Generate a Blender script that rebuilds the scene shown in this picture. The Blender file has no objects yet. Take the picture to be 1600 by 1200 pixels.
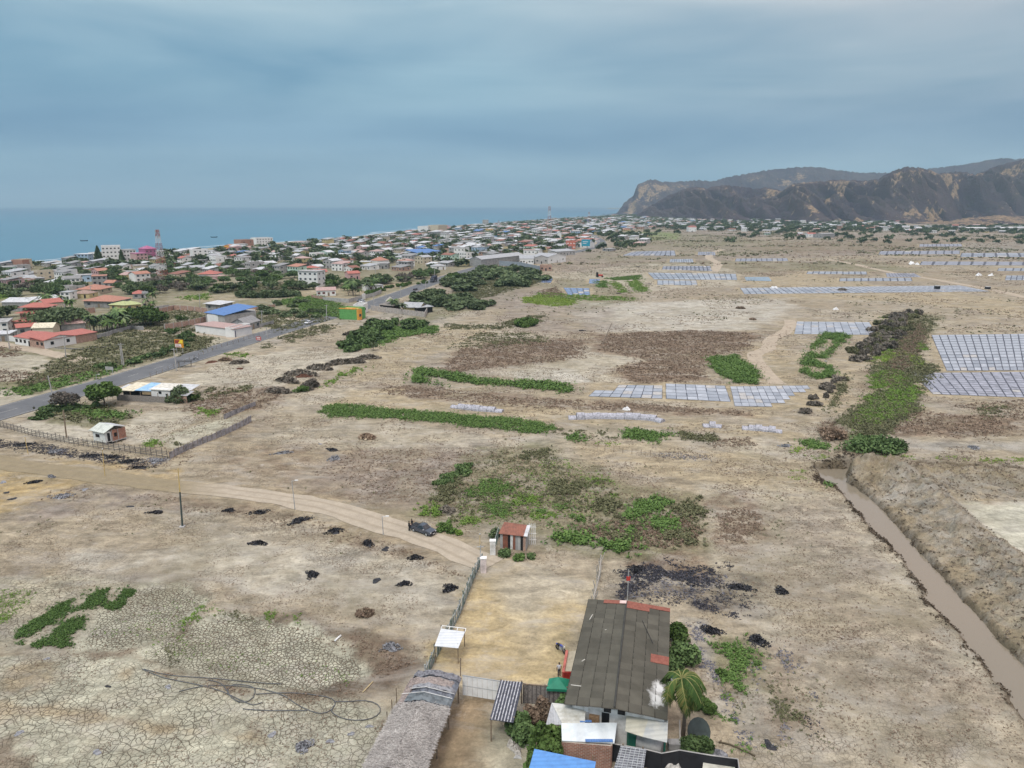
import bpy, bmesh, math, random
import numpy as np
from mathutils import Vector, Matrix
R = math.radians
sc = bpy.context.scene
COL = sc.collection

# ------------------------------------------------------------------ camera
CAMH = 52.0
PITCH = R(14.1)
FPX = 1110.0
cd = bpy.data.cameras.new('camera'); cam = bpy.data.objects.new('camera', cd); COL.objects.link(cam)
cam.location = (0, 0, CAMH)
cam.rotation_euler = (math.pi/2 - PITCH, 0, 0)
cd.sensor_width = 36.0; cd.lens = 36.0*FPX/1600.0
cd.clip_start = 0.5; cd.clip_end = 80000
sc.camera = cam

# ------------------------------------------------------------------ world (overcast sky)
SUN_EL, SUN_AZ = R(58), R(200)
w = bpy.data.worlds.new('World'); sc.world = w; w.use_nodes = True
nt = w.node_tree; nt.nodes.clear(); N = nt.nodes; L = nt.links
out = N.new('ShaderNodeOutputWorld'); bg = N.new('ShaderNodeBackground')
sky = N.new('ShaderNodeTexSky'); sky.sky_type = 'NISHITA'; sky.sun_disc = False
sky.sun_elevation = SUN_EL; sky.sun_rotation = SUN_AZ; sky.air_density = 1.2; sky.dust_density = 2.0
tc = N.new('ShaderNodeTexCoord'); sep = N.new('ShaderNodeSeparateXYZ'); L.new(tc.outputs['Generated'], sep.inputs[0])
mp = N.new('ShaderNodeMapping'); mp.inputs['Scale'].default_value = (1.1, 1.1, 6.5); mp.inputs['Rotation'].default_value = (0, R(-7), 0); L.new(tc.outputs['Generated'], mp.inputs[0])
n1 = N.new('ShaderNodeTexNoise'); n1.inputs['Scale'].default_value = 1.8; n1.inputs['Detail'].default_value = 4; n1.inputs['Roughness'].default_value = 0.5; n1.inputs['Distortion'].default_value = 0.35
L.new(mp.outputs[0], n1.inputs['Vector'])
# cloud deck colour by elevation (a real overcast sky: pale at the horizon, slate above, bright at the zenith)
rampE = N.new('ShaderNodeValToRGB'); L.new(sep.outputs['Z'], rampE.inputs[0])
cr = rampE.color_ramp; cr.interpolation = 'EASE'
cr.elements[0].position = 0.0; cr.elements[0].color = (0.30, 0.46, 0.56, 1)
cr.elements[1].position = 1.0; cr.elements[1].color = (1.6, 1.7, 1.8, 1)
for p, c in ((0.03, (0.255, 0.425, 0.53, 1)), (0.085, (0.155, 0.305, 0.445, 1)), (0.15, (0.225, 0.39, 0.50, 1)), (0.25, (0.33, 0.475, 0.555, 1)), (0.40, (0.5, 0.58, 0.66, 1))):
    e = cr.elements.new(p); e.color = c
rampN = N.new('ShaderNodeValToRGB'); L.new(n1.outputs['Fac'], rampN.inputs[0])
rampN.color_ramp.elements[0].position = 0.34; rampN.color_ramp.elements[0].color = (0.64, 0.77, 0.87, 1)
rampN.color_ramp.elements[1].position = 0.66; rampN.color_ramp.elements[1].color = (1.38, 1.24, 1.17, 1)
mul = N.new('ShaderNodeMix'); mul.data_type = 'RGBA'; mul.blend_type = 'MULTIPLY'; mul.inputs[0].default_value = 1
L.new(rampE.outputs[0], mul.inputs[6]); L.new(rampN.outputs[0], mul.inputs[7])
# greyer thicker cloud towards the right of the view
azr = N.new('ShaderNodeMapRange'); L.new(sep.outputs['X'], azr.inputs[0]); azr.inputs[1].default_value = -0.05; azr.inputs[2].default_value = 0.6
elr = N.new('ShaderNodeMapRange'); L.new(sep.outputs['Z'], elr.inputs[0]); elr.inputs[1].default_value = 0.02; elr.inputs[2].default_value = 0.12
am = N.new('ShaderNodeMath'); am.operation = 'MULTIPLY'; L.new(azr.outputs[0], am.inputs[0]); L.new(elr.outputs[0], am.inputs[1])
grey = N.new('ShaderNodeMix'); grey.data_type = 'RGBA'; L.new(mul.outputs[2], grey.inputs[6])
gm = N.new('ShaderNodeMix'); gm.data_type = 'RGBA'; gm.blend_type = 'MULTIPLY'; gm.inputs[0].default_value = 1
L.new(mul.outputs[2], gm.inputs[6]); gm.inputs[7].default_value = (1.42, 1.06, 0.96, 1); L.new(gm.outputs[2], grey.inputs[7])
L.new(am.outputs[0], grey.inputs[0])
scl = N.new('ShaderNodeMix'); scl.data_type = 'RGBA'; scl.blend_type = 'MULTIPLY'; scl.inputs[0].default_value = 1
L.new(grey.outputs[2], scl.inputs[6]); scl.inputs[7].default_value = (8.0, 8.0, 8.0, 1)
mx = N.new('ShaderNodeMix'); mx.data_type = 'RGBA'; mx.inputs[0].default_value = 0.93
L.new(sky.outputs[0], mx.inputs[6]); L.new(scl.outputs[2], mx.inputs[7])
L.new(mx.outputs[2], bg.inputs[0]); bg.inputs[1].default_value = 0.1
L.new(bg.outputs[0], out.inputs[0])

sd = bpy.data.lights.new('sun', 'SUN'); sun = bpy.data.objects.new('sun', sd); COL.objects.link(sun)
sd.energy = 1.5; sd.angle = R(14); sd.color = (1.0, 0.95, 0.88)
sun.rotation_euler = (R(90)-SUN_EL, 0, R(180)-SUN_AZ+R(0))
sun.location = (0, 0, 200)
sc.view_settings.view_transform = 'Standard'; sc.view_settings.look = 'None'
sc.view_settings.exposure = 0.45; sc.view_settings.gamma = 1.0
sc.render.engine = 'CYCLES'

# ------------------------------------------------------------------ pixel -> world, noise, polygons
CP, SP = math.cos(PITCH), math.sin(PITCH)
def P(px, py, z=0.0):
    u = (px-800)/FPX; v = (py-600)/FPX
    dx, dy, dz = u, CP - v*SP, -(SP + v*CP)
    if dz > -1e-4: dz = -1e-4
    t = (CAMH - z)/(-dz)
    return Vector((dx*t, dy*t, z))
def HT(px, py, ytop, z=0.0):          # height of a thing standing at pixel (px,py) that reaches up to image row ytop
    Y = P(px, py, z).y; v = (ytop-600)/FPX
    return CAMH - Y*(SP+v*CP)/(CP-v*SP) - z
def PX(x, y, z=0.0):
    d = y*CP + (CAMH-z)*SP; dn = (CAMH-z)*CP - y*SP
    return 800+FPX*x/d, 600+FPX*dn/d

def _h(ix, iy, s):
    n = (ix*374761393 + iy*668265263 + s*1442695041) & 0x7fffffff
    n = ((n ^ (n >> 13))*1274126177) & 0x7fffffff
    return ((n ^ (n >> 16)) & 0xffff)/65535.0
def vnoise(x, y, s=0):
    x = np.asarray(x, float); y = np.asarray(y, float)
    x0 = np.floor(x).astype(np.int64); y0 = np.floor(y).astype(np.int64)
    fx = x-x0; fy = y-y0; fx = fx*fx*(3-2*fx); fy = fy*fy*(3-2*fy)
    a = _h(x0, y0, s); b = _h(x0+1, y0, s); c = _h(x0, y0+1, s); d = _h(x0+1, y0+1, s)
    return (a*(1-fx)+b*fx)*(1-fy)+(c*(1-fx)+d*fx)*fy
def fbm(x, y, o=4, s=0):
    t = 0; a = 0.5; n = 0
    for i in range(o):
        t = t+a*vnoise(x*2**i, y*2**i, s+i*17); n += a; a *= 0.5
    return t/n*2-1
def sstep(a, b, x):
    t = np.clip((x-a)/(b-a), 0, 1); return t*t*(3-2*t)
def wpoly(pts): return np.array([tuple(P(*p))[:2] for p in pts])
def sdf(poly, x, y):                  # > 0 inside
    n = len(poly); d = np.full(x.shape, 1e18); ins = np.zeros(x.shape, bool)
    for i in range(n):
        ax, ay = poly[i]; bx, by = poly[(i+1) % n]
        ex, ey = bx-ax, by-ay; l = ex*ex+ey*ey+1e-9
        t = np.clip(((x-ax)*ex+(y-ay)*ey)/l, 0, 1)
        d = np.minimum(d, (x-ax-t*ex)**2+(y-ay-t*ey)**2)
        c = ((ay > y) != (by > y)) & (x < (bx-ax)*(y-ay)/((by-ay) if abs(by-ay) > 1e-9 else 1e-9)+ax)
        ins ^= c
    d = np.sqrt(d); return np.where(ins, d, -d)
def ldist(line, x, y):
    d = np.full(x.shape, 1e18)
    for i in range(len(line)-1):
        ax, ay = line[i]; bx, by = line[i+1]
        ex, ey = bx-ax, by-ay; l = ex*ex+ey*ey+1e-9
        t = np.clip(((x-ax)*ex+(y-ay)*ey)/l, 0, 1)
        d = np.minimum(d, (x-ax-t*ex)**2+(y-ay-t*ey)**2)
    return np.sqrt(d)

# ------------------------------------------------------------------ materials
MATS = {}
def nodemat(name):
    m = bpy.data.materials.new(name); m.use_nodes = True
    t = m.node_tree; b = t.nodes['Principled BSDF']
    return m, t, t.nodes, t.links, b
def mat(name, col=(0.5, 0.5, 0.5), rough=0.8, var=0.18, scale=1.2, metal=0.0, spec=0.3, stain=None, bump=0.0):
    if name in MATS: return MATS[name]
    m, t, Nn, Ll, b = nodemat(name)
    b.inputs['Roughness'].default_value = rough; b.inputs['Metallic'].default_value = metal
    b.inputs['Specular IOR Level'].default_value = spec
    c = Nn.new('ShaderNodeTexCoord'); n = Nn.new('ShaderNodeTexNoise'); n.inputs['Scale'].default_value = scale
    n.inputs['Detail'].default_value = 5; n.inputs['Roughness'].default_value = 0.65; Ll.new(c.outputs['Object'], n.inputs['Vector'])
    r = Nn.new('ShaderNodeValToRGB'); Ll.new(n.outputs['Fac'], r.inputs[0])
    st = stain or tuple(v*(1-2.2*var) for v in col)
    r.color_ramp.elements[0].position = 0.30; r.color_ramp.elements[0].color = (*[max(v, 0) for v in st], 1)
    r.color_ramp.elements[1].position = 0.52; r.color_ramp.elements[1].color = (*col, 1)
    e = r.color_ramp.elements.new(0.72); e.color = (*[min(v*(1+var), 1) for v in col], 1)
    Ll.new(r.outputs[0], b.inputs['Base Color'])
    if bump:
        bp = Nn.new('ShaderNodeBump'); bp.inputs['Strength'].default_value = bump; bp.inputs['Distance'].default_value = 0.05
        Ll.new(n.outputs['Fac'], bp.inputs['Height']); Ll.new(bp.outputs[0], b.inputs['Normal'])
    MATS[name] = m; return m
def sheetmat(name, col, pitch=0.25, axis='X', stain=None, rough=0.6, seam=0.0):
    """corrugated sheet: ribs along one axis, stains"""
    if name in MATS: return MATS[name]
    m, t, Nn, Ll, b = nodemat(name)
    b.inputs['Roughness'].default_value = rough; b.inputs['Specular IOR Level'].default_value = 0.35
    c = Nn.new('ShaderNodeTexCoord'); s = Nn.new('ShaderNodeSeparateXYZ'); Ll.new(c.outputs['Object'], s.inputs[0])
    n = Nn.new('ShaderNodeTexNoise'); n.inputs['Scale'].default_value = 0.9; n.inputs['Detail'].default_value = 6; n.inputs['Roughness'].default_value = 0.7
    Ll.new(c.outputs['Object'], n.inputs['Vector'])
    r = Nn.new('ShaderNodeValToRGB'); Ll.new(n.outputs['Fac'], r.inputs[0])
    st = stain or tuple(v*0.6 for v in col)
    r.color_ramp.elements[0].position = 0.33; r.color_ramp.elements[0].color = (*st, 1)
    r.color_ramp.elements[1].position = 0.55; r.color_ramp.elements[1].color = (*col, 1)
    mm = Nn.new('ShaderNodeMath'); mm.operation = 'MULTIPLY'; mm.inputs[1].default_value = 2*math.pi/pitch; Ll.new(s.outputs[axis], mm.inputs[0])
    sn = Nn.new('ShaderNodeMath'); sn.operation = 'SINE'; Ll.new(mm.outputs[0], sn.inputs[0])
    bp = Nn.new('ShaderNodeBump'); bp.inputs['Strength'].default_value = 0.35; bp.inputs['Distance'].default_value = 0.03
    Ll.new(sn.outputs[0], bp.inputs['Height']); Ll.new(bp.outputs[0], b.inputs['Normal'])
    # base colour darkens slightly in the troughs between the ribs
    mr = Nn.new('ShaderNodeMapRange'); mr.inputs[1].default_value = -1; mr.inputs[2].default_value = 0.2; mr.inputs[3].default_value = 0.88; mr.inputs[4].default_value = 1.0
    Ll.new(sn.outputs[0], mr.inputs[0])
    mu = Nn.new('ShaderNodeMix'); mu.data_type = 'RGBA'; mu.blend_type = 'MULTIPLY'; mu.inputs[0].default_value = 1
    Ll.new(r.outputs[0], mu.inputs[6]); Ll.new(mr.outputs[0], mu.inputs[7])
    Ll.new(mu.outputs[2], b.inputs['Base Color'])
    MATS[name] = m; return m
def brickmat(name, c1, c2, mortar, scale=1.0, bw=0.4, bh=0.2):
    if name in MATS: return MATS[name]
    m, t, Nn, Ll, b = nodemat(name); b.inputs['Roughness'].default_value = 0.9
    c = Nn.new('ShaderNodeTexCoord'); s = Nn.new('ShaderNodeSeparateXYZ'); Ll.new(c.outputs['Object'], s.inputs[0])
    a = Nn.new('ShaderNodeMath'); a.operation = 'ADD'; Ll.new(s.outputs['X'], a.inputs[0]); Ll.new(s.outputs['Y'], a.inputs[1])
    cb = Nn.new('ShaderNodeCombineXYZ'); Ll.new(a.outputs[0], cb.inputs[0]); Ll.new(s.outputs['Z'], cb.inputs[1])
    k = Nn.new('ShaderNodeTexBrick'); Ll.new(cb.outputs[0], k.inputs['Vector']); k.inputs['Scale'].default_value = scale
    k.inputs['Brick Width'].default_value = bw; k.inputs['Row Height'].default_value = bh; k.inputs['Mortar Size'].default_value = 0.02
    k.inputs['Color1'].default_value = (*c1, 1); k.inputs['Color2'].default_value = (*c2, 1); k.inputs['Mortar'].default_value = (*mortar, 1)
    n = Nn.new('ShaderNodeTexNoise'); n.inputs['Scale'].default_value = 1.3; n.inputs['Detail'].default_value = 5; Ll.new(c.outputs['Object'], n.inputs['Vector'])
    mr = Nn.new('ShaderNodeMapRange'); mr.inputs[1].default_value = 0.3; mr.inputs[2].default_value = 0.7; mr.inputs[3].default_value = 0.7; mr.inputs[4].default_value = 1.15; Ll.new(n.outputs['Fac'], mr.inputs[0])
    mu = Nn.new('ShaderNodeMix'); mu.data_type = 'RGBA'; mu.blend_type = 'MULTIPLY'; mu.inputs[0].default_value = 1
    Ll.new(k.outputs['Color'], mu.inputs[6]); Ll.new(mr.outputs[0], mu.inputs[7]); Ll.new(mu.outputs[2], b.inputs['Base Color'])
    MATS[name] = m; return m
def leafmat(name, dark, light, alt=None):
    """leaf colour varies per leaf clump (face attribute 'v') and by object"""
    if name in MATS: return MATS[name]
    m, t, Nn, Ll, b = nodemat(name); b.inputs['Roughness'].default_value = 0.75; b.inputs['Specular IOR Level'].default_value = 0.15
    a = Nn.new('ShaderNodeAttribute'); a.attribute_name = 'v'
    r = Nn.new('ShaderNodeValToRGB'); Ll.new(a.outputs['Fac'], r.inputs[0])
    r.color_ramp.elements[0].color = (*dark, 1); r.color_ramp.elements[1].color = (*light, 1)
    if alt: e = r.color_ramp.elements.new(0.86); e.color = (*light, 1); r.color_ramp.elements[-1].color = (*alt, 1)
    oi = Nn.new('ShaderNodeObjectInfo'); mr = Nn.new('ShaderNodeMapRange'); mr.inputs[3].default_value = 0.75; mr.inputs[4].default_value = 1.3; Ll.new(oi.outputs['Random'], mr.inputs[0])
    mu = Nn.new('ShaderNodeMix'); mu.data_type = 'RGBA'; mu.blend_type = 'MULTIPLY'; mu.inputs[0].default_value = 1
    Ll.new(r.outputs[0], mu.inputs[6]); Ll.new(mr.outputs[0], mu.inputs[7]); Ll.new(mu.outputs[2], b.inputs['Base Color'])
    MATS[name] = m; return m

WHITE = mat('white paint', (0.70, 0.70, 0.68), var=0.06, scale=0.4)
CREAM = mat('cream paint', (0.52, 0.46, 0.35), var=0.12)
YELLOW = mat('yellow paint', (0.50, 0.42, 0.22), var=0.12)
PINKW = mat('pink paint', (0.50, 0.33, 0.32), var=0.12)
BLUEW = mat('light blue paint', (0.36, 0.48, 0.60), var=0.12)
CONC = mat('bare concrete', (0.29, 0.29, 0.285), var=0.2, scale=0.7)
CONCL = mat('pale concrete', (0.39, 0.38, 0.365), var=0.16, scale=0.7)
MAGENTA = mat('magenta paint', (0.36, 0.12, 0.22), var=0.12)
GREENW = mat('bright green paint', (0.12, 0.33, 0.10), var=0.15)
MINT = mat('mint paint', (0.45, 0.60, 0.50), var=0.12)
ORANGEW = mat('orange paint', (0.68, 0.32, 0.06), var=0.12)
REDW = mat('red paint', (0.45, 0.05, 0.04), var=0.15)
DARK = mat('dark opening', (0.018, 0.018, 0.02), var=0.3, rough=0.5)
GLASS = mat('window glass', (0.045, 0.06, 0.075), var=0.2, rough=0.15, spec=0.6)
WOOD = mat('weathered wood', (0.22, 0.17, 0.12), var=0.25, scale=3)
WOODL = mat('pale bamboo', (0.50, 0.40, 0.22), var=0.2, scale=3)
METAL = mat('galvanised metal', (0.42, 0.44, 0.45), var=0.15, rough=0.45, metal=0.3)
BLACKM = mat('black plastic sheeting', (0.022, 0.022, 0.026), rough=0.45, var=0.3, scale=2.5, bump=0.6)
GREYP = mat('grey plastic sheeting', (0.23, 0.235, 0.25), rough=0.4, var=0.3, scale=3, bump=0.6, stain=(0.05, 0.05, 0.06))
BRICK = brickmat('red brick', (0.40, 0.17, 0.10), (0.30, 0.13, 0.085), (0.36, 0.32, 0.28))
BRICKP = brickmat('pale brick', (0.42, 0.24, 0.17), (0.34, 0.19, 0.14), (0.42, 0.37, 0.32))
TIN = sheetmat('zinc roof sheet', (0.38, 0.39, 0.40))
TINW = sheetmat('white roof sheet', (0.55, 0.56, 0.57))
TINR = sheetmat('red roof sheet', (0.40, 0.13, 0.10), stain=(0.30, 0.10, 0.075))
TINO = sheetmat('orange tile roof', (0.40, 0.185, 0.125), stain=(0.28, 0.13, 0.09))
TINP = sheetmat('faded pink roof', (0.42, 0.29, 0.26), stain=(0.32, 0.21, 0.19))
TINB = sheetmat('blue roof sheet', (0.09, 0.19, 0.42), stain=(0.07, 0.14, 0.30))
TINRU = sheetmat('rusty roof sheet', (0.25, 0.10, 0.065), stain=(0.15, 0.065, 0.045))
FIBRE = sheetmat('grey fibre cement roof', (0.25, 0.245, 0.24), stain=(0.16, 0.16, 0.155))
TING = sheetmat('yellow green roof', (0.40, 0.44, 0.20), stain=(0.30, 0.33, 0.15))
SLAB = mat('concrete roof slab', (0.33, 0.325, 0.32), var=0.22, scale=0.5)

# ------------------------------------------------------------------ mesh builder and tagging
class MB:
    def __init__(s): s.v = []; s.f = []
    def quad(s, a, b, c, d):
        n = len(s.v); s.v += [tuple(a), tuple(b), tuple(c), tuple(d)]; s.f.append((n, n+1, n+2, n+3)); return s
    def hexa(s, p):   # 8 pts: bottom 4 ccw then top 4
        n = len(s.v); s.v += [tuple(q) for q in p]
        for f in ((3, 2, 1, 0), (4, 5, 6, 7), (0, 1, 5, 4), (1, 2, 6, 5), (2, 3, 7, 6), (3, 0, 4, 7)): s.f.append(tuple(n+i for i in f))
        return s
    def box(s, x0, x1, y0, y1, z0, z1):
        return s.hexa([(x0, y0, z0), (x1, y0, z0), (x1, y1, z0), (x0, y1, z0), (x0, y0, z1), (x1, y0, z1), (x1, y1, z1), (x0, y1, z1)])
    def slab(s, pts, t):      # a sheet through 4 points with thickness t downwards
        pts = [Vector(p) for p in pts]
        return s.hexa([p-Vector((0, 0, t)) for p in pts]+pts)
    def tube(s, pts, r, k=6):
        pts = [Vector(p) for p in pts]; rs = r if isinstance(r, (list, tuple)) else [r]*len(pts); n0 = len(s.v)
        for i, p in enumerate(pts):
            d = (pts[min(i+1, len(pts)-1)]-pts[max(i-1, 0)]).normalized()
            a = d.cross(Vector((0, 0, 1)) if abs(d.z) < 0.9 else Vector((1, 0, 0))).normalized(); b = d.cross(a)
            for j in range(k):
                t = 2*math.pi*j/k; s.v.append(tuple(p+(a*math.cos(t)+b*math.sin(t))*rs[i]))
        for i in range(len(pts)-1):
            for j in range(k):
                s.f.append((n0+i*k+j, n0+i*k+(j+1) % k, n0+(i+1)*k+(j+1) % k, n0+(i+1)*k+j))
        s.f.append(tuple(n0+j for j in range(k))[::-1]); s.f.append(tuple(n0+(len(pts)-1)*k+j for j in range(k)))
        return s
    def ball(s, c, rx, ry, rz, a=8, b=6, jit=0, seed=0):
        rnd = random.Random(seed); n0 = len(s.v); c = Vector(c)
        for i in range(b+1):
            th = math.pi*i/b
            for j in range(a):
                ph = 2*math.pi*j/a; k = 1+(rnd.random()-.5)*2*jit if 0 < i < b else 1
                s.v.append((c.x+rx*k*math.sin(th)*math.cos(ph), c.y+ry*k*math.sin(th)*math.sin(ph), c.z+rz*k*math.cos(th)))
        for i in range(b):
            for j in range(a): s.f.append((n0+i*a+j, n0+(i+1)*a+j, n0+(i+1)*a+(j+1) % a, n0+i*a+(j+1) % a))
        return s
    def build(s, name, m, parent=None, smooth=False):
        me = bpy.data.meshes.new(name); me.from_pydata(s.v, [], s.f); me.materials.append(m)
        if smooth: me.shade_smooth()
        o = bpy.data.objects.new(name, me); COL.objects.link(o)
        if parent: o.parent = parent
        return o
def tag(o, label=None, cat=None, group=None, kind=None):
    if label: o['label'] = label
    if cat: o['category'] = cat
    if group: o['group'] = group
    if kind: o['kind'] = kind
    return o
def thing(name, label, cat, loc=(0, 0, 0), rz=0.0, group=None):
    o = bpy.data.objects.new(name, None); COL.objects.link(o); o.location = loc; o.rotation_euler = (0, 0, rz); o.empty_display_size = 1
    return tag(o, label, cat, group)
def copy_tree(o, parent=None):
    c = o.copy(); COL.objects.link(c); c.parent = parent
    for ch in list(o.children): copy_tree(ch, c)
    return c
def npmesh(name, V, F, m, parent=None, attr=None, col=None, smooth=False, extra=None):
    """V (n,3), F (m,k) with constant k"""
    me = bpy.data.meshes.new(name); k = F.shape[1]
    me.vertices.add(len(V)); me.vertices.foreach_set('co', np.ascontiguousarray(V, np.float32).ravel())
    me.loops.add(F.size); me.loops.foreach_set('vertex_index', np.ascontiguousarray(F, np.int32).ravel())
    me.polygons.add(len(F)); me.polygons.foreach_set('loop_start', np.arange(len(F), dtype=np.int32)*k)
    me.polygons.foreach_set('loop_total', np.full(len(F), k, np.int32)) if False else None
    me.update(calc_edges=True)
    if attr is not None:
        a = me.attributes.new('v', 'FLOAT', 'FACE'); a.data.foreach_set('value', np.ascontiguousarray(attr, np.float32))
    if col is not None:
        a = me.attributes.new('alb', 'FLOAT_COLOR', 'POINT'); c4 = np.ones((len(V), 4), np.float32); c4[:, :3] = col; a.data.foreach_set('color', c4.ravel())
    if extra:
        for kx, vx in extra.items():
            a = me.attributes.new(kx, 'FLOAT', 'POINT'); a.data.foreach_set('value', np.ascontiguousarray(vx, np.float32))
    me.materials.append(m)
    if smooth: me.shade_smooth()
    o = bpy.data.objects.new(name, me); COL.objects.link(o)
    if parent: o.parent = parent
    return o
def gridfaces(nr, nc):
    i = np.arange(nr-1)[:, None]*nc+np.arange(nc-1)[None, :]
    return np.stack([i, i+1, i+nc+1, i+nc], -1).reshape(-1, 4)

# ================================================================== TERRAIN
def pl(s): return [tuple(float(q) for q in p.split(',')) for p in s.split()]
ROADPX = pl('-260,722 -120,680 0,646 100,617.5 200,589 300,558.5 400,528 500,498.5 560,482 600,468.5 650,450.5 700,432.5 760,415 800,406.5 850,400 900,393.5 930,386 940,379 930,371 905,364 880,358')
ROAD = wpoly(ROADPX)
def smoothline(pts, step):
    pts = [Vector((p[0], p[1], 0)) for p in pts]; o = []
    for i in range(len(pts)-1):
        p0 = pts[max(i-1, 0)]; p1 = pts[i]; p2 = pts[i+1]; p3 = pts[min(i+2, len(pts)-1)]
        n = max(2, int((p2-p1).length/step))
        for k in range(n):
            t = k/n
            o.append(0.5*((2*p1)+(p2-p0)*t+(2*p0-5*p1+4*p2-p3)*t*t+(3*p1-p0-3*p2+p3)*t**3))
    o.append(pts[-1]); return np.array([(q.x, q.y) for q in o])
TRACKPX = pl('-160,690 0,722 60,731 130,741 200,750 270,759 340,767 420,776 500,791 570,810 640,832 700,854 745,874 790,896 830,918')[:-2]+[(768, 884)]
TRACK = smoothline(wpoly(TRACKPX), 2.0)
COAST = wpoly(pl('-1400,560 -700,470 0,412 60,409.5 130,404.5 220,396 330,387 450,377.5 560,369 650,358.5 740,350 800,346 870,341 930,337.5 958,335.5 975,333.5 1000,332 1060,330'))
CANAL = wpoly(pl('1278,730 1345,728 1322,737 1323,749 1340,760 1360,778 1385,801 1415,835 1440,865 1470,896 1500,930 1530,965 1560,1000 1600,1037 1660,1085 1800,1180 1900,1290 1740,1300 1680,1200 1600,1106 1572,1068 1550,1040 1530,1015 1510,987 1480,956 1452,934 1453,922 1428,888 1410,864 1398,853 1383,839 1370,826 1358,813 1345,799 1333,784 1325,771 1310,759 1290,752 1285,744'))
CANAL2 = wpoly(pl('1345,727 1410,725 1500,729 1600,732.5 1760,738 1760,742 1600,736 1500,732.5 1410,728 1345,730'))
POND = wpoly(pl('1498,785 1560,783 1640,782 1900,800 1900,1040 1720,960 1640,900 1600,868 1560,838 1520,812'))
BERM = wpoly(pl('1345,737 1395,748 1440,772 1490,808 1540,855 1590,905 1660,975 1760,1080 1860,1200'))
BERM2 = wpoly(pl('1345,737 1420,738 1500,743 1600,750 1800,762'))
YARD = wpoly(pl('752,878 775,872 800,874 850,893 872,905 928,912 932,935 905,960 890,1020 880,1075 815,1072 722,1062 655,1055 672,1020 700,978 725,935 745,900'))
YARD2 = wpoly(pl('700,1085 800,1092 830,1130 820,1240 640,1250 660,1180'))
PANPOLY = {k: pl(v) for k, v in dict(
 a='940,601 1035,602.5 1035,623 919,619.5', b='1040,599.5 1133,603 1142,628 1040.5,623', c='1141,604 1262,602.5 1290,637 1148,635',
 d='1245,502.5 1358,503.5 1372,523.5 1241,522', e='1455,523.5 1700,520.5 1700,578.5 1479,579.5', f='1424,583 1700,580 1720,626 1458,616',
 g='1012,426 1150,428 1152,437.5 1022,436.5', h='1027,438 1088,438.5 1090,446 1027,445', i='1036,416 1110,415.5 1113,423.5 1034,421.5',
 j='1156,450 1500,446 1548,455.5 1163,459.5', k='837,435.5 864,435.5 861,442 836,441.5', l='921,436 938,436 935,443.5 920,443',
 m='880,449.5 921,450.5 922,461.5 888,461.5', n='988,393 1054,391.5 1056,399.5 972,399.5', o='1091,393.5 1117,393.5 1118,399 1090,398.5',
 p='1312,435 1424,434 1426,439.5 1311,439.5', q='1384,427 1428,427 1440,433 1386,433', r='1440,408.5 1640,409 1640,415 1436,414',
 s='1502,395.5 1680,395 1690,402 1500,401.5', t='1572,430.5 1660,430 1660,438 1570,438', u='1262,424 1354,424.5 1355,429 1260,428',
 w='1375,392.5 1500,391.5 1500,397 1372,398', x='1437,381.5 1502,381 1504,385 1436,385.5', y='1150,404 1230,403.5 1232,408 1148,408.5', z='1560,419 1680,419 1680,424 1558,423.5', v='1047,405 1082,404.5 1084,410 1046,410').items()}
PANW = {k: wpoly(v) for k, v in PANPOLY.items()}
CRACK = [(wpoly(pl(s)), k) for s, k in (
 ('235,1045 215,1022 265,985 340,958 420,965 490,985 545,1012 580,1040 560,1065 500,1082 400,1075 300,1060', 1.0),
 ('140,955 190,925 240,905 300,915 330,935 270,985 210,1012 150,1020 110,1010', 1.0),
 ('-150,1020 60,1020 200,1030 300,1065 420,1090 560,1090 590,1120 600,1260 -150,1330', 0.9),
 ('0,880 60,905 130,925 100,950 20,1000 -100,1020 -100,900', 0.9),
 ('0,840 120,835 200,870 230,905 90,925 -60,890 -60,840', 0.45),
 ('1050,1160 1300,1130 1420,1200 1400,1300 1050,1300', 0.5), ('1290,1000 1400,960 1470,1050 1560,1150 1500,1220 1380,1170', 0.45),
 ('280,655 370,650 400,640 350,690 290,700', 0.6), ('360,665 520,655 560,680 420,700 330,720 350,690', 0.6),
 ('500,855 700,855 690,880 560,900 480,880', 0.6), ('700,770 900,730 930,760 840,800 740,830', 0.55), ('840,850 930,870 930,930 960,930 960,880 900,850', 0.6),
 ('280,790 460,800 480,840 300,840 200,830', 0.5))]

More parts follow.
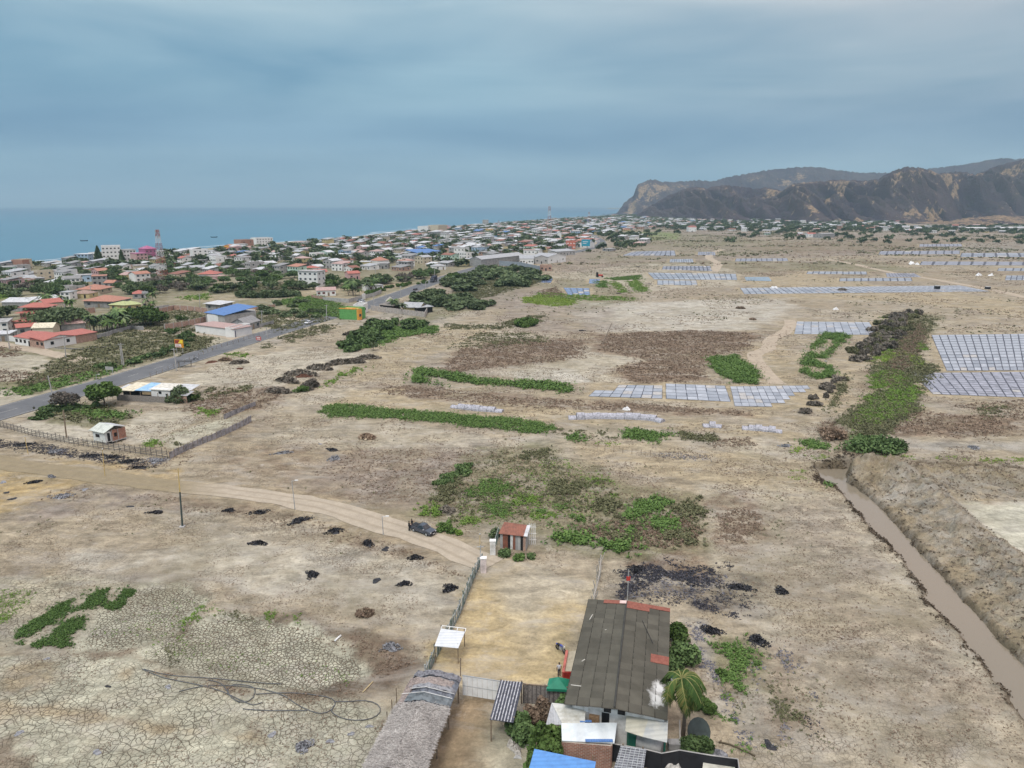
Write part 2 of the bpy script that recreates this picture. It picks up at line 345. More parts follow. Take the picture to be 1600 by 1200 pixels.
def Hgt(x, y):
    x = np.asarray(x, float); y = np.asarray(y, float); sh = x.shape; x = x.ravel(); y = y.ravel()
    near = sstep(900, 260, y)
    a = 0.35*fbm(x/28, y/28, 3, 1)+0.10*fbm(x/4.0, y/4.0, 3, 2)+0.035*fbm(x/0.9, y/0.9, 2, 3)*sstep(160, 80, y)
    rd = ldist(ROAD, x, y); tr = ldist(TRACK, x, y)
    left = np.interp(y, ROAD[:, 1], ROAD[:, 0])
    town = sstep(-14, 6, x-left)
    flat = sstep(7, 12, rd)*sstep(3.0, 7, tr)*(0.15+0.85*town)*near
    yd = np.minimum(sstep(3, -2, sdf(YARD, x, y)), sstep(3, -2, sdf(YARD2, x, y)))
    flat = flat*(0.1+0.9*yd)
    for k in PANW.values():
        bb = (x > k[:, 0].min()-12) & (x < k[:, 0].max()+12) & (y > k[:, 1].min()-12) & (y < k[:, 1].max()+12)
        if bb.any(): flat[bb] *= sstep(2, -8, sdf(k, x[bb], y[bb]))
    z = a*flat
    for c, k in CRACK[:2]:
        s = sdf(c, x, y); z = z*(1-0.7*sstep(-1, 2, s))-0.35*sstep(-1.5, 1.5, s)
    z += 0.25*sstep(4.5, 3.2, np.abs(tr-4.2))*0.0
    # canal, its spoil banks and the pond
    m = (x > 30) & (y > 20) & (y < 200)
    if m.any():
        xm, ym = x[m], y[m]; zz = z[m]
        wob = 0.5*fbm(xm/2.2, ym/2.2, 3, 9)
        b = ldist(BERM, xm, ym); b2 = ldist(BERM2, xm, ym); p = sdf(POND, xm, ym)
        rough = 0.42*fbm(xm/1.5, ym/1.5, 4, 11)+.16*fbm(xm/.5, ym/.5, 2, 12)
        bz = 2.0*np.exp(-(b/6.5)**2)+1.2*np.exp(-(b2/5.5)**2)
        zz = zz+bz*(1+rough)+(rough*1.0)*sstep(16, 6, np.minimum(b, b2))
        zz = np.where(p > -4, zz*(1-sstep(-4, 2, p))-0.2*sstep(-4, 2, p), zz)
        for cn, dep in ((CANAL, 1.5), (CANAL2, 1.1)):
            s = sdf(cn, xm, ym)+wob
            k = sstep(-1.2, .7, s); zz = zz*(1-k)-dep*k
        z[m] = zz
    # beach slope into the sea
    cx = np.interp(y, COAST[:, 1], COAST[:, 0])
    sea = cx-x
    z = z-np.clip((sea+14)*0.05, 0, 7)*(y > 60)
    return z.reshape(sh)
def HZ(x, y): return float(Hgt(np.array([x]), np.array([y]))[0])
def G(px, py):
    p = P(px, py); p.z = HZ(p.x, p.y); return p

# -------- ground colours (real albedo of each kind of soil)
C = dict(beige=(.298, .246, .182), pale=(.40, .355, .287), salt=(.445, .415, .37), ochre=(.35, .25, .12), sand=(.335, .268, .178), brown=(.165, .112, .08),
         dk=(.115, .088, .068), olive=(.155, .145, .08), green=(.085, .12, .04), grey=(.27, .25, .225), black=(.045, .045, .055), track=(.36, .31, .24),
         purp=(.215, .175, .15), mud=(.40, .38, .30), wet=(.13, .10, .07), clay=(.265, .21, .14), bgreen=(.13, .19, .04), yard=(.40, .305, .17), ydk=(.24, .17, .105))
# (colour, softness in m, edge noise in m, strength, patchiness 0..1, polygon)
PT = '''
olive 6 8 .85 .35|-300,760 0,655 60,632 240,580 420,525 560,478 600,464 700,428 760,411 900,390 860,350 700,352 560,368 330,388 0,414 -400,440
pale 1.5 2 .9 .3|-40,556 20,552 70,557 78,575 50,592 -60,600
pale 1 1.5 .85 .3|-60,612 0,607 45,617 40,630 0,642 -100,670
clay 1 1 .7 .1|-80,525 0,535 60,545 130,556 130,563 60,553 0,543 -80,535
pale 1 1 .8 .3|130,560 190,577 230,571 250,560 320,535 330,520 420,506 440,510 330,545 210,588 180,588
olive 2 3 .8 .5|150,545 280,520 340,530 300,560 200,575 120,560
pale 2 2 .8 .3|370,487 410,480 440,492 490,500 470,504 420,500
sand 2 2 .8 .3|450,475 475,452 560,450 620,440 640,444 540,470
sand 2 2 .7 .3|420,466 360,460 300,462 260,470 320,472
pale 2 3 .8 .3|370,438 415,437 412,447 360,446
clay 3 5 .6 .4|0,445 35,452 30,470 -60,470
bgreen 3 3 .7 .3|-40,457 20,457 30,466 -40,472
grey 1 2 .7 .4|250,510 280,500 330,496 330,510 270,520
grey 2 4 .6 .3|500,500 690,480 700,500 640,515 560,510
pale 1.5 3 .9 .25|288,590 330,573 395,557 450,543 470,548 560,550 590,560 540,572 500,585 465,600 430,606 330,606 298,598
sand 1.5 3 .8 .3|590,540 640,520 720,508 770,512 740,530 690,545 640,575 600,590 540,600 560,585
beige 1 2 .9 .4|400,545 560,500 560,520 540,540 430,550
pale 1 1 .95 .12|190,668 215,650 240,641 292,641 306,649 300,661 262,676 232,690 205,692
pale 1 1 .95 .12|20,664 55,656 100,660 150,672 148,692 95,690 40,678
olive 1.2 2 .9 .25|55,640 100,632 170,632 212,645 200,658 150,672 120,668 60,652
brown 1.5 2 .7 .4|290,630 340,608 440,605 450,625 400,640 330,650
mud 2 2 .8 .3|230,690 300,665 370,650 385,655 300,700
clay 2 3 .7 .4|0,700 60,702 200,726 280,735 260,752 200,745 100,730 0,712
ochre 1 1.5 .85 .35|-80,722 40,728 100,738 165,752 120,765 100,775 40,793 -40,815
ochre 1 1.5 .8 .3|55,716 100,722 200,742 270,752 240,735 150,718
ochre 1 1.5 .7 .3|250,735 275,727 290,735 270,750
purp 2 3 .85 .5|0,815 60,790 150,750 200,752 260,768 300,785 290,800 180,800 70,815
brown 2 3 .65 .6|270,775 420,785 560,815 640,845 750,882 740,900 640,870 520,835 380,805 270,795
dk 1 2 .5 .55|-20,880 60,890 110,905 240,900 320,930 290,950 200,940 90,925
salt 2 3 .55 .5|100,860 300,850 480,850 720,895 690,960 480,930 250,905 120,885
sand 2 3 .6 .4|480,800 520,800 540,840 500,850
pale 2 4 .6 .45|300,800 460,815 640,865 740,905 700,960 640,1000 560,960 440,930 300,870
dk 1.5 2 .8 .15|225,1030 200,1000 260,970 340,945 430,950 500,965 560,985 620,1010 640,1050 590,1075 520,1095 400,1085 290,1068
dk 1.5 2 .65 .25|90,960 190,900 250,890 330,905 345,925 270,1000 215,1030 100,1025 -40,1020 -40,1000
mud 1 1.5 .95 .05|235,1045 215,1022 265,985 340,958 420,965 490,985 545,1012 580,1040 560,1065 500,1082 400,1075 300,1060
mud 1 1.5 .9 .25|-80,1025 60,1022 200,1030 300,1065 420,1090 560,1095 590,1120 600,1260 -200,1300
mud 1 1.5 .9 .15|140,955 190,925 240,905 300,915 330,935 270,985 210,1012 150,1020 110,1010
mud 1 1 .5 .3|-80,900 100,900 230,905 330,935 220,1012 0,1018
clay 1 1 .95 .1|-60,1105 20,1100 120,1108 260,1132 400,1150 400,1160 250,1143 100,1125 -60,1125
clay 1 1 .9 .1|180,1040 215,1040 200,1065 185,1060
clay 1 1 .9 .1|0,1040 75,1035 60,1070 30,1085 0,1090
clay 1 1 .8 .15|30,1085 90,1040 85,1060 30,1105
brown 1 1 .7 .1|-80,1160 30,1160 50,1190 45,1260 -80,1260
dk 1 2 .55 .5|130,1014 0,1010 -60,1005 -60,1020 120,1026 220,1022
dk 1 2 .6 .5|260,1050 400,1075 560,1083 600,1052 640,1030 660,1045 620,1090 540,1090 400,1085
brown 1.2 2 .7 .5|500,1000 580,990 650,1015 660,1050 600,1060 560,1030
sand 1 2 .6 .2|590,960 640,970 640,990 590,985
brown 3 3 .55 .6|360,700 480,690 700,700 790,690 700,790 640,795 500,775 330,745
purp 3 4 .75 .55|560,700 780,690 740,760 690,800 600,790 450,750
pale 2 3 .5 .3|380,680 550,655 850,690 760,700 520,705
brown 3 5 .85 .3|686,577 720,545 800,530 915,531 920,560 870,566 800,573 720,582
brown 3 5 .85 .3|940,522 1080,516 1176,520 1180,545 1115,558 1105,590 1062,598 985,598 950,578 1000,562 930,550
brown 2 4 .8 .45|590,600 680,604 800,619 920,626 1000,629 1160,640 1200,655 1100,652 1000,642 890,643 800,637 690,627 600,618
pale 2 4 .8 .4|915,552 1000,560 945,580 980,598 800,592 790,580 870,567
salt 2 4 .7 .4|800,595 940,600 900,578 820,575
salt 4 10 .65 .4|900,470 1240,465 1240,500 1180,515 950,518 900,500
sand 2 3 .8 .2|540,615 640,600 620,618 900,640 1000,650 1160,665 1240,680 1240,690 1000,665 700,650 520,635
sand 2 3 .7 .3|900,690 1000,695 1200,715 1300,735 1280,770 1100,760 980,735 880,710
sand 2 3 .7 .2|1150,540 1230,540 1260,600 1220,640 1180,660 1160,640 1210,610
sand 2 3 .7 .2|1330,590 1355,540 1345,525 1300,600 1260,640 1280,660 1330,640
pale 2 3 .5 .5|1100,750 1350,780 1500,960 1600,1120 1560,1220 1200,1220 1190,1000 1100,900
brown 2 3 .4 .6|1200,900 1440,940 1560,1080 1500,1180 1300,1080
purp 2 3 .45 .55|1150,780 1300,790 1400,900 1300,960 1150,880
brown 1 2 .75 .6|1115,780 1170,760 1200,800 1190,860 1110,860
black 1.5 3 .85 .55|968,890 1000,875 1060,885 1130,895 1190,920 1180,945 1050,935 990,935 965,930
black 1 2 .6 .5|1090,940 1150,945 1200,960 1185,966 1100,955
grey 1 1.5 .8 .35|1068,970 1100,972 1110,1010 1130,1060 1115,1075 1085,1020
grey 1 2 .6 .5|1120,1070 1190,1080 1240,1120 1290,1150 1260,1170 1150,1160
brown 2 3 .6 .5|1180,1030 1240,1010 1260,1090 1290,1130 1230,1180 1170,1150
brown 1 2 .8 .5|1080,850 1110,870 1100,900 990,880 1000,865
olive 2 4 .75 .45|650,800 690,745 760,700 850,690 870,720 960,745 1100,785 1100,860 1000,868 860,850 800,835 700,820
olive 1 2 .7 .5|1115,1000 1190,1000 1200,1060 1170,1100 1120,1060
clay 1 2 .9 .35|1345,732 1500,737 1600,745 1760,760 1760,790 1640,782 1498,785 1520,812 1600,868 1700,960 1800,1040 1700,1110 1600,1037 1500,930 1385,801 1322,745
grey 1 3 .75 .6|1400,745 1600,755 1620,775 1500,785 1530,820 1640,905 1640,980 1600,985 1490,870 1400,790
salt 3 3 .8 .25|1530,800 1620,790 1900,810 1900,1030 1700,930 1600,860
mud 1 2 .6 .2|1498,785 1560,783 1640,782 1900,800 1900,1040 1720,960 1640,900 1600,868 1560,838 1520,812
grey 2 2 .8 .4|1400,690 1620,692 1620,703 1400,700
brown 2 3 .85 .45|1360,640 1500,645 1620,655 1620,680 1560,683 1450,680 1330,672
olive 2 4 .8 .4|1400,490 1470,490 1440,560 1440,630 1400,660 1340,690 1300,690 1330,640 1390,560
brown 2 3 .8 .4|1420,505 1450,520 1400,590 1350,610 1370,570
purp 6 14 .75 .5|930,430 1000,420 1300,400 1640,395 1700,375 1100,362 960,366 880,385 860,420
clay 5 9 .5 .4|1150,372 1700,365 1700,385 1200,392
olive 5 9 .7 .5|960,360 1090,362 1200,378 1120,384 960,384
bgreen 5 6 .75 .4|985,362 1060,362 1065,374 1010,376
olive 4 8 .7 .5|830,440 860,455 900,490 1000,470 980,450 1060,430 1200,425 1350,418 1200,405 1000,410 930,425
purp 6 10 .7 .5|840,472 960,480 980,505 900,525 780,520 800,490
pale 3 5 .7 .4|930,420 1000,412 1120,412 1160,430 1150,448 1000,455 920,440 840,432
sand 2 4 .8 .3|1160,440 1250,425 1400,450 1600,470 1640,500 1400,470 1200,465
olive 3 5 .8 .3|690,470 760,430 830,425 850,440 760,480 700,495 600,520 560,540 600,510
purp 3 5 .8 .4|690,465 800,448 880,460 870,475 760,485
olive 8 14 .6 .6|900,400 1000,384 1150,376 1400,378 1640,384 1640,392 1300,392 1100,400 950,412
brown 8 14 .6 .6|1150,384 1400,372 1700,374 1700,392 1400,396 1200,396
olive 3 6 .7 .45|1240,412 1350,404 1420,418 1400,424 1260,424
olive 3 6 .7 .45|1360,416 1440,420 1450,426 1380,426
purp 6 14 .7 .4|960,352 1100,348 1400,352 1700,356 1700,372 1300,372 1050,364
grey 6 14 .6 .5|1500,380 1700,372 1700,400 1440,400
'''
def albedo(x, y):
    n = x.size; base = np.zeros((n, 3))
    f1 = fbm(x/38, y/38, 4, 21); f2 = fbm(x/9, y/9, 4, 22); f3 = fbm(x/2.5, y/2.5, 3, 23)
    b = np.array(C['beige']); p = np.array(C['pale']); br = np.array(C['brown']); pu = np.array(C['purp']); sa = np.array(C['sand'])
    base[:] = b*1.03
    def lay(col, m): base[:] = base*(1-m[:, None])+np.array(col)*m[:, None]
    lay(C['pale'], 0.6*sstep(0.0, 0.6, f1+0.4*f2))
    lay(C['sand'], 0.5*sstep(0.1, 0.6, -f1+0.3*f2))
    far = sstep(250, 700, y); nr = sstep(110, 200, y)
    lay(C['purp'], (0.12+.33*nr)*sstep(0.05, 0.5, f2+0.3*f3))
    lay(C['clay'], 0.35*sstep(0.1, 0.5, -f2+0.4*f3))
    lay(C['clay'], 0.35*far)
    lay(C['purp'], 0.65*far*sstep(-0.2, 0.3, fbm(x/140, y/45, 4, 31)))
    lay(C['brown'], 0.5*far*sstep(0.0, 0.4, fbm(x/90, y/25, 4, 33)))
    crack = np.zeros(n); rough = 0.35+0.5*sstep(-0.2, 0.4, f2)
    for line in PT.strip().splitlines():
        h, pts = line.split('|'); c, soft, na, st, pa = h.split(); soft, na, st, pa = float(soft), float(na), float(st), float(pa)
        q = wpoly(pl(pts)); mg = soft+na+3
        bb = (x > q[:, 0].min()-mg) & (x < q[:, 0].max()+mg) & (y > q[:, 1].min()-mg) & (y < q[:, 1].max()+mg)
        if not bb.any(): continue
        sdv = sdf(q, x[bb], y[bb])
        sc_ = max(na, 1.0)*2.2; se = int(abs(q[0, 0])) % 97
        sdv = sdv+na*fbm(x[bb]/sc_, y[bb]/sc_, 4, se)*1.6
        m = sstep(-soft, soft, sdv)*st
        sp = max(soft*1.4, 1.4)
        if c in ('brown', 'black', 'dk', 'purp', 'olive', 'grey') or pa > .4: sp *= .8
        pat = sstep(-0.35, 0.35, fbm(x[bb]/sp, y[bb]/sp, 4, se+7)+0.35*(1-2*pa))
        m = m*(1-pa*1.15*(1-pat)).clip(0, 1)
        mb = np.zeros(n); mb[bb] = m; lay(C[c], mb)
    for q, k in CRACK:
        bb = (x > q[:, 0].min()-5) & (x < q[:, 0].max()+5) & (y > q[:, 1].min()-5) & (y < q[:, 1].max()+5)
        s = sdf(q, x[bb], y[bb])+1.5*fbm(x[bb]/4, y[bb]/4, 3, 55)
        crack[bb] = np.maximum(crack[bb], k*sstep(-1.5, 1.5, s))
    s = sdf(YARD, x, y)+2.2*fbm(x/4, y/4, 4, 56); m = sstep(-1.4, 1.6, s); lay(C['yard'], m*.9); crack *= 1-m; rough *= 1-.85*m
    yp = sdf(wpoly(pl('752,872 850,897 872,925 860,985 835,1030 800,985 775,925')), x, y); lay(C['track'], .6*sstep(-3, 4, yp+2*fbm(x/4, y/4, 3, 58)))
    s = sdf(YARD2, x, y)+1.0*fbm(x/3, y/3, 3, 57); m = sstep(-.6, .8, s); lay(C['ydk'], m*.85)
    yq = sdf(wpoly(pl('746,868 775,864 812,874 850,889 880,902 930,911 925,940 880,938 850,930 835,960 800,950 775,915 756,893')), x, y); lay(C['track'], .9*sstep(-2.5, 2, yq+1.5*fbm(x/2, y/2, 3, 60)))
    y3 = sdf(wpoly(pl('770,1115 830,1120 830,1230 745,1230')), x, y); lay(C['mud'], .6*sstep(-2, 2, y3+1.5*fbm(x/3, y/3, 3, 59)))
    d = ldist(TRACK, x, y); lay(C['clay'], .55*sstep(6.5, 3, d+1.2*f3)); crack *= sstep(4, 6, d)
    d = ldist(ROAD, x, y); lay(C['track'], .8*sstep(9.5, 6.5, d+1.5*f3))
    for cn in (CANAL, CANAL2):
        s = sdf(cn, x, y)+.5*fbm(x/2.2, y/2.2, 3, 9)
        lay(C['wet'], sstep(-1.5, -.5, s)*.97); rough += sstep(-4, 0, s)
    cx = np.interp(y, COAST[:, 1], COAST[:, 0]); lay(C['sand'], .9*sstep(34, 18, x-cx))
    for k, q in PANW.items():
        bb = (x > q[:, 0].min()-8) & (x < q[:, 0].max()+8) & (y > q[:, 1].min()-8) & (y < q[:, 1].max()+8)
        if bb.any():
            mb = np.zeros(n); mb[bb] = .8*sstep(-4, -1, sdf(q, x[bb], y[bb])); lay(C['sand'], mb)
    bm = np.minimum(ldist(BERM, x, y), ldist(BERM2, x, y)); pd = sdf(POND, x, y)
    mb = sstep(13, 8, bm)*sstep(1, -2, pd); rough = np.maximum(rough, mb); crack *= 1-mb
    rough *= 1-sstep(-1, 2, pd)
    return base*np.array([1.0, 1.035, 1.01]), crack, np.clip(rough, 0, 1)

# ground sheet: rows closer together near the viewpoint, reaching past the coast and the hills
rows = [20.0]
while rows[-1] < 7500:
    y = rows[-1]; z = y*CP+CAMH*SP
    rows.append(y+max(0.16, 1.35*z*z/(FPX*CAMH)*0.92) if y > 45 else y+0.8)
rows = np.array([-60, -20, 0, 12]+rows+[9000, 12000, 16000.0])
NCOL = 640
uc = np.linspace(-1, 1, NCOL); uc = uc*(0.82+0.18*uc*uc)
YY, UU = np.meshgrid(rows, uc, indexing='ij')
XX = UU*(np.maximum(YY, 30)*1.05+35)
gx, gy = XX.ravel(), YY.ravel()
gz = Hgt(gx, gy); alb, crk, rgh = albedo(gx, gy)

gm_, t, Nn, Ll, b = nodemat('ground soil')
b.inputs['Roughness'].default_value = 0.95; b.inputs['Specular IOR Level'].default_value = 0.12
def attr(nm):
    a = Nn.new('ShaderNodeAttribute'); a.attribute_name = nm; return a
geo = Nn.new('ShaderNodeNewGeometry')
def noise(scale, det=5, rgh_=0.6, dist=0.0, vec=None):
    n = Nn.new('ShaderNodeTexNoise'); n.inputs['Scale'].default_value = scale; n.inputs['Detail'].default_value = det
    n.inputs['Roughness'].default_value = rgh_; n.inputs['Distortion'].default_value = dist; Ll.new(vec or geo.outputs['Position'], n.inputs['Vector']); return n
def rng(src, a0, a1, b0, b1):
    m = Nn.new('ShaderNodeMapRange'); Ll.new(src, m.inputs[0])
    for i, v in enumerate((a0, a1, b0, b1)): m.inputs[i+1].default_value = v
    return m.outputs[0]
def math_(op, a, c):
    m = Nn.new('ShaderNodeMath'); m.operation = op
    for i, q in enumerate((a, c)):
        if isinstance(q, (int, float)): m.inputs[i].default_value = q
        else: Ll.new(q, m.inputs[i])
    return m.outputs[0]
def mixc(fac, a, c, mode='MIX'):
    m = Nn.new('ShaderNodeMix'); m.data_type = 'RGBA'; m.blend_type = mode
    if isinstance(fac, (int, float)): m.inputs[0].default_value = fac
    else: Ll.new(fac, m.inputs[0])
    for i, q in ((6, a), (7, c)):
        if isinstance(q, tuple): m.inputs[i].default_value = (*q, 1)
        else: Ll.new(q, m.inputs[i])
    return m.outputs[2]
alb_n = attr('alb'); crk_n = attr('crack'); rgh_n = attr('rough')
nA = noise(0.55, 6, 0.7); nB = noise(2.6, 5, 0.7); nC = noise(0.12, 6, 0.65, 0.4)
c1 = mixc(1.0, alb_n.outputs['Color'], rng(nA.outputs['Fac'], 0.3, 0.7, 0.74, 1.22), 'MULTIPLY')
c1 = mixc(1.0, c1, rng(nB.outputs['Fac'], 0.25, 0.75, 0.70, 1.26), 'MULTIPLY')
nD = noise(1.15, 6, 0.75, 0.8); nE = noise(0.24, 5, 0.7, 0.5)
c1 = mixc(math_('MULTIPLY', rng(nD.outputs['Fac'], 0.54, 0.64, 0.0, 0.75), math_('MULTIPLY', rng(nE.outputs['Fac'], 0.42, 0.58, 0.0, 1.0), rng(rgh_n.outputs['Fac'], 0.1, 0.8, 0.35, 1.0))), c1, (0.115, 0.092, 0.062))
c1 = mixc(rng(noise(0.075, 6, 0.7, 0.5).outputs['Fac'], 0.55, 0.7, 0.0, 0.45), c1, (0.20, 0.185, 0.125))
mps = Nn.new('ShaderNodeMapping'); mps.inputs['Scale'].default_value = (1.0, 2.2, 1.0); mps.inputs['Rotation'].default_value = (0, 0, R(20)); Ll.new(geo.outputs['Position'], mps.inputs[0])
nM = noise(0.17, 7, 0.72, 0.7, vec=mps.outputs[0])
c1 = mixc(1.0, c1, rng(nM.outputs['Fac'], 0.34, 0.66, 0.64, 1.30), 'MULTIPLY')
c1 = mixc(rng(noise(0.035, 6, 0.7, 0.6).outputs['Fac'], 0.50, 0.66, 0.0, 0.5), c1, (0.20, 0.175, 0.115))
c1 = mixc(rng(noise(0.09, 6, 0.7, 0.4, vec=mps.outputs[0]).outputs['Fac'], 0.50, 0.68, 0.0, 0.5), c1, (0.385, 0.36, 0.315))
# dry weeds and dark clods scattered in the rough places
spk = rng(nB.outputs['Fac'], 0.56, 0.66, 0.0, 1.0); blo = rng(nC.outputs['Fac'], 0.48, 0.60, 0.0, 1.0)
c1 = mixc(math_('MULTIPLY', math_('MULTIPLY', spk, rng(rgh_n.outputs['Fac'], 0.2, 1.0, 0.15, 0.8)), rng(blo, 0, 1, 0.35, 1.0)), c1, (0.13, 0.10, 0.075))
# pale salt crust
sal = math_('MULTIPLY', rng(noise(0.33, 6, 0.72, 0.6).outputs['Fac'], 0.55, 0.68, 0.0, 0.5), rng(nC.outputs['Fac'], 0.40, 0.55, 1.0, 0.0))
c1 = mixc(sal, c1, (0.44, 0.40, 0.35))
# drying cracks
wv = Nn.new('ShaderNodeVectorMath'); wv.operation = 'ADD'
wn = noise(1.1, 2, 0.5); ws = Nn.new('ShaderNodeVectorMath'); ws.operation = 'SCALE'; ws.inputs['Scale'].default_value = 0.5; Ll.new(wn.outputs['Color'], ws.inputs[0])
Ll.new(geo.outputs['Position'], wv.inputs[0]); Ll.new(ws.outputs[0], wv.inputs[1])
vo = Nn.new('ShaderNodeTexVoronoi'); vo.feature = 'DISTANCE_TO_EDGE'; vo.voronoi_dimensions = '2D'; vo.inputs['Scale'].default_value = 1.5; Ll.new(wv.outputs[0], vo.inputs['Vector'])
vo2 = Nn.new('ShaderNodeTexVoronoi'); vo2.feature = 'DISTANCE_TO_EDGE'; vo2.voronoi_dimensions = '2D'; vo2.inputs['Scale'].default_value = 0.8; Ll.new(wv.outputs[0], vo2.inputs['Vector'])
vo3 = Nn.new('ShaderNodeTexVoronoi'); vo3.feature = 'DISTANCE_TO_EDGE'; vo3.voronoi_dimensions = '2D'; vo3.inputs['Scale'].default_value = 2.1; Ll.new(wv.outputs[0], vo3.inputs['Vector'])
wid = rng(noise(0.10, 3, 0.5).outputs['Fac'], 0.35, 0.65, 0.03, 0.07)
k1 = math_('MULTIPLY', math_('SUBTRACT', 1.0, math_('MINIMUM', math_('DIVIDE', vo.outputs[0], wid), 1.0)), rng(crk_n.outputs['Fac'], 0.91, 0.97, 1.0, 0.0)); k3 = math_('MULTIPLY', math_('SUBTRACT', 1.0, math_('MINIMUM', math_('DIVIDE', vo3.outputs[0], 0.15), 1.0)), rng(crk_n.outputs['Fac'], 0.91, 0.97, 0.0, 1.0)); k1 = math_('MAXIMUM', k1, k3); k2 = math_('SUBTRACT', 1.0, math_('MINIMUM', math_('DIVIDE', vo2.outputs[0], 0.05), 1.0))
kk = math_('MAXIMUM', math_('MAXIMUM', k1, 0.0), math_('MULTIPLY', k2, 0.8))
kk = math_('MULTIPLY', kk, rng(noise(.16, 4, .6).outputs['Fac'], .36, .56, .35, 1.0)); kk = math_('MAXIMUM', kk, math_('MULTIPLY', k3, 1.0)); kk = math_('MULTIPLY', kk, rng(crk_n.outputs['Fac'], 0.0, 0.9, 0.0, 1.0))
c1 = mixc(math_('MULTIPLY', kk, 0.95), c1, (0.080, 0.062, 0.040))
Ll.new(c1, b.inputs['Base Color'])
bp = Nn.new('ShaderNodeBump'); bp.inputs['Distance'].default_value = 0.25; bp.inputs['Strength'].default_value = 0.75
hh = math_('ADD', math_('MULTIPLY', nB.outputs['Fac'], rng(rgh_n.outputs['Fac'], 0, 1, 0.25, 1.6)), math_('MULTIPLY', nA.outputs['Fac'], rng(rgh_n.outputs['Fac'], 0, 1, 0.4, 2.2)))
hh = math_('SUBTRACT', hh, math_('MULTIPLY', kk, 0.6))
Ll.new(hh, bp.inputs['Height']); Ll.new(bp.outputs[0], b.inputs['Normal'])
g = npmesh('ground', np.stack([gx, gy, gz], 1), gridfaces(len(rows), NCOL), gm_, col=alb, extra={'crack': crk, 'rough': rgh}, smooth=True)
tag(g, kind='structure')

# ------------------------------------------------------------------ sea
m, t, Nn, Ll, b = nodemat('sea water'); b.inputs['Roughness'].default_value = 0.32; b.inputs['Specular IOR Level'].default_value = 0.25
geo = Nn.new('ShaderNodeNewGeometry')
mpn = Nn.new('ShaderNodeMapping'); mpn.inputs['Scale'].default_value = (1, 0.22, 1); mpn.inputs['Rotation'].default_value = (0, 0, R(25)); Ll.new(geo.outputs['Position'], mpn.inputs[0])
nl = noise(0.0016, 5, 0.6, vec=mpn.outputs[0]); ns = noise(0.03, 5, 0.7, vec=mpn.outputs[0])
sp = Nn.new('ShaderNodeSeparateXYZ'); Ll.new(geo.outputs['Position'], sp.inputs[0])
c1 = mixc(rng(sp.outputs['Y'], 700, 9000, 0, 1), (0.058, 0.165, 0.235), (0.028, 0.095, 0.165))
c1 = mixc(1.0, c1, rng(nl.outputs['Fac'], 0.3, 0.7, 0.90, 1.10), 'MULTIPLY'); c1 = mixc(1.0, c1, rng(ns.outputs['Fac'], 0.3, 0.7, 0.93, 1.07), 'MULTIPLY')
Ll.new(c1, b.inputs['Base Color'])
bp = Nn.new('ShaderNodeBump'); bp.inputs['Distance'].default_value = 0.5; bp.inputs['Strength'].default_value = 0.35
Ll.new(noise(0.25, 4, 0.6, vec=mpn.outputs[0]).outputs['Fac'], bp.inputs['Height']); Ll.new(bp.outputs[0], b.inputs['Normal'])
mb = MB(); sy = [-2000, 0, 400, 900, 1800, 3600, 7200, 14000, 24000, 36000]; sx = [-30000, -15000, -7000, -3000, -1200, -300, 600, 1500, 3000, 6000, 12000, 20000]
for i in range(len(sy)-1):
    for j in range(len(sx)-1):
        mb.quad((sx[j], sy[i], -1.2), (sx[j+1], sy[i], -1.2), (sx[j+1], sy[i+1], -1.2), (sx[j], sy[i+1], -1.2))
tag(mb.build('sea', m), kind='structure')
# lines of surf breaking along the beach
FOAM = mat('surf foam', (0.75, 0.78, 0.78), rough=0.6, var=0.15, scale=0.02)
mb = MB(); cl = smoothline(COAST[2:-2], 12.0)
for off, wd, s in ((-2, 8, 3), (16, 6, 5), (38, 5, 8)):
    run = []
    for i, (x, y) in enumerate(cl):
        k = vnoise(i/9.0, off, s); wq = wd*(k-0.32)*2.0*(0.45+0.8*vnoise(i/1.7, off, s+3))
        xo = x-off+6*(vnoise(i/6.0, 3, s)-.5)
        run.append((xo-wq, y, xo, wq))
    for i in range(len(run)-1):
        a, c = run[i], run[i+1]
        if a[3] > .2 and c[3] > .2:
            mb.quad((a[0], a[1], -1.15), (a[2], a[1], -1.15), (c[2], c[1], -1.15), (c[0], c[1], -1.15))
tag(mb.build('surf', FOAM), kind='structure')

# ------------------------------------------------------------------ roads
def strip(name, line, hw, zoff, m, jit=0.0, seed=0, follow=True, uvz=None):
    V = []; n = len(line)
    for i in range(n):
        a = line[max(i-1, 0)]; c = line[min(i+1, n-1)]; d = np.array(c)-np.array(a); d = d/(np.hypot(*d)+1e-9); nx, ny = -d[1], d[0]
        for s in (1, .33, -.33, -1):
            k = hw*s*(1+(jit*(vnoise(i*.7, 5+s, seed)-.5) if abs(s) == 1 else 0)); V.append((line[i][0]+nx*k, line[i][1]+ny*k))
    V = np.array(V); z = Hgt(V[:, 0], V[:, 1]) if follow else np.zeros(len(V))
    o = npmesh(name, np.column_stack([V, z+zoff]), gridfaces(n, 4), m, extra={'lat': np.tile([1, .33, -.33, -1], n)}); return tag(o, kind='structure')
m, t, Nn, Ll, b = nodemat('asphalt'); b.inputs['Roughness'].default_value = 0.85; b.inputs['Specular IOR Level'].default_value = 0.3
geo = Nn.new('ShaderNodeNewGeometry'); c1 = mixc(rng(noise(0.15, 5, 0.6).outputs['Fac'], 0.3, 0.7, 0, 1), (0.085, 0.09, 0.098), (0.135, 0.138, 0.142))
c1 = mixc(1.0, c1, rng(noise(4.0, 4, 0.7).outputs['Fac'], 0.3, 0.7, 0.88, 1.12), 'MULTIPLY'); Ll.new(c1, b.inputs['Base Color'])
RL = smoothline(ROAD, 6.0)
strip('main_road', RL, 6.4, 0.10, m, 0.03, 1)
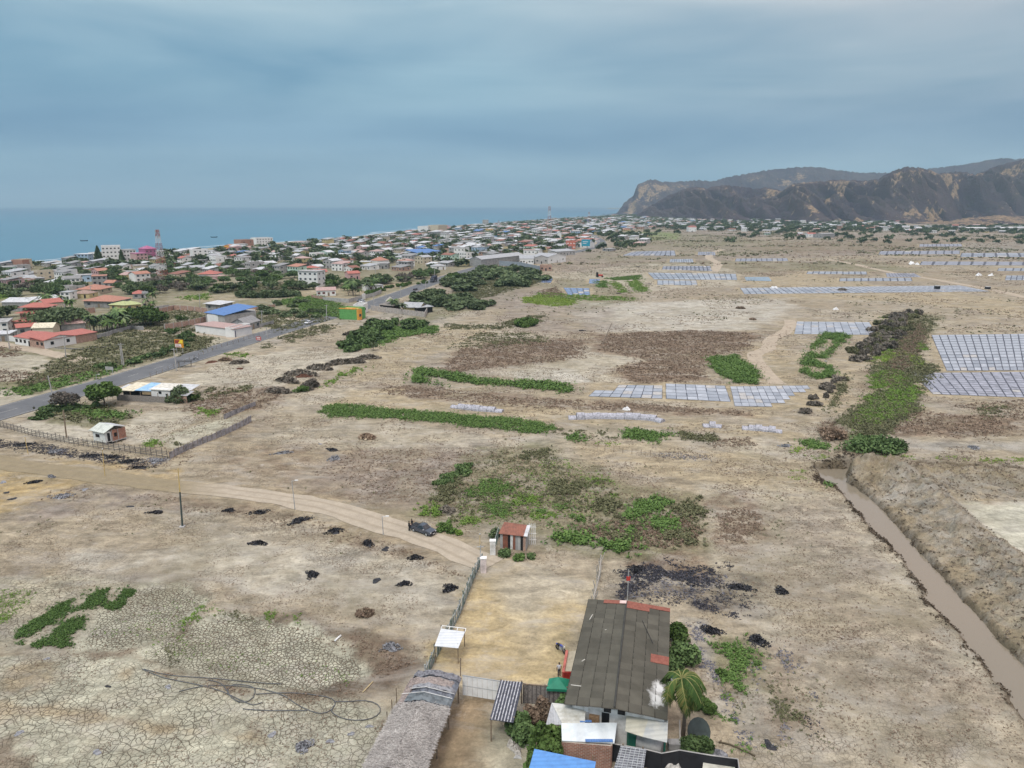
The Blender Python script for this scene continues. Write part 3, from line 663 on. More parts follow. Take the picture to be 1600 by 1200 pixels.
PAINT = mat('worn road paint', (0.42, 0.41, 0.38), var=0.3, scale=0.8)
def offs(line, o):
    r = []; n = len(line)
    for i in range(n):
        a = line[max(i-1, 0)]; c = line[min(i+1, n-1)]; d = np.array(c)-np.array(a); d = d/(np.hypot(*d)+1e-9); r.append((line[i][0]-d[1]*o, line[i][1]+d[0]*o))
    return r
mb = MB(); rl = [p for p in RL if p[1] < 900]
for o_, dash in ((0, 2), (5.7, 0), (-5.7, 0)):
    ln = offs(rl, o_)
    for i in range(len(ln)-1):
        if dash and i % 2: continue
        a, c = Vector((*ln[i], .106)), Vector((*ln[i+1], .106)); q = (c-a).normalized().cross(Vector((0, 0, 1)))*.07
        if dash: c = a+(c-a)*.8
        mb.quad(a-q, a+q, c+q, c-q)
tag(mb.build('road_markings', PAINT), kind='structure')
m, t, Nn, Ll, b = nodemat('dirt track'); b.inputs['Roughness'].default_value = 0.95; b.inputs['Specular IOR Level'].default_value = 0.1
geo = Nn.new('ShaderNodeNewGeometry'); sp = Nn.new('ShaderNodeSeparateXYZ'); Ll.new(geo.outputs['Position'], sp.inputs[0])
c1 = mixc(rng(math_('ADD', sp.outputs['X'], math_('MULTIPLY', noise(0.2).outputs['Fac'], 10)), -60, -48, 0, 1), (0.24, 0.20, 0.13), (0.37, 0.32, 0.25))
c1 = mixc(1.0, c1, rng(noise(0.5, 6, .7).outputs['Fac'], 0.3, 0.7, 0.84, 1.12), 'MULTIPLY'); c1 = mixc(1.0, c1, rng(noise(3.5, 5, .7).outputs['Fac'], 0.3, 0.7, 0.9, 1.1), 'MULTIPLY')
rut = math_('ABSOLUTE', math_('SUBTRACT', math_('ABSOLUTE', math_('ADD', attr('lat').outputs['Fac'], rng(noise(.07, 2).outputs['Fac'], .3, .7, -.12, .12)), 0), .40), 0)
c1 = mixc(rng(rut, .03, .17, .42, 0), c1, (.22, .185, .13)); Ll.new(c1, b.inputs['Base Color'])
bp = Nn.new('ShaderNodeBump'); bp.inputs['Distance'].default_value = 0.1; bp.inputs['Strength'].default_value = 0.6; Ll.new(noise(1.6, 5, .7).outputs['Fac'], bp.inputs['Height']); Ll.new(bp.outputs[0], b.inputs['Normal'])
strip('dirt_road', smoothline(wpoly(TRACKPX), 2.2), 2.75, 0.05, m, 0.4, 4)
DIRT = m
# ------------------------------------------------------------------ canal water, pond
m, t, Nn, Ll, b = nodemat('muddy canal water'); b.inputs['Base Color'].default_value = (0.20, 0.172, 0.128, 1); b.inputs['Roughness'].default_value = 0.05; b.inputs['Specular IOR Level'].default_value = 0.5
geo = Nn.new('ShaderNodeNewGeometry'); bp = Nn.new('ShaderNodeBump'); bp.inputs['Distance'].default_value = 0.03; bp.inputs['Strength'].default_value = 0.25
Ll.new(noise(1.2, 3).outputs['Fac'], bp.inputs['Height']); Ll.new(bp.outputs[0], b.inputs['Normal'])
def polysheet(name, poly, z, mm, kind='structure'):
    me = bpy.data.meshes.new(name); bm = bmesh.new(); vs = [bm.verts.new((p[0], p[1], z)) for p in poly]; f = bm.faces.new(vs)
    bmesh.ops.triangulate(bm, faces=[f]); bmesh.ops.recalc_face_normals(bm, faces=bm.faces)
    if sum(q.normal.z for q in bm.faces) < 0: bmesh.ops.reverse_faces(bm, faces=bm.faces)
    bm.to_mesh(me); bm.free(); me.materials.append(mm); o = bpy.data.objects.new(name, me); COL.objects.link(o); return tag(o, kind=kind)
def grow(poly, d):
    c = [Vector((p[0], p[1])) for p in poly]; n = len(c); A = sum(c[i].x*c[(i+1) % n].y-c[(i+1) % n].x*c[i].y for i in range(n)); s = -1 if A > 0 else 1; r = []
    for i in range(n):
        e = (c[(i+1) % n]-c[i-1]).normalized(); r.append((c[i].x-e.y*d*s, c[i].y+e.x*d*s))
    return r
polysheet('canal_water', grow(CANAL, 1.0), -0.55, m); polysheet('canal_water', [tuple(p) for p in wpoly(pl('1345,724 1500,725.5 1760,735 1760,745 1500,735 1345,731'))], -0.66, m)
polysheet('pond_water', [tuple(p) for p in wpoly(pl('1163,433 1201,433 1206,439.5 1166,438.5'))], 0.12, mat('pond water', (.30, .33, .36), rough=.1, var=.05))
polysheet('pond_water', [tuple(p) for p in wpoly(pl('1086,498 1093,495.5 1106,496 1113,499 1107,501.5 1091,501'))], 0.12, mat('greenish pond', (.34, .36, .30), rough=.12, var=.05))

# ------------------------------------------------------------------ hills
m, t, Nn, Ll, b = nodemat('scrub covered hillside'); b.inputs['Roughness'].default_value = 1.0; b.inputs['Specular IOR Level'].default_value = 0.0
geo = Nn.new('ShaderNodeNewGeometry'); bare = attr('bare')
mpn = Nn.new('ShaderNodeMapping'); mpn.inputs['Scale'].default_value = (1, 1, 0.35); Ll.new(geo.outputs['Position'], mpn.inputs[0])
na = noise(0.06, 6, 0.75, vec=mpn.outputs[0]); nb = noise(0.012, 5, 0.6, vec=mpn.outputs[0]); nc_ = noise(0.14, 4, 0.7)
c1 = mixc(rng(nb.outputs['Fac'], 0.35, 0.65, 0, 1), (0.048, 0.040, 0.056), (0.072, 0.058, 0.070))
c1 = mixc(rng(nc_.outputs['Fac'], 0.52, 0.62, 0, .8), c1, (0.040, 0.032, 0.036))
c1 = mixc(rng(attr('spur').outputs['Fac'], 0.3, 0.85, 0.0, 0.4), c1, (0.12, 0.095, 0.085)); c1 = mixc(rng(noise(.035, 5, .75).outputs['Fac'], .52, .66, 0, .6), c1, (0.055, 0.06, 0.04))
bf = math_('ADD', bare.outputs['Fac'], rng(na.outputs['Fac'], 0.3, 0.7, -0.75, 0.75))
c1 = mixc(rng(bf, 0.50, 0.72, 0, 1), c1, mixc(rng(na.outputs['Fac'], 0.35, 0.65, 0, 1), (0.19, 0.135, 0.085), (0.34, 0.25, 0.165)))
Ll.new(c1, b.inputs['Base Color'])
bp = Nn.new('ShaderNodeBump'); bp.inputs['Distance'].default_value = 8; bp.inputs['Strength'].default_value = 0.9; Ll.new(nc_.outputs['Fac'], bp.inputs['Height']); Ll.new(bp.outputs[0], b.inputs['Normal'])
def hills(name, ridge, base_d, ridge_d, back, x0, x1, nx, nt, amp, seed, barefn):
    rx = np.array([p[0] for p in ridge]); ry = np.array([p[1] for p in ridge])
    u = np.linspace(x0, x1, nx); pr = np.interp(u, rx, ry)+1.5*fbm(u/3.4, u*0+seed, 4, seed)+0.8*(vnoise(u/1.2, u*0, seed+5)-.5)
    T = np.concatenate([np.linspace(0, 1, nt), 1+np.linspace(0.04, 1, 14)*back])
    V = np.zeros((len(T), nx, 3)); B = np.zeros((len(T), nx)); D_ = B.copy()
    bd = np.interp(u, *zip(*base_d)); rd_ = np.interp(u, *zip(*ridge_d))
    lat = (u-800)/FPX
    for k, tt in enumerate(T):
        Y = bd+(rd_-bd)*tt
        X = lat*(Y*CP+(CAMH-0)*SP)
        # height of the crest so that it reaches its row
        vr = (pr-600)/FPX; zr = CAMH-rd_*(SP+vr*CP)/(CP-vr*SP)
        s = tt if tt <= 1 else 1-(tt-1)/back*0.9
        prof = (0.25*s+0.75*s**1.35) if tt <= 1 else s
        g1 = 1-np.abs(fbm(X/170+tt*0.6, Y*0+seed+tt*.8, 4, seed))*2.6          # spurs and gullies running down the slope
        g2 = 1-np.abs(fbm(X/48+tt*1.2, Y/260, 4, seed+3))*2.2
        env = math.sin(math.pi*min(tt, 1)) if tt <= 1 else 0
        Z = zr*prof+env*amp*((g1-.45)*1.05+(g2-.45)*0.5)*np.clip(zr/150, .3, 1.2)
        Z += 6.0*fbm(X/20, Y/20, 3, seed+9)*(1 if 0.02 < tt < .97 else 0.3)
        if k == 0: Z = Z*0-8
        if tt < 1: Z = np.minimum(Z, CAMH+(zr-CAMH)*(Y/rd_)-2*(1-tt)*10)
        X = lat*(Y*CP+(CAMH-np.clip(Z, 0, None))*SP)
        V[k, :, 0] = X; V[k, :, 1] = Y+env*60*fbm(X/200, Y/200, 2, seed+4); V[k, :, 2] = Z; B[k] = barefn(u, tt, g1, g2)+.16*(g2-.5); D_[k] = g1*.5+g2*.5
    return tag(npmesh(name, V.reshape(-1, 3), gridfaces(len(T), nx), m, extra={'bare': B.ravel(), 'spur': D_.ravel()}, smooth=True), kind='structure')
def spots(u, tt, lst):
    o = np.zeros(len(u))
    for cx, ct, sx, st, sl, a in lst:
        o = np.maximum(o, a*np.exp(-((u-cx-sl*(tt-ct))/(sx*1.35))**2-((tt-ct)/(st*1.4))**2))
    return o
hills('back_hills', pl('940,336 958,335 965,333 975,317 990,305 993,295 998,287 1012,281.5 1022,280.5 1035,284 1050,284.5 1088,281.5 1115,283 1138,276.5 1175,270 1200,265.5 1230,263 1262,260.5 1285,262 1308,266 1350,270 1385,270 1430,265 1475,261.5 1525,254 1545,250 1562,247.5 1600,248.5 1680,252 1800,262 2100,300'),
      [(940, 4300), (1000, 4200), (1100, 3900), (1600, 3600), (2100, 3600)], [(940, 4420), (965, 4500), (1000, 4620), (1100, 4900), (1600, 5000), (2100, 5000)], 1.2, 940, 2000, 900, 70, 26, 41,
      lambda u, t, g1, g2: spots(u, t, [(988, .38, 7, .20, 22, .95), (1003, .75, 8, .12, 20, .9), (1018, .62, 9, .1, 12, .8), (1035, .78, 14, .09, 34, .9), (1068, .82, 10, .08, 8, .6), (1010, .3, 5, .1, 8, .6), (1232, .7, 10, .09, 12, .7), (1250, .82, 8, .06, 5, .7), (1262, .62, 8, .06, 9, .6), (1180, .85, 12, .05, 9, .4), (1600, .9, 20, .06, 9, .3)]))
hills('front_hills', pl('975,346 990,340 1010,325 1040,307.5 1070,295 1087,291.5 1105,294 1125,289.5 1150,290.5 1180,295 1200,293.5 1222,298 1240,287 1270,284 1300,281.5 1330,281 1350,282.5 1370,280.5 1390,270 1405,263.5 1420,261 1435,262 1450,265 1465,271 1482,270 1500,267.5 1525,272.5 1550,262 1575,254 1600,248.5 1640,244 1700,250 1800,246 2100,270'),
      [(975, 3150), (1010, 3000), (1060, 2700), (1150, 2350), (1300, 2150), (1400, 2250), (1470, 2250), (1600, 2500), (2100, 2600)], [(975, 3250), (1040, 3180), (1100, 3050), (1250, 2850), (1420, 2700), (1550, 3100), (2100, 3200)], 0.8, 975, 2000, 1000, 110, 95, 11,
      lambda u, t, g1, g2: np.maximum(spots(u, t, [(1213, .80, 14, .12, -22, .8), (1245, .88, 30, .07, 0, .75), (1265, .92, 22, .05, 0, .8), (1320, .86, 28, .09, 20, .75), (1310, .66, 7, .14, -25, .7), (1290, .55, 6, .09, -16, .6), (1368, .72, 3, .11, 0, .8), (1395, .8, 7, .1, 10, .75), (1404, .62, 8, .17, -4, .85), (1425, .80, 6, .08, 12, .7), (1434, .62, 6, .10, 26, .7), (1458, .85, 16, .08, -16, .8), (1475, .72, 10, .10, -22, .75), (1490, .60, 9, .08, -12, .6), (1540, .83, 22, .05, -30, .85), (1580, .80, 26, .05, -20, .85), (1250, .5, 7, .12, -10, .5), (1095, .72, 3, .15, 4, .6), (1130, .8, 6, .08, 0, .5), (1150, .7, 6, .12, -14, .5), (1092, .84, 20, .05, 0, .35), (1270, .18, 10, .06, 0, .8), (1305, .15, 12, .05, 0, .7), (1335, .08, 16, .04, 0, .7), (1450, .15, 18, .07, 0, .85), (1430, .08, 20, .04, 0, .7), (1590, .62, 26, .05, 0, .6)]),
      0.28*(g1-.6)))
# tan foothill terrace at the right foot of the hills
hills('foothills', pl('1380,350 1420,348 1480,346 1510,341 1560,336 1600,338 1680,333 1800,334 2100,340'), [(1380, 1950), (2100, 1800)], [(1380, 2150), (2100, 2500)], 0.5, 1380, 2000, 260, 24, 6, 77,
      lambda u, t, g1, g2: .62+.3*(g2-.4)+0*u)

# ================================================================== VEGETATION
LF = dict(
 bright=leafmat('bright green leaves', (.085, .145, .028), (.155, .245, .05), (.21, .29, .07)),
 crop=leafmat('crop leaves', (.050, .092, .026), (.105, .17, .045), (.155, .22, .065)),
 deep=leafmat('deep green leaves', (.042, .072, .028), (.105, .16, .058), (.155, .205, .075)),
 town=leafmat('dusty tree leaves', (.048, .070, .036), (.125, .165, .078), (.18, .215, .10)),
 tgreen=leafmat('fresh tree leaves', (.040, .070, .020), (.095, .155, .04), (.14, .20, .055)),
 tgrey=leafmat('bare grey twigs', (.085, .075, .060), (.205, .18, .15), (.27, .235, .19)),
 dry=leafmat('dry brown stalks', (.14, .10, .072), (.25, .185, .132), (.36, .30, .215)),
 olive=leafmat('olive weeds', (.07, .075, .038), (.15, .15, .08), (.22, .20, .11)),
 tall=leafmat('tall crop leaves', (.040, .080, .022), (.092, .158, .042), (.15, .22, .065)),
 clod=leafmat('earth clods', (.10, .08, .058), (.24, .195, .145), (.36, .31, .25)), mudclod=leafmat('wet earth clods', (.045, .032, .022), (.13, .10, .07), (.22, .18, .13)),
 ash=leafmat('black ash flakes', (.015, .015, .018), (.045, .045, .055), (.30, .27, .25)),
 grit=leafmat('grey plastic scraps', (.05, .05, .06), (.19, .19, .22), (.42, .41, .42)),
 lime=leafmat('lime green weeds', (.13, .20, .035), (.25, .34, .07), (.31, .39, .09)))
BARK = mat('bark', (0.16, 0.13, 0.10), var=.25, scale=4)
def leafquads(P0, s, rng_, up=0.4, stretch=1.0, flat=1.0):
    """one small bent leaf-clump quad at every point; s = size array"""
    n = len(P0); d = rng_.normal(size=(n, 3)); d[:, 2] = d[:, 2]*(1-up)+0.0; d /= np.linalg.norm(d, axis=1, keepdims=True)+1e-9
    e = rng_.normal(size=(n, 3)); d[:, 2] *= flat; e[:, 2] *= flat; e -= (e*d).sum(1, keepdims=True)*d; e /= np.linalg.norm(e, axis=1, keepdims=True)+1e-9
    s = np.broadcast_to(s, (n,))[:, None]; a = e*s*0.5; b = d*s*0.5*stretch
    V = np.stack([P0-a*.55-b, P0+a-b*.2, P0+a*.35+b, P0-a+b*.3], 1).reshape(-1, 3)
    return V, np.arange(4*n).reshape(-1, 4)
def crown(seed, r, h, z0, nl, n, leaf, flat=0.8):
    g_ = np.random.default_rng(seed); pts = []; sh = []
    lob = []
    for i in range(nl):
        a = g_.uniform(0, 6.28); q = g_.uniform(0.1, .72)**.7*r if i else 0
        lob.append((q*math.cos(a), q*math.sin(a), z0+h*(.32+.5*g_.random())*(1-.35*(q/r)**2), r*g_.uniform(.30, .55), h*g_.uniform(.20, .36)*flat, g_.uniform(.15, .85)))
    per = n//nl
    for (cx, cy, cz, rr, rh, tone) in lob:
        d = g_.normal(size=(per, 3)); d /= np.linalg.norm(d, axis=1, keepdims=True); q = g_.uniform(.45, 1.08, (per, 1))**.6
        pp = d*q*np.array([rr, rr, rh])+np.array([cx, cy, cz]); pts.append(pp)
        sh.append(np.clip(tone*.5+.45*g_.random(per)+.1*d[:, 2], 0, 1))
    pts = np.concatenate(pts); sh = np.concatenate(sh); k = pts[:, 2] > 0.05; pts, sh = pts[k], sh[k]
    V, F = leafquads(pts, leaf*g_.uniform(.6, 1.35, len(pts)), g_); return V, F, sh
def make_tree(name, r, h, seed, m, n=2400, nl=16, leaf=.55, trunk=.32, low=.28):
    """tree at the origin: Empty > trunk, crown"""
    t = thing(name, None, None); rnd = random.Random(seed); mb = MB()
    z = h*low; mb.tube([(0, 0, -.3), (.1*r*.3, .05, z*.6), (.05, .1, z)], [trunk, trunk*.75, trunk*.6], 7)
    for i in range(6):
        a = i*1.05+rnd.random(); q = r*rnd.uniform(.4, .75)
        mb.tube([(.05, .1, z*.9), (q*.45*math.cos(a), q*.45*math.sin(a), z+h*.22), (q*math.cos(a), q*math.sin(a), z+h*rnd.uniform(.32, .5))], [trunk*.5, trunk*.3, trunk*.1], 5)
    mb.build('trunk', BARK, t)
    V, F, s = crown(seed, r, h*(1-low*.6), h*low*.6, nl, n, leaf); npmesh('crown', V, F, m, t, attr=s)
    return t
def make_bush(name, r, h, seed, m, n=900, leaf=.4, nl=8):
    V, F, s = crown(seed, r, h, -h*.12, nl, n, leaf, flat=1.1); return npmesh(name, V, F, m, attr=s)
def place(o, p, s=1.0, rz=None, sz=None):
    o.location = p; o.rotation_euler = (0, 0, rz if rz is not None else random.Random(int(p[0]*13+p[1]*7)).uniform(0, 6.28)); o.scale = (s, s, sz or s)
ORD = ['nearest', 'second nearest', 'third nearest', 'fourth nearest', 'fifth nearest', 'sixth nearest', 'seventh nearest', 'eighth nearest', 'ninth nearest', 'tenth nearest']
def ordn(i):
    if i < 10: return ORD[i]
    k = i+1; return '%d%s nearest' % (k, 'th' if k % 100 in (11, 12, 13) else {1: 'st', 2: 'nd', 3: 'rd'}.get(k % 10, 'th'))

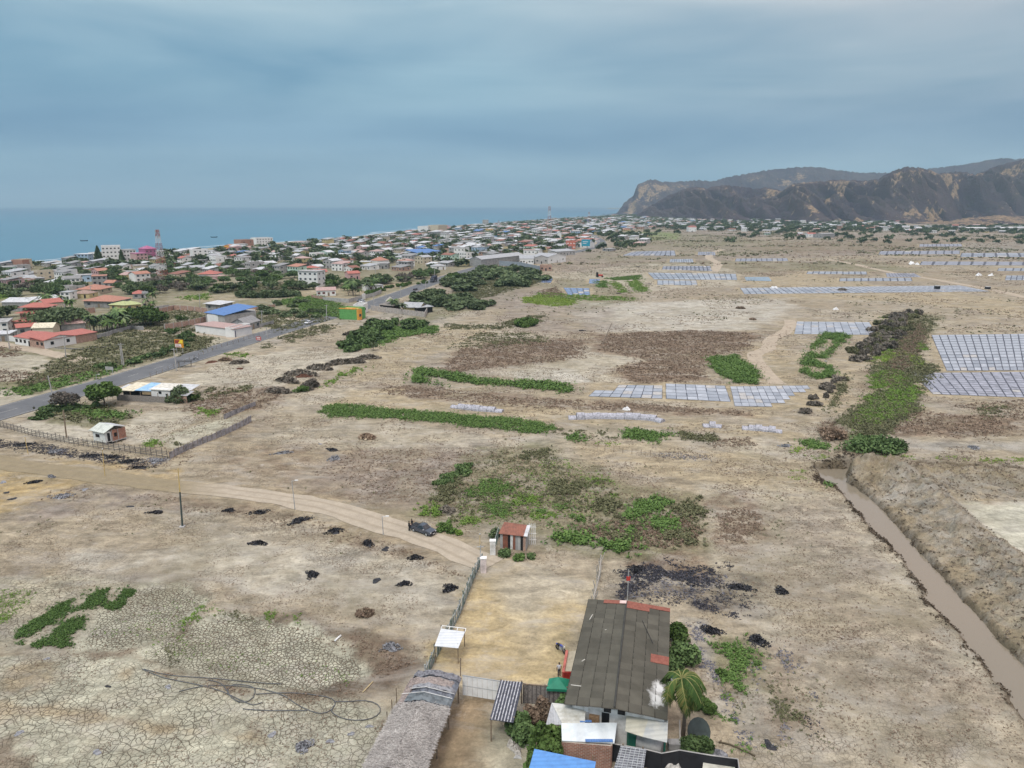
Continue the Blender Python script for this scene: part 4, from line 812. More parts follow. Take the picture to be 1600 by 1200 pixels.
# ---- ground cover: (kind, tufts per m2, height, tuft size, polygon px)
COVER = '''
mudclod 9 .3 .45|1272,728 1284,744 1290,751 1310,758 1325,770 1333,783 1345,798 1358,812 1370,825 1383,838 1397,852 1410,863 1426,887 1452,921 1452,933 1480,956 1510,987 1530,1016 1550,1041 1572,1070 1600,1108 1592,1112 1560,1072 1535,1040 1500,996 1470,960 1440,934 1440,922 1415,890 1400,868 1385,856 1370,842 1350,820 1335,800 1322,782 1315,772 1300,763 1280,757 1268,735
mudclod 8 .25 .4|1324,740 1326,748 1345,762 1362,779 1388,803 1418,837 1443,867 1473,898 1503,932 1533,967 1563,1002 1603,1040 1603,1034 1560,995 1530,960 1500,926 1472,892 1442,860 1415,830 1385,797 1360,774 1340,757 1330,748 1330,740
mudclod 7 .3 .5|1275,722 1345,722 1345,729 1278,731
dry .6 .3 .35|1100,760 1300,770 1420,850 1560,1050 1500,1200 1250,1200 1200,950 1110,870
dry 3 .45 .5|1118,800 1150,795 1190,805 1195,830 1150,845 1120,840
dry 3 .4 .4|1195,815 1210,812 1213,822 1198,824
dry 3 .4 .4|1225,835 1240,833 1242,842 1227,843
dry 2 .3 .35|1260,970 1350,985 1370,1000 1330,1010 1265,985
olive .8 .25 .3|1120,1000 1230,1010 1290,1080 1300,1170 1160,1190 1130,1100
dry 2 .4 .4|280,785 460,800 560,830 640,858 740,898 735,908 620,875 520,845 400,815 280,800
ash 8 .14 .4|968,890 1000,876 1060,885 1110,890 1125,905 1080,915 1040,905 1000,925 968,940
ash 9 .14 .4|1040,875 1080,878 1110,888 1112,897 1060,892
ash 9 .14 .4|1020,893 1060,896 1120,903 1125,912 1060,905
ash 9 .14 .4|968,910 982,905 990,930 975,945 966,935
ash 9 .14 .4|1130,910 1160,912 1176,922 1150,925
ash 9 .14 .4|1080,938 1120,938 1130,952 1090,950
ash 7 .1 .35|1110,955 1160,955 1192,962 1150,966
ash 8 .14 .4|1118,882 1145,884 1142,890 1120,888
ash 3 .1 .3|985,925 1100,915 1180,930 1190,950 1050,945 990,940
grit 2.2 .1 .3|970,890 1130,890 1160,930 1050,940 975,935
grit 7 .1 .3|1068,970 1098,970 1106,1000 1112,1035 1128,1060 1120,1072 1095,1040 1078,1005
grit 6 .1 .3|1120,1075 1150,1090 1160,1110 1150,1125 1125,1105
grit 5 .1 .3|1140,1140 1170,1135 1185,1150 1160,1160
grit 4 .1 .3|1150,1025 1190,1030 1200,1060 1180,1070
ash 5 .1 .3|1165,990 1205,990 1205,1012 1168,1010
grit 6 .1 .3|1215,1010 1240,1015 1242,1050 1222,1055
grit 5 .1 .3|1258,1075 1285,1080 1288,1100 1265,1105
grit 6 .1 .3|1208,1128 1232,1130 1235,1160 1210,1165
ash 5 .1 .3|1262,1125 1290,1127 1292,1148 1268,1150
ash 4 .1 .4|-20,684 80,694 140,705 215,716 260,730 200,728 120,716 40,704 -20,698
grit 3 .1 .4|60,697 110,704 110,714 70,708
grit 4 .1 .35|225,712 262,714 258,726 230,725
dry .9 .3 .6|560,700 760,700 720,770 600,780 480,740
grit 1.5 .1 .4|1020,705 1115,712 1110,722 1030,716
crop 5 .9 .55|495,645 503,636 530,632 560,634 640,641 700,645 800,655 850,662 868,671 850,679 800,675 700,664 600,655 520,654
crop 3 1.8 .9|635,595 642,583 655,577 680,579 720,585 748,593 748,602 715,596 680,588 662,590 668,596 698,600 690,604 655,600
crop 2.5 1.6 .9|745,594 780,596 840,597 897,603 890,614 850,611 800,606 745,602
crop 4 1.7 .8|1105,568 1110,560 1150,557 1170,570 1190,590 1180,600 1145,600 1125,588
crop 4 1.5 .8|1289,521 1322,523 1323,532 1308,546 1292,562 1257,560 1258,552 1270,549 1278,556 1290,552 1299,543 1304,532 1290,531 1277,546 1262,548
crop 4 1.5 .8|1245,565 1262,562 1280,566 1300,575 1306,585 1298,591 1275,592 1258,586 1250,580 1262,572 1266,582 1282,585 1284,578 1270,573 1258,573
tall 16 .45 .30|15,992 30,982 75,955 100,940 117,937 110,950 95,962 87,975 67,985 45,997 27,1007 17,1002
tall 16 .45 .30|117,947 140,925 155,920 165,922 160,932 175,935 190,922 222,915 222,920 205,932 185,947 170,950 160,947 140,954 120,954
tall 14 .40 .30|50,1007 65,1000 100,972 135,960 142,965 137,977 120,987 107,1005 92,1012 62,1015
bright 4 .35 .26|-40,915 10,920 60,925 50,945 30,965 0,975 -60,980
bright 9 .35 .26|-20,960 8,955 12,965 5,975 -20,980
bright 6 .35 .3|270,982 285,965 310,950 340,948 345,955 320,963 303,972 290,995 275,993
olive 6 .35 .3|340,953 370,955 400,965 398,971 360,966 340,962
bright 8 .35 .28|408,960 425,955 440,968 420,975
bright 6 .35 .28|455,962 470,962 472,977 460,975
dry 6 .35 .35|230,1046 300,1062 400,1080 500,1086 560,1072 590,1040 600,1052 560,1088 500,1098 400,1090 290,1072 225,1056
dry 4 .3 .35|545,1010 570,1030 590,1050 620,1045 600,1010 560,985 540,985
dry 3.5 .35 .35|355,960 420,965 490,985 545,1010 540,1018 480,992 400,972
olive 3 .3 .3|250,1020 275,1000 285,1010 280,1040 260,1042
bright 1.2 .25 .22|215,1000 270,985 560,1040 550,1070 300,1040 240,1020
bright 1.0 .25 .22|120,990 280,930 330,935 250,1000
bright 5 .6 .5|650,795 675,783 688,790 686,804 662,803
olive 3 .8 .6|675,783 687,760 712,745 735,727 745,732 725,750 722,775 700,783 687,790
crop 3 .6 .5|725,772 740,755 770,745 792,750 815,762 800,768 790,772 760,772 735,778
bright 5 .35 .4|712,812 730,806 750,809 744,818 725,820
bright 4 .35 .4|745,800 765,788 800,792 800,803 770,800
crop 3 .5 .5|765,780 800,782 810,800 790,812 765,808 755,795
crop 4 .8 .6|688,822 700,815 705,825 695,832
olive .9 .6 .5|655,795 690,750 735,725 760,705 860,698 900,745 960,750 975,780 900,800 800,810 700,812
bright 1.0 .3 .4|700,800 760,740 860,710 960,745 960,800 850,815 720,818
dry .9 .4 .4|660,790 740,725 860,700 900,740 1100,780 1100,860 900,830 700,820
olive 1.0 .6 .5|900,790 1000,775 1100,780 1100,855 1000,862 900,840
olive 3 .7 .6|810,705 860,700 862,716 838,722 812,718
olive 3 .7 .6|845,724 862,718 880,732 864,738
olive 3.5 .8 .6|850,762 875,750 900,748 914,757 902,770 875,773 852,773
bright 3 .4 .45|800,770 820,768 850,775 848,785 820,790 800,788
bright 4 .35 .45|918,747 938,742 958,747 958,755 925,755
bright 4 .35 .4|917,770 935,770 935,777 918,777
bright 3 .35 .4|885,760 895,755 890,764
crop 3 .6 .5|867,788 892,785 895,796 870,797
crop 3 .6 .5|836,797 850,797 852,803 838,803
bright 4 .35 .4|952,770 968,770 966,777 954,778
bright 3 .4 .45|828,803 870,797 872,810 835,812
crop 3.5 .9 .6|898,808 920,805 918,817 900,817
olive 4 1.1 .7|917,792 940,780 972,782 976,800 972,812 955,812 945,803 925,797
crop 4 1.0 .7|975,802 997,780 1025,777 1045,785 1050,792 1025,797 1010,806 990,812 975,810
olive 3 .8 .7|1045,786 1062,785 1090,779 1096,800 1087,817 1070,817 1067,805 1045,800
crop 4 1.0 .7|1018,812 1045,808 1062,817 1060,828 1040,830 1020,822
olive 3 .8 .6|1020,825 1060,825 1085,835 1097,845 1085,852 1050,853 1037,842
crop 3 .8 .6|925,820 945,812 950,822 935,828
crop 5 1.2 .8|850,842 862,828 885,822 905,830 935,835 940,848 920,852 890,850 862,847
crop 4 1.2 .8|935,848 975,843 998,850 1002,865 985,866 960,858
olive 3.5 .9 .7|930,835 960,828 1000,835 1005,850 970,845
crop 4 1.0 .7|977,822 998,818 1000,832 980,836
dry 3 .8 .7|900,820 1090,800 1100,850 1000,860 900,840
crop 7 .6 .4|1112,1005 1132,997 1160,995 1162,1007 1175,1015 1160,1022 1170,1040 1182,1050 1172,1058 1175,1075 1162,1086 1145,1082 1127,1060 1120,1045 1132,1040 1132,1027 1120,1017
crop 5 .5 .4|1165,1018 1190,1022 1185,1050 1172,1040
bright 4 .35 .3|1125,1085 1145,1088 1140,1097 1128,1092
crop 4 .4 .35|1115,1112 1145,1112 1148,1125 1120,1120
crop 5 .5 .4|1148,1162 1178,1165 1180,1178 1155,1175
olive 3 .4 .35|1200,1070 1240,1090 1265,1120 1240,1150 1200,1140
crop 4 .5 .4|1048,970 1060,975 1068,998 1050,1000
dry 2.5 .5 .5|1115,800 1150,790 1190,800 1200,830 1170,850 1120,850
dry 3 .35 .4|1122,820 1132,800 1165,790 1180,800 1160,815 1130,835
dry 3 .5 .5|640,1050 650,1030 600,1020 585,1040 600,1060
dry 4 .5 .5|620,1110 650,1080 660,1090 600,1190 565,1200
lime 3 .3 .3|1240,735 1265,732 1262,742 1243,742
lime 3 .3 .3|1235,747 1255,744 1262,754 1245,753
lime 4 .3 .35|1265,713 1290,713 1292,721 1270,720
lime 2.5 .35 .4|1345,715 1400,716 1400,722 1350,722
lime 3 .35 .4|1405,714 1428,713 1430,721 1408,721
lime 2.5 .35 .4|1435,716 1450,715 1452,722 1437,722
lime 2 .35 .4|1455,716 1490,713 1492,720 1458,721
lime 3 .35 .4|1503,715 1520,715 1520,722 1505,723
lime 3 .35 .4|1530,717 1570,713 1575,722 1545,724 1532,722
lime 3 .35 .4|1575,714 1620,712 1630,724 1580,724
crop 3 .8 .6|1283,752 1300,748 1310,758 1295,763
crop 4 .8 .7|1250,692 1270,687 1300,697 1298,705 1260,703
olive 3 .7 .6|1310,702 1345,702 1345,712 1315,711
lime 4 .4 .5|1238,700 1252,700 1250,710 1240,708
lime 3 .6 .6|1370,560 1395,545 1405,555 1380,570
bright 3 .6 .6|1355,590 1375,580 1400,585 1395,605 1360,610
bright 3 .6 .6|1345,640 1380,630 1385,655 1350,665 1330,675
bright 2.5 .6 .6|1390,575 1430,590 1440,610 1410,620 1385,610
lime 3 .5 .6|1378,495 1400,518 1380,560 1360,566 1372,540 1392,520
lime 2.5 .5 .6|1405,545 1440,560 1455,575 1430,578
bright 3 .5 .6|1430,535 1450,538 1450,550 1430,545
olive 2.5 .6 .7|1330,700 1340,670 1300,665 1320,640 1380,610 1400,640 1440,620 1440,640 1390,680
olive 2.5 .7 .7|1290,640 1310,600 1330,580 1320,610 1300,650
dry 2 .8 .8|1375,600 1400,530 1440,500 1450,530 1430,570 1400,610
olive 1.1 .8 .8|1345,560 1380,530 1420,495 1470,492 1455,525 1440,560 1470,575 1450,600 1440,640 1380,690 1320,700 1310,680 1350,640 1360,600
bright 2 .6 .7|1385,520 1410,500 1400,545 1375,580
bright 3 .6 .7|1350,620 1400,600 1440,612 1420,650 1370,670 1345,660
olive 2 .7 .8|1395,600 1410,575 1440,570 1470,580 1450,600
dry 2 .9 .9|1375,600 1385,570 1420,500 1450,510 1440,545 1410,580 1400,610
dry 1.6 .6 .8|1355,650 1420,640 1500,648 1560,650 1590,665 1560,684 1480,682 1400,680 1350,672
dry 1.4 .6 .8|1480,632 1600,625 1640,640 1640,665 1560,650
olive 1.6 .6 .7|1520,635 1570,632 1580,655 1530,660
dry 3.5 1.6 .9|1276,672 1290,660 1310,662 1318,680 1300,684 1280,683
olive 2.2 .5 .6|860,670 935,672 965,680 970,688 900,684 865,685
crop 4 .9 .7|970,672 990,668 1010,673 1040,675 1060,680 1050,685 1010,688 975,685
crop 4 .8 .7|1010,685 1030,683 1030,692 1012,692
olive 3 .7 .7|1060,676 1110,680 1130,688 1120,693 1065,690
dry 2.5 .6 .7|1120,685 1170,685 1190,697 1150,702 1090,696
crop 3 .7 .6|880,680 900,675 920,685 915,690 885,688
bright 2.5 .4 .5|800,657 840,660 868,668 866,674 820,670
lime 2 .3 .5|925,690 970,690 965,697 930,697
dry .9 .6 1.0|690,575 720,545 800,530 915,531 920,560 870,566 800,573 720,582
dry .9 .6 1.0|945,522 1080,516 1176,520 1178,545 1112,560 1105,590 1062,598 985,598 950,578 1000,562 930,548
dry 1.3 .5 .8|595,600 680,604 800,619 920,626 1000,629 1150,640 1190,653 1100,650 1000,641 890,642 800,636 690,626 600,616
olive .7 .5 .9|740,520 830,520 870,535 760,545 700,545
bright 2 .5 .8|505,598 540,580 575,570 580,575 550,585 515,605 505,605
crop 1.6 1.0 1.2|530,545 560,530 600,510 680,510 680,520 650,525 620,528 600,540 560,550
olive 1.4 .6 .9|690,505 770,508 820,495 850,490 850,503 780,515 700,515
lime 1.2 .4 1.0|812,465 850,460 900,470 900,477 860,479 820,474
bright 1 .4 1.0|835,455 900,460 990,465 990,470 900,470 840,464
olive 1.2 .7 1.1|690,470 730,440 840,430 850,440 780,460 700,480
crop 1.2 .9 1.2|945,435 1000,430 1002,437 960,438
bright 1.4 .5 1.0|950,440 965,440 985,458 970,458
bright 1.4 .5 1.0|978,440 1000,437 1015,455 995,457
crop 1 .8 1.2|930,440 945,438 952,450 935,450
dry 1.2 .8 1.0|840,455 870,447 885,462 850,466
olive 1.6 .8 .9|60,640 100,632 170,632 212,645 198,658 155,668 120,662 60,652
crop 2 .9 .9|75,635 100,630 170,640 212,646 195,658 150,655 110,648
bright 2.5 .5 .6|225,690 240,685 256,690 250,698 228,697
olive 1.8 .5 .7|255,680 262,676 285,696 265,698
bright 2 .6 .8|302,642 320,637 342,640 335,650 305,650
dry 1.4 .5 .9|270,640 340,610 440,605 450,620 400,640 330,652
olive 1.2 .5 .9|300,608 330,605 400,600 400,608 330,625 300,632
bright 2.2 .5 .8|350,553 375,550 392,554 385,560 355,558
olive 1.4 .5 .8|405,538 425,535 428,545 405,545
olive 1.2 .5 .9|430,530 470,512 530,505 530,512 450,538
olive .9 .8 1.1|120,545 200,535 280,522 340,528 330,545 200,572 90,600 10,610 60,570
dry .8 .8 1.1|-40,575 60,580 120,575 200,572 90,602 0,600
crop 1.2 .7 1.0|5,608 60,600 150,575 200,568 205,575 150,592 50,617 10,617
olive .8 .8 1.1|160,518 300,508 340,522 280,520 200,540 140,545
dry .7 .7 1.1|-40,545 30,540 40,555 0,560 -40,565
olive .7 .7 1.1|400,480 500,492 520,500 430,520 380,500
crop .7 .9 1.2|430,470 500,460 560,490 540,500 480,490
olive .6 .6 1.1|210,497 300,480 325,492 322,500 260,512 220,512
olive .6 .6 1.2|380,440 470,444 470,455 370,458 300,455
bright .8 .5 1.2|-40,457 20,457 35,464 -40,472
bright .6 .6 1.3|280,463 330,458 330,468 290,470
'''
cov = {}
g_ = np.random.default_rng(5)
for line in COVER.strip().splitlines():
    h, pts = line.split('|'); kind, dens, hh, ts = h.split(); dens, hh, ts = float(dens)*(2 if kind != 'dry' else 1.2), float(hh)*(.8 if kind != 'dry' else .5), float(ts)*(.68 if kind != 'dry' else .5)
    q = wpoly(pl(pts)); A = (q[:, 0].max()-q[:, 0].min()+3)*(q[:, 1].max()-q[:, 1].min()+3)
    n = int(min(A*dens*1.5, 90000)); x = g_.uniform(q[:, 0].min()-1.5, q[:, 0].max()+1.5, n); y = g_.uniform(q[:, 1].min()-1.5, q[:, 1].max()+1.5, n)
    se = int(abs(q[0, 0])) % 89; f = fbm(x/(ts*4.0+1), y/(ts*4.0+1), 3, se)
    s = sdf(q, x, y)+(ts*3.5+.5)*f
    thin = 2 if kind == 'tall' else -.2 if (ts > .7 or dens < 4.5) and kind in ('olive', 'bright') and hh < .7 else .95 if kind == 'crop' and dens >= 5 else .15 if kind == 'mudclod' else .5
    k = (s > -ts*3) & (g_.random(n) < np.clip(.08+s/(ts*(2 if kind == 'tall' else 3.2)+.4), 0.03, 1)) & ((fbm(x/(ts*2.5+.6), y/(ts*2.5+.6), 3, se+3) > -.45*thin-.05) | (g_.random(n) < .12)); x, y, f = x[k], y[k], f[k]
    cov.setdefault(kind, []).append(np.column_stack([x, y, np.full(len(x), hh), np.full(len(x), ts), f]))
# scattered weeds over the whole plain, thinner and smaller in number the further out
def scatter(kind, n, x0, x1, y0, y1, dens, hh, ts, th, ns, seed):
    x = g_.uniform(x0, x1, n); y = g_.uniform(y0, y1, n); left = np.interp(y, ROAD[:, 1], ROAD[:, 0])
    f = fbm(x/ns, y/ns, 4, seed)
    k = (f > th) & (x > left+8) & (ldist(TRACK, x, y) > 4.5) & (sdf(YARD, x, y) < -1) & (sdf(YARD2, x, y) < -.5) & (sdf(POND, x, y) < -2) & (sdf(CANAL, x, y) < -.8) & (sdf(CANAL2, x, y) < -.5)
    for pq in PANW.values(): k &= sdf(pq, x, y) < -2
    x, y = x[k], y[k]; cov.setdefault(kind, []).append(np.column_stack([x, y, np.full(len(x), hh), np.full(len(x), ts), x*0]))
scatter('dry', 90000, -80, 110, 50, 150, 1, .08, .12, .06, 5, 101)
scatter('dry', 70000, -100, 190, 120, 300, 1, .14, .24, .04, 9, 102)
scatter('olive', 5000, -100, 190, 100, 300, 1, .25, .35, .30, 9, 103)
scatter('dry', 50000, -120, 420, 280, 700, 1, .25, .5, .08, 22, 104)
scatter('olive', 14000, -100, 500, 280, 900, 1, .35, .8, .22, 24, 105)
scatter('dry', 12000, 0, 1100, 650, 1900, 1, .5, 1.8, .0, 60, 106)
scatter('olive', 26000, 0, 1400, 650, 1900, 1, .8, 2.6, .15, 60, 107)
_n = 60000; _x = g_.uniform(40, 190, _n); _y = g_.uniform(40, 190, _n); _b = np.minimum(ldist(BERM, _x, _y), ldist(BERM2, _x, _y)); _k = (_b < 13*g_.random(_n)**.4) & (sdf(POND, _x, _y) < 0) & (sdf(CANAL, _x, _y) < -1) & (fbm(_x/3, _y/3, 3, 71) > -.1); cov['clod'] = [np.column_stack([_x[_k], _y[_k], np.full(_k.sum(), .14), g_.uniform(.12, .42, _k.sum()), _x[_k]*0])]
CN = dict(tall='tall_crops', clod='earth_clods', mudclod='bank_clods', ash='burnt_debris', grit='plastic_scraps', crop='crop_plants', bright='green_weeds', olive='olive_weeds', dry='dry_scrub', lime='lime_green_weeds')
for kind, lst in cov.items():
    a = np.concatenate(lst); nper = 5
    near = a[:, 1] < 130; hs = 1; a = np.concatenate([a, a[near & (a[:, 2] > .3)]])
    rep = np.repeat(a, nper, 0); n = len(rep); zz = Hgt(a[:, 0], a[:, 1]).repeat(nper)
    ox = g_.normal(0, .42, n)*rep[:, 3]; oy = g_.normal(0, .42, n)*rep[:, 3]
    oz = g_.uniform(.12, .95, n)*rep[:, 2]*g_.uniform(.5, 1.1, len(a)).repeat(nper)
    V, F = leafquads(np.column_stack([rep[:, 0]+ox, rep[:, 1]+oy, zz+oz]), rep[:, 3]*g_.uniform(.45, .95, n), g_, up=.3, flat=.45 if kind in ('dry', 'ash', 'grit') else .8 if 'clod' in kind else .6)
    sh = np.clip(.45+.5*g_.random(n)-.25+.45*g_.random(len(a)).repeat(nper)-.2, 0, 1)
    tag(npmesh(CN[kind], V, F, LF[kind], attr=sh), kind='stuff')

# ---- single bushes and trees placed where the photograph shows them
def lone(make, name, px, py, label, cat, r, h, seed, m, group=None, **k):
    o = make(name, r, h, seed, m, **k); p = G(px, py); p.z -= .05; o.location = p; tag(o, label, cat, group); return o
lone(make_tree, 'tree', 163, 634, 'round green tree standing beside the blue and white roadside stall', 'tree', 4.2, 7.0, 3, LF['tgreen'], n=5200, nl=22, leaf=.5, trunk=.25, low=.36)
lone(make_tree, 'tree', 103, 640, 'dark half bare tree at the left end of the green plot by the road', 'tree', 3.4, 5.0, 4, LF['tgrey'], n=2200, leaf=.45, trunk=.2)
lone(make_bush, 'bush', 277, 628, 'grey green bush against the right end of the roadside stall', 'bush', 3.2, 4.6, 5, LF['town'], n=2600)
lone(make_bush, 'bush', 297, 625, 'low bright green bush right of the roadside stall', 'bush', 3.0, 2.0, 6, LF['tgreen'], n=1600)
lone(make_bush, 'bush', 150, 637, 'small dark bush under the round green tree', 'bush', 1.6, 2.0, 7, LF['deep'])
lone(make_bush, 'bush', 490, 607, 'grey green bush at the foot of the pale earth bank', 'bush', 3.2, 2.8, 8, LF['tgrey'], n=2200)
lone(make_bush, 'bush', 470, 612, 'bright green bush left of the grey green bush on the bank', 'bush', 2.2, 1.8, 9, LF['tgreen'])
lone(make_tree, 'tree', 583, 549, 'small lone acacia on the pale ground beyond the earth bank', 'tree', 2.0, 3.4, 10, LF['town'], n=500, leaf=.4, trunk=.1, low=.5)
lone(make_bush, 'bush', 1370, 706, 'wide dark green bush above the top of the canal', 'bush', 6.5, 3.4, 11, LF['deep'], n=4200, nl=16, leaf=.5)
lone(make_bush, 'bush', 1398, 705, 'dark green bush joined to the right of the wide bush', 'bush', 3.0, 2.8, 12, LF['deep'], n=1800)
lone(make_bush, 'bush', 820, 509, 'dense green thicket standing alone on the pale plain beyond the brown field', 'bush', 5.6, 4.0, 61, LF['tgreen'], n=4200, nl=20, leaf=.6)
lone(make_bush, 'bush', 1055, 1000, 'leafy green bush touching the right wall of the warehouse, upper one', 'bush', 1.6, 2.8, 13, LF['tgreen'], n=1600, leaf=.35)
lone(make_bush, 'bush', 1058, 1040, 'dark round bush between the warehouse and the coconut palm', 'bush', 2.2, 3.4, 14, LF['deep'], n=3000, leaf=.35)
lone(make_bush, 'bush', 1100, 1108, 'loose green bush behind the coconut palm', 'bush', 1.2, 1.3, 15, LF['tgreen'], n=1300, leaf=.35)
lone(make_bush, 'bush', 1082, 1174, 'round dark bush behind the black sheet wall', 'bush', 1.6, 2.0, 16, LF['deep'], n=3000, leaf=.3)
lone(make_bush, 'bush', 1130, 1052, 'small bright weed bush on the right of the palm', 'bush', .8, .8, 17, LF['crop'], n=500, leaf=.2)
lone(make_bush, 'bush', 860, 1180, 'dense green shrub left of the brick outhouse', 'bush', 2.3, 4.2, 18, LF['tgreen'], n=4200, leaf=.33)
lone(make_bush, 'bush', 818, 1150, 'green shrub behind the striped shelter', 'bush', 1.8, 3.2, 19, LF['deep'], n=2600, leaf=.33)
lone(make_bush, 'bush', 833, 1196, 'pale green bush in front of the blue roof', 'bush', 1.5, 2.4, 20, LF['tgreen'], n=1800, leaf=.3)
lone(make_bush, 'bush', 877, 1112, 'creeper bush at the end of the plank fence', 'bush', 1.1, 2.6, 21, LF['deep'], n=1400, leaf=.3)
lone(make_bush, 'bush', 838, 1128, 'dead brown bush between two green shrubs', 'bush', 1.3, 3.4, 22, LF['dry'], n=1600, leaf=.35)
lone(make_bush, 'bush', 828, 868, 'dark green weed bush in front of the rusty shed', 'bush', .9, .8, 23, LF['deep'], n=500, leaf=.25)
lone(make_bush, 'bush', 793, 868, 'leafy bush beside the white gate pillar', 'bush', 1.3, 1.2, 24, LF['deep'], n=800, leaf=.28)
lone(make_bush, 'bush', 812, 873, 'low green bush between pillar and rusty shed', 'bush', 1.1, .9, 25, LF['crop'], n=600, leaf=.28)
lone(make_bush, 'bush', 697, 829, 'green bush beside the track ahead of the pickup', 'bush', 1.7, 1.5, 26, LF['crop'], n=1300, leaf=.3)
lone(make_bush, 'bush', 715, 835, 'small bright bush on the track bank ahead of the pickup', 'bush', .9, .8, 27, LF['bright'], n=500, leaf=.25)
lone(make_bush, 'bush', 700, 798, 'small grey bush alone right of the bright green weeds', 'bush', 1.3, 1.1, 28, LF['tgrey'], n=700, leaf=.3)
lone(make_bush, 'bush', 776, 836, 'grey green bush hugging the left of the rusty shed', 'bush', 1.3, 1.4, 29, LF['town'], n=700, leaf=.3)
lone(make_bush, 'bush', 1297, 683, 'tall dry brown bush at the bend of the earth bank', 'bush', 3.6, 3.0, 30, LF['dry'], n=2200)
lone(make_bush, 'bush', 285, 500, 'broad bright green tree inside the brick walled garden, low crowned', 'bush', 3, 3, 31, LF['tgreen'], n=900)
lone(make_tree, 'tree', 224, 508, 'broad bright green tree in front of the long brick wall', 'tree', 9.5, 8.5, 32, LF['tgreen'], n=4200, nl=22, leaf=.9, low=.2)
lone(make_tree, 'tree', 95, 512, 'broad green tree between the red pavilion and the pink roof', 'tree', 12, 9, 33, LF['town'], n=4200, nl=26, leaf=1, low=.2)
lone(make_tree, 'tree', 710, 441, 'round bright tree beside the highway near the truck', 'tree', 7, 6.5, 34, LF['tgreen'], n=2000, leaf=1)
def scrubline(name, pts, n, r, h, m, lab, cat, grp, seed, jit=2.0):
    """row of separate bushes with shared meshes"""
    base = [make_bush(name, 1.0, 1.0, seed+i, m, n=700, leaf=.16*1.6, nl=7) for i in range(3)]
    ln = wpoly(pl(pts)); seg = np.hypot(*np.diff(ln, axis=0).T); cum = np.r_[0, np.cumsum(seg)]; rnd = random.Random(seed); lst = []
    for i in range(n):
        t = cum[-1]*(i+.5)/n; x = np.interp(t, cum, ln[:, 0])+rnd.uniform(-jit, jit); y = np.interp(t, cum, ln[:, 1])+rnd.uniform(-jit, jit)
        o = base[i] if i < 3 else base[i % 3].copy()
        if i >= 3: COL.objects.link(o)
        rr = r*rnd.uniform(.7, 1.35); o.location = (x, y, HZ(x, y)-.1); o.scale = (rr, rr, h*rnd.uniform(.7, 1.25)); o.rotation_euler = (0, 0, rnd.uniform(0, 6)); lst.append(o)
    lst.sort(key=lambda o: o.location.y)
    for i, o in enumerate(lst): tag(o, lab % ordn(i), cat, grp)
scrubline('bush', '1350,563 1362,548 1380,530 1400,510 1425,492', 42, 2.3, 3.1, LF['tgrey'], 'grey leafless bush in the dark hedge left of the weedy channel, %s', 'bush', 'bushes of the dark hedge', 200, 5)
scrubline('bush', '1352,560 1364,546 1382,528 1402,508 1424,493', 34, 2.0, 2.8, LF['olive'], 'olive brown bush in the dark hedge left of the weedy channel, %s', 'bush', 'olive bushes of the dark hedge', 205, 6)
scrubline('bush', '1262,648 1275,625 1290,610 1310,590', 14, 1.5, 1.4, LF['tgrey'], 'low grey bush on the earth bank below the ring shaped crop plot, %s', 'bush', 'bushes on the earth bank', 210, 2)
scrubline('bush', '540,548 570,533 590,520 605,508 650,510 670,515', 24, 4.0, 3.2, LF['deep'], 'deep green bush in the thicket below the grey roofed restaurant, %s', 'bush', 'thicket below the restaurant', 220, 6)
scrubline('bush', '650,468 690,480 730,480 690,470 660,462', 26, 5.5, 4.6, LF['town'], 'dusty green bush in the thicket right of the restaurant, %s', 'bush', 'thicket right of the restaurant', 230, 9)
scrubline('bush', '700,452 740,440 780,425 820,430 820,445 760,448', 46, 7.0, 5.5, LF['town'], 'dusty green bush in the big thicket across the highway from the warehouse, %s', 'bush', 'big thicket by the highway', 240, 13)
scrubline('bush', '640,640 560,648', 1, .8, .5, LF['dry'], 'dry shrub lying left of the bright green crop strip, %s', 'bush', None, 250, 1) if False else None
scrubline('bush', '690,760 705,748 722,738 735,728', 8, 1.5, 1.2, LF['deep'], 'small dark bush in the line above the bright weeds, %s', 'bush', 'small bushes beside the green weeds', 260, 1)
scrubline('bush', '370,463 410,465 450,463 465,462', 16, 4.5, 4.0, LF['town'], 'bush of the clipped hedge left of the three storey house, %s', 'bush', 'hedge left of the three storey house', 270, 2)
scrubline('bush', '575,460 590,455 600,451 640,445 665,443', 14, 2.6, 2.4, LF['tgreen'], 'bush of the bright hedge along the highway, %s', 'bush', 'bright hedge along the highway', 280, 2)
scrubline('bush', '60,655 90,640 130,642', 7, 2.6, 2.0, LF['deep'], 'dark bush in the green plot by the road, %s', 'bush', 'bushes in the green plot', 290, 2)
scrubline('bush', '150,572 172,578 195,573 245,553 275,540 300,528 265,520', 16, 2.6, 2.3, LF['deep'], 'dark roadside bush near the orange billboard, %s', 'bush', 'bushes near the orange billboard', 300, 4)
scrubline('bush', '470,470 430,482 410,495 480,490 520,500', 18, 3.6, 2.6, LF['town'], 'grey green bush on the empty plot beyond the white car, %s', 'bush', 'bushes on the plot beyond the highway', 310, 8)

